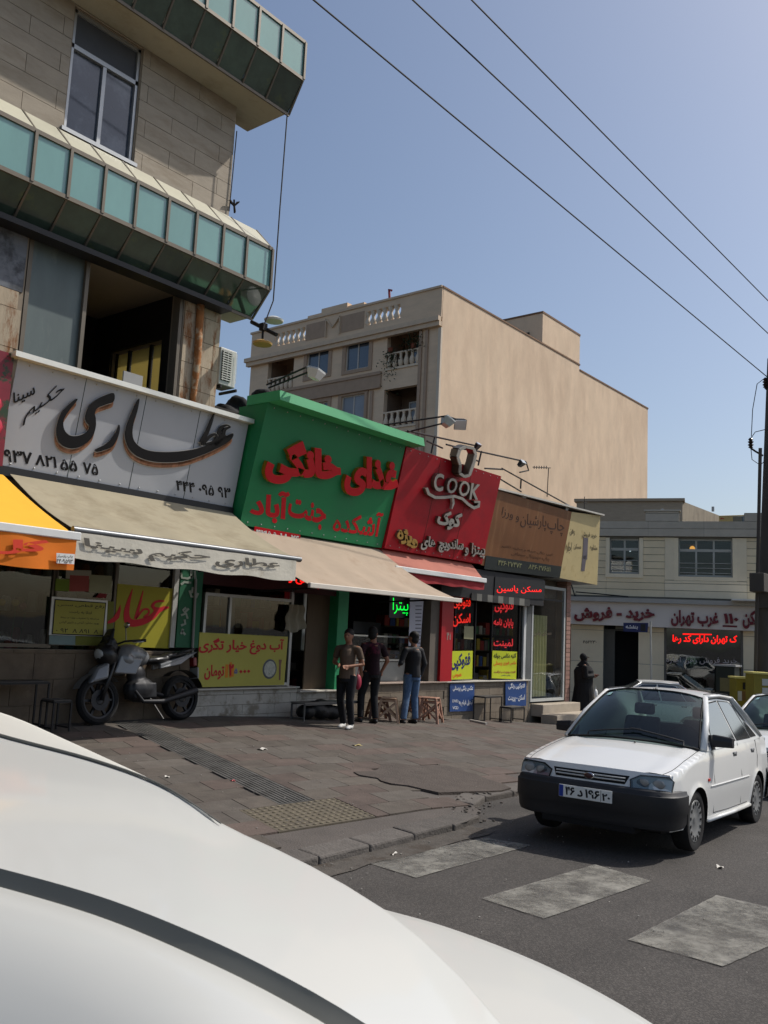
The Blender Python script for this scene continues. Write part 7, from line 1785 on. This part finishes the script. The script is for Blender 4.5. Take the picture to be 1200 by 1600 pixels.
def person(label,loc,head_ang,H,J,shirt,trous,shoe,sleeve=.5,hairlen=0,robe=False,group='people standing before the shops',extra=None,skinm=None,hairm=None):
    """J: joints in metres for a 1.75 m figure facing -Y (x to its left); returns root"""
    S_=H/1.75
    root=thing('person',label,'person',(0,0,0),group)
    g=lambda k: V3(*J[k])
    b=MB()
    pel=g('pel'); ch=g('chest'); nk=g('neck'); hd=g('head')
    b.tube([pel-V3(0,0,.08),pel,(pel+ch)/2,ch,nk-V3(0,0,.07)],[(.11,.15),(.115,.155),(.10,.135),(.115,.165),(.06,.12)],14)
    b.tube([nk-V3(0,0,.08),nk,hd-V3(0,0,.04)],[.062,.056,.055],10)
    f=J.get('face',V3(0,-1,0)); f=V3(*f).normalized(); rx=f.cross(V3(0,0,1)).normalized()
    Mh=Matrix((rx,-f,V3(0,0,1))).transposed()
    b.ell(hd,(.075,.092,.112),14,10,Mh); b.ell(hd+f*.02-V3(0,0,.05),(.058,.07,.07),12,8,Mh)
    b.ell(hd+f*.096-V3(0,0,.012),(.013,.02,.022),8,6,Mh)
    for s in (-1,1): b.ell(hd+rx*s*.077-V3(0,0,.008),(.010,.02,.03),8,6,Mh)
    for s in ('L','R'):
        limb(b,[g('sh'+s),g('el'+s),g('wr'+s)],[.050,.042,.028]); b.tube([nk-V3(0,0,.08),g('sh'+s)],[.06,.052],8)
        limb(b,[g('hp'+s),g('kn'+s),g('an'+s)],[.080,.055,.040])
        d=(g('wr'+s)-g('el'+s)); hand(b,g('wr'+s),d,1 if s=='L' else -1)
    body=fuse(b,'body',skinm or skin,root,.011,4)
    # face details
    fm=MB(); 
    for s in (-1,1): fm.ell(hd+f*.083+rx*s*.03+V3(0,0,.012),(.011,.008,.006),8,5,Mh)
    fm.build('eyes',mat('eye_dark',(30,24,22),rough=.3,var=0),body); MB().ell(hd+f*.082-V3(0,0,.052),(.022,.008,.006),8,5,Mh).build('mouth',mat('lips',(120,64,56),rough=.5,var=0),body)
    hm=MB(); hm.ell(hd+V3(0,0,.038)-f*.018,(.085,.098,.096),14,10,Mh); hm.ell(hd-f*.04-V3(0,0,.03),(.080,.068,.095),12,8,Mh); hm.ell(hd-f*.045-V3(0,0,.075),(.062,.045,.05),10,6,Mh)
    if hairlen: hm.ell(hd-f*.05-V3(0,0,.1),(.075,.05,.1),12,8,Mh)
    if not robe: fuse(hm,'hair',hairm or hair,root,.012,2)
    # clothes
    c=MB()
    c.tube([pel-V3(0,0,.07),pel+V3(0,0,.02),(pel+ch)/2,ch,ch+V3(0,0,.10),nk-V3(0,0,.04)],[(.135,.172),(.132,.168),(.122,.155),(.132,.178),(.115,.165),(.066,.075)],16)
    for s in ('L','R'):
        sh,el,wr=g('sh'+s),g('el'+s),g('wr'+s)
        c.tube([nk-V3(0,0,.06),sh.lerp(nk,.3)-V3(0,0,.03),sh-V3(0,0,.012)],[.06,.062,.058],10); c.ell(sh-V3(0,0,.015),(.06,.062,.062),10,8)
        if sleeve<=.5: e=sh.lerp(el,min(1,sleeve*1.6)); c.tube([sh,e],[.060,.060],10)
        else: c.tube([sh,el,el.lerp(wr,sleeve)],[.060,.052,.043],10); c.ell(el,(.056,.056,.056),8,6)
    if robe: c.tube([pel-V3(0,0,.1),ch,nk-V3(0,0,.1)],[(.19,.25),(.18,.27),(.12,.2)],16); [c.tube([g('sh'+q_),g('el'+q_),g('wr'+q_)],[.085,.09,.06],10) for q_ in 'LR']
    fuse(c,'jacket' if sleeve>.9 else 'shirt',shirt,root,.013,5)
    t=MB()
    if robe:
        t.tube([pel-V3(0,0,.02),pel-V3(0,0,.4),V3(pel.x,pel.y,.12)],[(.20,.24),(.23,.29),(.28,.36)],16)
    else:
        t.tube([pel-V3(0,0,.13),pel-V3(0,0,.03),pel+V3(0,0,.04)],[(.12,.16),(.132,.168),(.125,.16)],14)
        for s in ('L','R'):
            hp,kn,an=g('hp'+s),g('kn'+s),g('an'+s); t.tube([hp+V3(0,0,.03),hp.lerp(kn,.5),kn,an+V3(0,0,.0)],[.10,.083,.068,.058],12); t.ell(kn,(.067,.067,.067),8,6)
    fuse(t,'skirt' if robe else 'trousers',trous,root,.013,5)
    for s in ('L','R'):
        an=g('an'+s); fd=V3(*J.get('ft'+s,(0,-1,0))).normalized()
        k=MB(); k.ell(an-V3(0,0,.035)+V3(0,0,0),(.046,.046,.055),10,8); rr=Matrix((fd.cross(V3(0,0,1)),-fd,V3(0,0,1))).transposed()
        k.ell(V3(an.x,an.y,.042)+fd*.05,(.047,.115,.04),12,8,rr); k.ell(V3(an.x,an.y,.03)+fd*.12,(.043,.06,.028),10,6,rr); k.box(an.x-.03,an.x+.03,an.y-.03,an.y+.03,.012,.06)
        fuse(k,'shoe',shoe,root,.009,2)
    if extra: extra(root,J)
    root.location=loc; root.rotation_euler=(0,0,head_ang); root.scale=(S_*1.07,S_*1.07,S_)
    return root
base=dict(pel=(0,0,.95),chest=(0,.0,1.28),neck=(0,.01,1.50),head=(0,-.01,1.635),shL=(.185,0,1.41),shR=(-.185,0,1.41),elL=(.25,.03,1.13),elR=(-.25,.03,1.13),wrL=(.24,-.03,.88),wrR=(-.24,-.03,.88),
  hpL=(.09,0,.90),hpR=(-.09,0,.90),knL=(.11,-.02,.49),knR=(-.11,-.02,.49),anL=(.12,.02,.09),anR=(-.12,.02,.09))
def pose(**k): d=dict(base); d.update(k); return d
def setp(px,py,head,**k):
    p=PW(px,py); d=(p-C0).dot(FW)
    # height so the crown meets the photo row
    top=C0+ray(px+4,head)*((p-C0).to_2d().length/ray(px+4,head).to_2d().length)
    h=top.z-p.z; print('person',p,h); return p,h
# man 1: khaki shirt, turned towards the left / camera
p,h=setp(538,1139,983)
shirt1=mat('shirt_khaki',(92,76,62),rough=.9,var=.12,scale=5); trb=mat('trousers_black',(24,24,27),rough=.9,var=.15); shw=mat('shoe_white',(206,204,198),rough=.6,var=.05)
ang=lambda dx,dy: math.atan2(dx,-dy)   # facing vector to z rotation
m1=person('man in khaki shirt and black trousers with white trainers holding something at his waist',p,R(-75),h,
  pose(elL=(.25,.05,1.14),wrL=(.12,-.20,1.10),elR=(-.25,.02,1.15),wrR=(-.05,-.24,1.12),knL=(.10,-.06,.50),anL=(.10,.04,.09),knR=(-.10,-.0,.49),anR=(-.10,.16,.09),face=(.1,-1,-.1)),shirt1,trb,shw,sleeve=.42)
# man 2: maroon t-shirt, back to us, looking right
p,h=setp(577,1130,980)
shm=mat('shirt_maroon',(40,18,26),rough=.9,var=.3,scale=2,c2=(112,34,58),fac2=(.50,.60),s2=2.2)
m2_=person('man in dark maroon T-shirt and black trousers seen from behind with hands lowered',p,R(160),h,
  pose(elL=(.27,.06,1.14),wrL=(.22,.02,.92),elR=(-.28,.05,1.14),wrR=(-.22,-.04,.93),knL=(.13,-.10,.50),anL=(.17,-.02,.10),knR=(-.08,-.02,.49),anR=(-.07,.08,.09),face=(-.75,-.65,-.05)),shm,trb,mat('shoe_dark',(24,22,22),rough=.6,var=.1),sleeve=.45)
# man 3: black jacket, blue jeans, back to us
p,h=setp(641,1131,987)
jean=mat('jeans_blue',(76,100,130),rough=.9,var=.2,scale=5,c2=(118,138,160),fac2=(.5,.65),s2=3)
m3_=person('man in black jacket and blue jeans seen from behind looking at the food counter',p,R(172),h,
  pose(elL=(.28,-.02,1.15),wrL=(.14,-.18,1.12),elR=(-.28,.03,1.14),wrR=(-.24,-.04,.90),knL=(.11,-.02,.49),anL=(.20,.02,.09),knR=(-.10,-.02,.49),anR=(-.10,.02,.09),face=(.2,-1,0)),mat('jacket_black',(34,34,36),rough=.7,var=.2),jean,mat('shoe_dark',(24,22,22)),sleeve=1.0)
# cook inside
p=PY(588,1060,YF+1.0); 
m4_=person('cook in dark blue standing inside the red food shop behind the counter',(p.x,YF+1.25,.33),R(-15),1.72,pose(wrL=(.12,-.2,1.05),wrR=(-.12,-.2,1.05)),mat('shirt_navy',(26,36,50),rough=.9,var=.1),trb,MC['shoe_dark'],sleeve=.9)
# woman
blk2=mat('chador_black',(20,20,22),rough=.85,var=.25,scale=4,bump=.3,bscale=9)
def wextra(root,J):
    hd=V3(*J['head']); f=V3(*J['face']).normalized(); rx=f.cross(V3(0,0,1)).normalized(); Mh=Matrix((rx,-f,V3(0,0,1))).transposed()
    s=MB(); s.ell(hd+V3(0,0,.025)-f*.03,(.10,.105,.12),14,10,Mh); s.ell(hd-V3(0,0,.13)-f*.01,(.11,.10,.10),12,8,Mh); s.tube([hd-V3(0,0,.12),V3(*J['neck'])-V3(0,0,.12)],[(.11,.12),(.13,.20)],12)
    fuse(s,'headscarf',blk2,root,.013,3)
    v=MB(); v.grid(lambda u,w:hd+V3(0,0,.055-.02*w)+f*(.06+.10*w*math.cos((u-.5)*2.2))+rx*((u-.5)*.19*(1+.1*w)),12,4); o=v.build('visor_brim',mat('visor_beige',(150,132,112),rough=.7,var=.1),root,smooth=True); m=o.modifiers.new('s','SOLIDIFY'); m.thickness=.006
    w=(V3(*J['wrL'])+V3(*J['wrR']))/2+V3(0,-.10,.03); MB().box(w.x-.08,w.x+.08,w.y-.06,w.y+.05,w.z-.01,w.z+.02).build('booklet',mat('booklet_brown',(110,60,48),rough=.6,var=.1),root,bevel=.005)
wp=PD(911,1118,24.5); wz=zwalk(wp.x,wp.y) if False else -.20
top=C0+ray(914,1024)*((Vector((wp.x,wp.y,0))-Vector((0,0,0))).to_2d().length/ray(914,1024).to_2d().length)
w_=person('woman in black coat, headscarf and beige visor reading a booklet at the street corner',(wp.x,wp.y,top.z-1.63),R(75-38),1.66,
  pose(elL=(.26,.0,1.12),wrL=(.08,-.24,1.14),elR=(-.26,.0,1.12),wrR=(-.08,-.24,1.14),face=(.55,-1,-.15)),blk2,blk2,mat('shoe_dark',(24,22,22)),sleeve=.92,robe=True,extra=wextra,group=None)
for o_ in (w_,m4_): 
    if 'group' in o_: del o_['group']
m4_['group']='people at the food shop'; 
for o_ in (m1,m2_,m3_): o_['group']='men waiting before the food shop'
if 'group' in m4_: del m4_['group']
bg=thing('carrier_bag','small white plastic bag hanging at the side of the woman in black','bag',(wp.x,wp.y,.5)); q=PD(931,1085,24.3); MB().ell(q,(.09,.05,.14),10,8).build('bag_body',white,bg,smooth=True); MB().tube([q+V3(-.03,0,.12),q+V3(0,0,.24),q+V3(.03,0,.12)],.006,5).build('bag_handle',white,bg)
rb=thing('carrier_bag','pinkish red bag hanging beside the man in khaki shirt','bag',(0,0,0)); q=PW(553,1139); q=V3(q.x,q.y,q.z)+V3(.05,.0,.78); rb.location=q; MB().ell(q,(.07,.05,.13),10,8).build('bag_body',mat('bag_red',(150,36,60),rough=.5,var=.1),rb,smooth=True); MB().tube([q+V3(-.03,0,.1),q+V3(0,0,.26),q+V3(.03,0,.1)],.006,5).build('bag_handle',MC['bag_red'],rb)
# ------------------------------------------------------------------ plastic stools
def stool(label,px,py,m,rot,H_=.46,tip=False):
    p=PW(px,py); root=thing('plastic_stool',label,'stool',(0,0,0),'plastic stools outside the food shop')
    MB().hexa([(-.15,-.15,H_-.03),(.15,-.15,H_-.03),(.15,.15,H_-.03),(-.15,.15,H_-.03),(-.145,-.145,H_),(.145,-.145,H_),(.145,.145,H_),(-.145,.145,H_)]).build('seat',m,root,bevel=.01)
    for sx in (-1,1):
        for sy in (-1,1):
            MB().hexa([(sx*.205-.025,sy*.205-.025,0),(sx*.205+.025,sy*.205-.025,0),(sx*.205+.025,sy*.205+.025,0),(sx*.205-.025,sy*.205+.025,0),(sx*.135-.02,sy*.135-.02,H_-.03),(sx*.135+.02,sy*.135-.02,H_-.03),(sx*.135+.02,sy*.135+.02,H_-.03),(sx*.135-.02,sy*.135+.02,H_-.03)]).build('leg',m,root)
    for s in (-1,1):
        for ax in (0,1):
            q=lambda a,b,z:(a,b,z) if ax==0 else (b,a,z)
            at=lambda z:(.205-.07*z/(H_-.03))
            br=MB()
            for (u0,z0),(u1,z1) in (((-1,.08),(1,.36)),((1,.08),(-1,.36)),((-1,.40),(1,.40))):
                br.bar(q(u0*at(z0)*.9,s*(at(z0)),z0),q(u1*at(z1)*.9,s*(at(z1)),z1),.035,.012,up=q(0,1,0))
            br.build('side_lattice',m,root)
    root.location=p; root.rotation_euler=(0,0,rot); return root
stb=mat('stool_beige',(186,152,124),rough=.5,var=.06); stbr=mat('stool_brown',(120,84,66),rough=.5,var=.08)
stool('beige plastic stool with crossed lattice sides left of the man in jeans',606,1128,stb,R(35))
stool('tall brown plastic stool just right of the man in jeans',672,1129,mat('stool_pinkbrown',(168,128,108),rough=.5,var=.06),R(20),.5)
stool('dark brown plastic stool half hidden behind the man in jeans',650,1123,stbr,R(5))
stool('low brown plastic stool between the maroon man and the beige stool',590,1124,stbr,R(50),.4)
# low bench of metal and boards behind the two left men
def frame_bench(name,label,px0,px1,py,Y,zh,dep,m,mtop,steps=1,cat='bench'):
    a=PY(px0,py,Y);b=PY(px1,py,Y); z0=zfac(a.x)*.86+zroad(a.x)*.14; root=thing(name,label,cat,(a.x,Y,z0))
    z0=zwalk((a.x+b.x)/2,Y)+.01
    for x in (a.x,b.x):
        for y in (Y,Y+dep): MB().bar((x,y,z0),(x,y,z0+zh),.025,.025).build('leg',m,root)
        MB().bar((x,Y,z0+.08),(x,Y+dep,z0+.08),.02,.02).build('foot_bar',m,root)
    for y in (Y,Y+dep): MB().bar((a.x,y,z0+zh),(b.x,y,z0+zh),.025,.025).build('top_bar',m,root)
    if mtop: MB().box(a.x-.02,b.x+.02,Y-.02,Y+dep+.02,z0+zh+.014,z0+zh+.035).build('seat_board',mtop,root)
    return root,z0
frame_bench('low_bench','low grey metal bench behind the khaki and maroon shirted men',475,560,1118,10.75,.30,.3,mat('bench_grey',(96,94,92),rough=.6,var=.1),mat('bench_top',(110,108,104),rough=.6,var=.1))
bgb=MB(); q=PY(498,1118,10.9)
for k in range(10): bgb.ell(q+V3(rnd.uniform(-.4,.4),rnd.uniform(-.1,.15),rnd.uniform(.04,.16)),(.2,.16,.13),9,6)
o=fuse(bgb,'black_sack',mat('sack_black',(20,20,21),rough=.6,var=.2,bump=.5,bscale=12),None,.02,3); tag(o,'black sack lying against the marble plinth left of the khaki shirted man','sack')
# iron step seats: two stages, dark
irn=mat('iron_dark',(36,34,34),rough=.6,var=.15)
def step_seat(label,px0,px1,px2,py,Y,z_hi,z_lo,group=None):
    root=thing('step_seat',label,'step stool',PY(px0,py,Y)); 
    X0=PY(px0,py,Y).x;X1=PY(px1,py,Y).x;X2=PY(px2,py,Y).x; z0=zwalk(X1,Y)+.012
    def fr(x0,x1,y0,y1,z):
        for x in (x0,x1):
            for y in (y0,y1): MB().bar((x,y,z0),(x,y,z0+z),.022,.022).build('leg',irn,root)
        for y in (y0,y1): MB().bar((x0,y,z0+z),(x1,y,z0+z),.022,.022).build('rail',irn,root)
        for x in (x0,x1): MB().bar((x,y0,z0+z),(x,y1,z0+z),.022,.022).build('rail',irn,root); MB().bar((x,y0,z0+.05),(x,y1,z0+.05),.02,.02).build('rail',irn,root)
        MB().box(x0,x1,y0,y1,z0+z+.012,z0+z+.025).build('tread',mat('tread_grey',(80,76,72),rough=.7,var=.15),root)
    fr(X0,X1,Y+.0,Y+.3,z_hi); fr(X1-.1,X2,Y-.32,Y-.02,z_lo); return root
step_seat('black wire framed two step seat below the two blue boards',757,783,800,1128,11.0,.56,.33)
step_seat('black iron two tier bench below the herb shop at the left edge',-60,72,88,1120,10.9,.60,.38)
# loose pale tube by the plinth
o=MB().tube([PW(735,1128)+V3(0,0,.03),PW(760,1133)+V3(0,0,.03)],.03,8).build('pale_tube',mat('tube_pale',(190,184,172),rough=.6,var=.1)); tag(o,'short pale plastic tube lying at the foot of the plinth','tube')
# ------------------------------------------------------------------ motorcycle
mt=thing('motorcycle','black and silver motorcycle parked in shade before the herb shop','motorcycle',(0,0,0))
dk2=mat('bike_black',(22,22,24),rough=.4,var=.1,spec=.6); bks=mat('bike_silver',(124,126,128),rough=.35,metal=.3,var=.05); bkr=mat('bike_engine',(50,50,52),rough=.5,metal=.6,var=.2)
mch=mat('bike_chrome',(210,210,210),rough=.15,metal=1.,var=.05)
# local frame: x back to front (front at negative x = image left), y across, z up
def wheel(cx_,r,w,name='wheel'):
    T=MB(); T.lathe([(r-.07,-w*.45),(r-.03,-w/2),(r,-w*.2),(r,w*.2),(r-.03,w/2),(r-.07,w*.45)],32,(cx_,0,r),'y',closed=True); t=T.build('wheel',rubber,mt,smooth=40)
    rm=MB(); rm.lathe([(r-.095,-.03),(r-.068,-.035),(r-.068,.035),(r-.095,.03)],32,(cx_,0,r),'y',closed=True)
    rm.lathe([(.0001,-.05),(.05,-.05),(.05,.05),(.0001,.05)],14,(cx_,0,r),'y')
    for k in range(6):
        a=2*math.pi*k/6; rm.bar((cx_+.03*math.cos(a),0,r+.03*math.sin(a)),(cx_+(r-.08)*math.cos(a),0,r+(r-.08)*math.sin(a)),.03,.035,up=(0,1,0))
    rm.build('rim',bkr,t,smooth=30); MB().lathe([(.06,-.056),(.13,-.056),(.13,-.052),(.06,-.052)],24,(cx_,0,r),'y',closed=True).build('brake_disc',bkr,t)
wheel(-.68,.30,.10); wheel(.62,.30,.13)
fk=MB()
for s in (-1,1): fk.tube([(-.68,s*.09,.30),(-.55,s*.09,.62),(-.42,s*.09,.95)],[.028,.026,.022],8)
fk.build('fork',dk2,mt,smooth=True)
e=MB(); e.ell((-.05,0,.42),(.24,.15,.17),12,8); e.box(-.2,.15,-.12,.12,.30,.5); e.ell((-.1,0,.62),(.14,.1,.14),10,8); e.tube([(.1,0,.40),(.3,0,.34),(.62,0,.30)],.035,8); fuse(e,'engine',bkr,mt,.016,3)
x_=MB(); x_.tube([(-.2,-.12,.40),(-.1,-.15,.26),(.2,-.16,.25),(.75,-.19,.38)],[.02,.025,.035,.055],10); x_.build('exhaust',bkr,mt,smooth=40)
t=MB(); t.ell((-.16,0,.86),(.27,.15,.14),16,10,Matrix.Rotation(R(12),3,'Y')); t.ell((-.30,0,.80),(.18,.17,.13),14,8,Matrix.Rotation(R(28),3,'Y')); fuse(t,'tank',bks,mt,.014,5)
for s in (-1,1): MB().hexa([(-.52,s*.12,.62),(-.22,s*.17,.60),(-.2,s*.10,.62),(-.5,s*.08,.64),(-.42,s*.13,.86),(-.10,s*.17,.80),(-.10,s*.10,.82),(-.4,s*.08,.86)]).build('tank_shroud',bks,mt,bevel=.02)
st_=MB(); st_.ell((.20,0,.80),(.26,.13,.06),14,8,Matrix.Rotation(R(-4),3,'Y')); st_.ell((.52,0,.87),(.24,.11,.055),14,8,Matrix.Rotation(R(-8),3,'Y')); fuse(st_,'seat',dk2,mt,.014,4)
for s in (-1,1): MB().hexa([(.22,s*.10,.68),(.55,s*.13,.74),(.55,s*.06,.74),(.22,s*.05,.68),(.22,s*.11,.74),(.88,s*.11,.92),(.88,s*.05,.92),(.22,s*.05,.76)]).build('tail_panel',bks,mt,bevel=.012)
MB().tube([(.5,-.12,.88),(.8,-.12,.95),(.90,0,.96),(.8,.12,.95),(.5,.12,.88)],.015,8).build('grab_rail',dk2,mt,smooth=True)
f_=MB(); f_.grid(lambda u,v:(.62+.37*math.cos(R(20+110*u)),(v-.5)*.15,.30+.37*math.sin(R(20+110*u))),10,4); o=f_.build('rear_mudguard',dk2,mt,smooth=True)
f_=MB(); f_.grid(lambda u,v:(-.68+.345*math.cos(R(40+115*u)),(v-.5)*.14,.30+.345*math.sin(R(40+115*u))),10,4); o=f_.build('front_mudguard',bks,mt,smooth=True)
fa=MB(); fa.ell((-.56,0,.86),(.13,.16,.17),14,10,Matrix.Rotation(R(-25),3,'Y')); fa.ell((-.50,0,1.0),(.07,.13,.14),12,8,Matrix.Rotation(R(-30),3,'Y')); fuse(fa,'headlamp_cowl',dk2,mt,.014,4)
MB().ell((-.65,0,.86),(.045,.10,.09),14,8,Matrix.Rotation(R(-20),3,'Y')).build('headlamp',mat('lamp_clear',(180,184,186),rough=.1,var=.1,spec=1),mt,smooth=True)
MB().tube([(-.30,-.36,1.02),(-.42,-.2,1.02),(-.46,0,.98),(-.42,.2,1.02),(-.30,.36,1.02)],.013,8).build('handlebar',dk2,mt,smooth=True)
for s in (-1,1):
    MB().tube([(-.30,s*.25,1.02),(-.22,s*.37,1.02)],.02,8).build('grip',dk2,mt,smooth=True); MB().tube([(-.36,s*.22,1.03),(-.34,s*.30,1.0),(-.27,s*.39,1.0)],.007,6).build('lever',mch,mt,smooth=True)
    MB().tube([(-.40,s*.2,1.02),(-.44,s*.25,1.2)],.007,6).build('mirror_stem',mch,mt); MB().ell((-.44,s*.27,1.22),(.02,.06,.04),10,6).build('mirror',dk2 if s>0 else mch,mt,smooth=True)
MB().box(.84,.90,-.05,.05,.72,.84).build('tail_lamp',mat('tail_red',(120,20,20),rough=.3),mt,bevel=.01)
MB().box(.88,.90,-.08,.08,.55,.70).build('registration_plate',mat('plate_pale',(150,150,146),rough=.5),mt)
MB().tube([(.05,-.1,.3),(.12,-.28,.02)],.012,6).build('side_stand',dk2,mt)
pr_=PW(288,1126); pf_=PW(150,1134)
v=(pr_-pf_); print('bike',pr_,pf_,v.length)
sc_=1.0; dirv=V3(v.x,v.y,0).normalized()
# wheelbase 1.30 m
MB().hexa([(-.86,-.10,.50),(-.60,-.13,.56),(-.60,.13,.56),(-.86,.10,.50),(-.74,-.08,.70),(-.56,-.10,.78),(-.56,.10,.78),(-.74,.08,.70)]).build('front_fairing',bks,mt,bevel=.03)
MB().hexa([(-.62,-.10,.98),(-.54,-.12,.98),(-.54,.12,.98),(-.62,.10,.98),(-.50,-.06,1.20),(-.47,-.08,1.20),(-.47,.08,1.20),(-.50,.06,1.20)]).build('wind_visor',dk2,mt,bevel=.015)
mid=pf_.lerp(pr_,.5); ang_=math.atan2(dirv.y,dirv.x)
M_=Matrix.Rotation(ang_,4,'Z')@Matrix.Rotation(R(-8),4,'X')
mt.location=V3(mid.x,mid.y,zwalk(mid.x,mid.y)+.01); mt.rotation_euler=M_.to_euler(); mt.scale=(1.12,1.12,1.12)
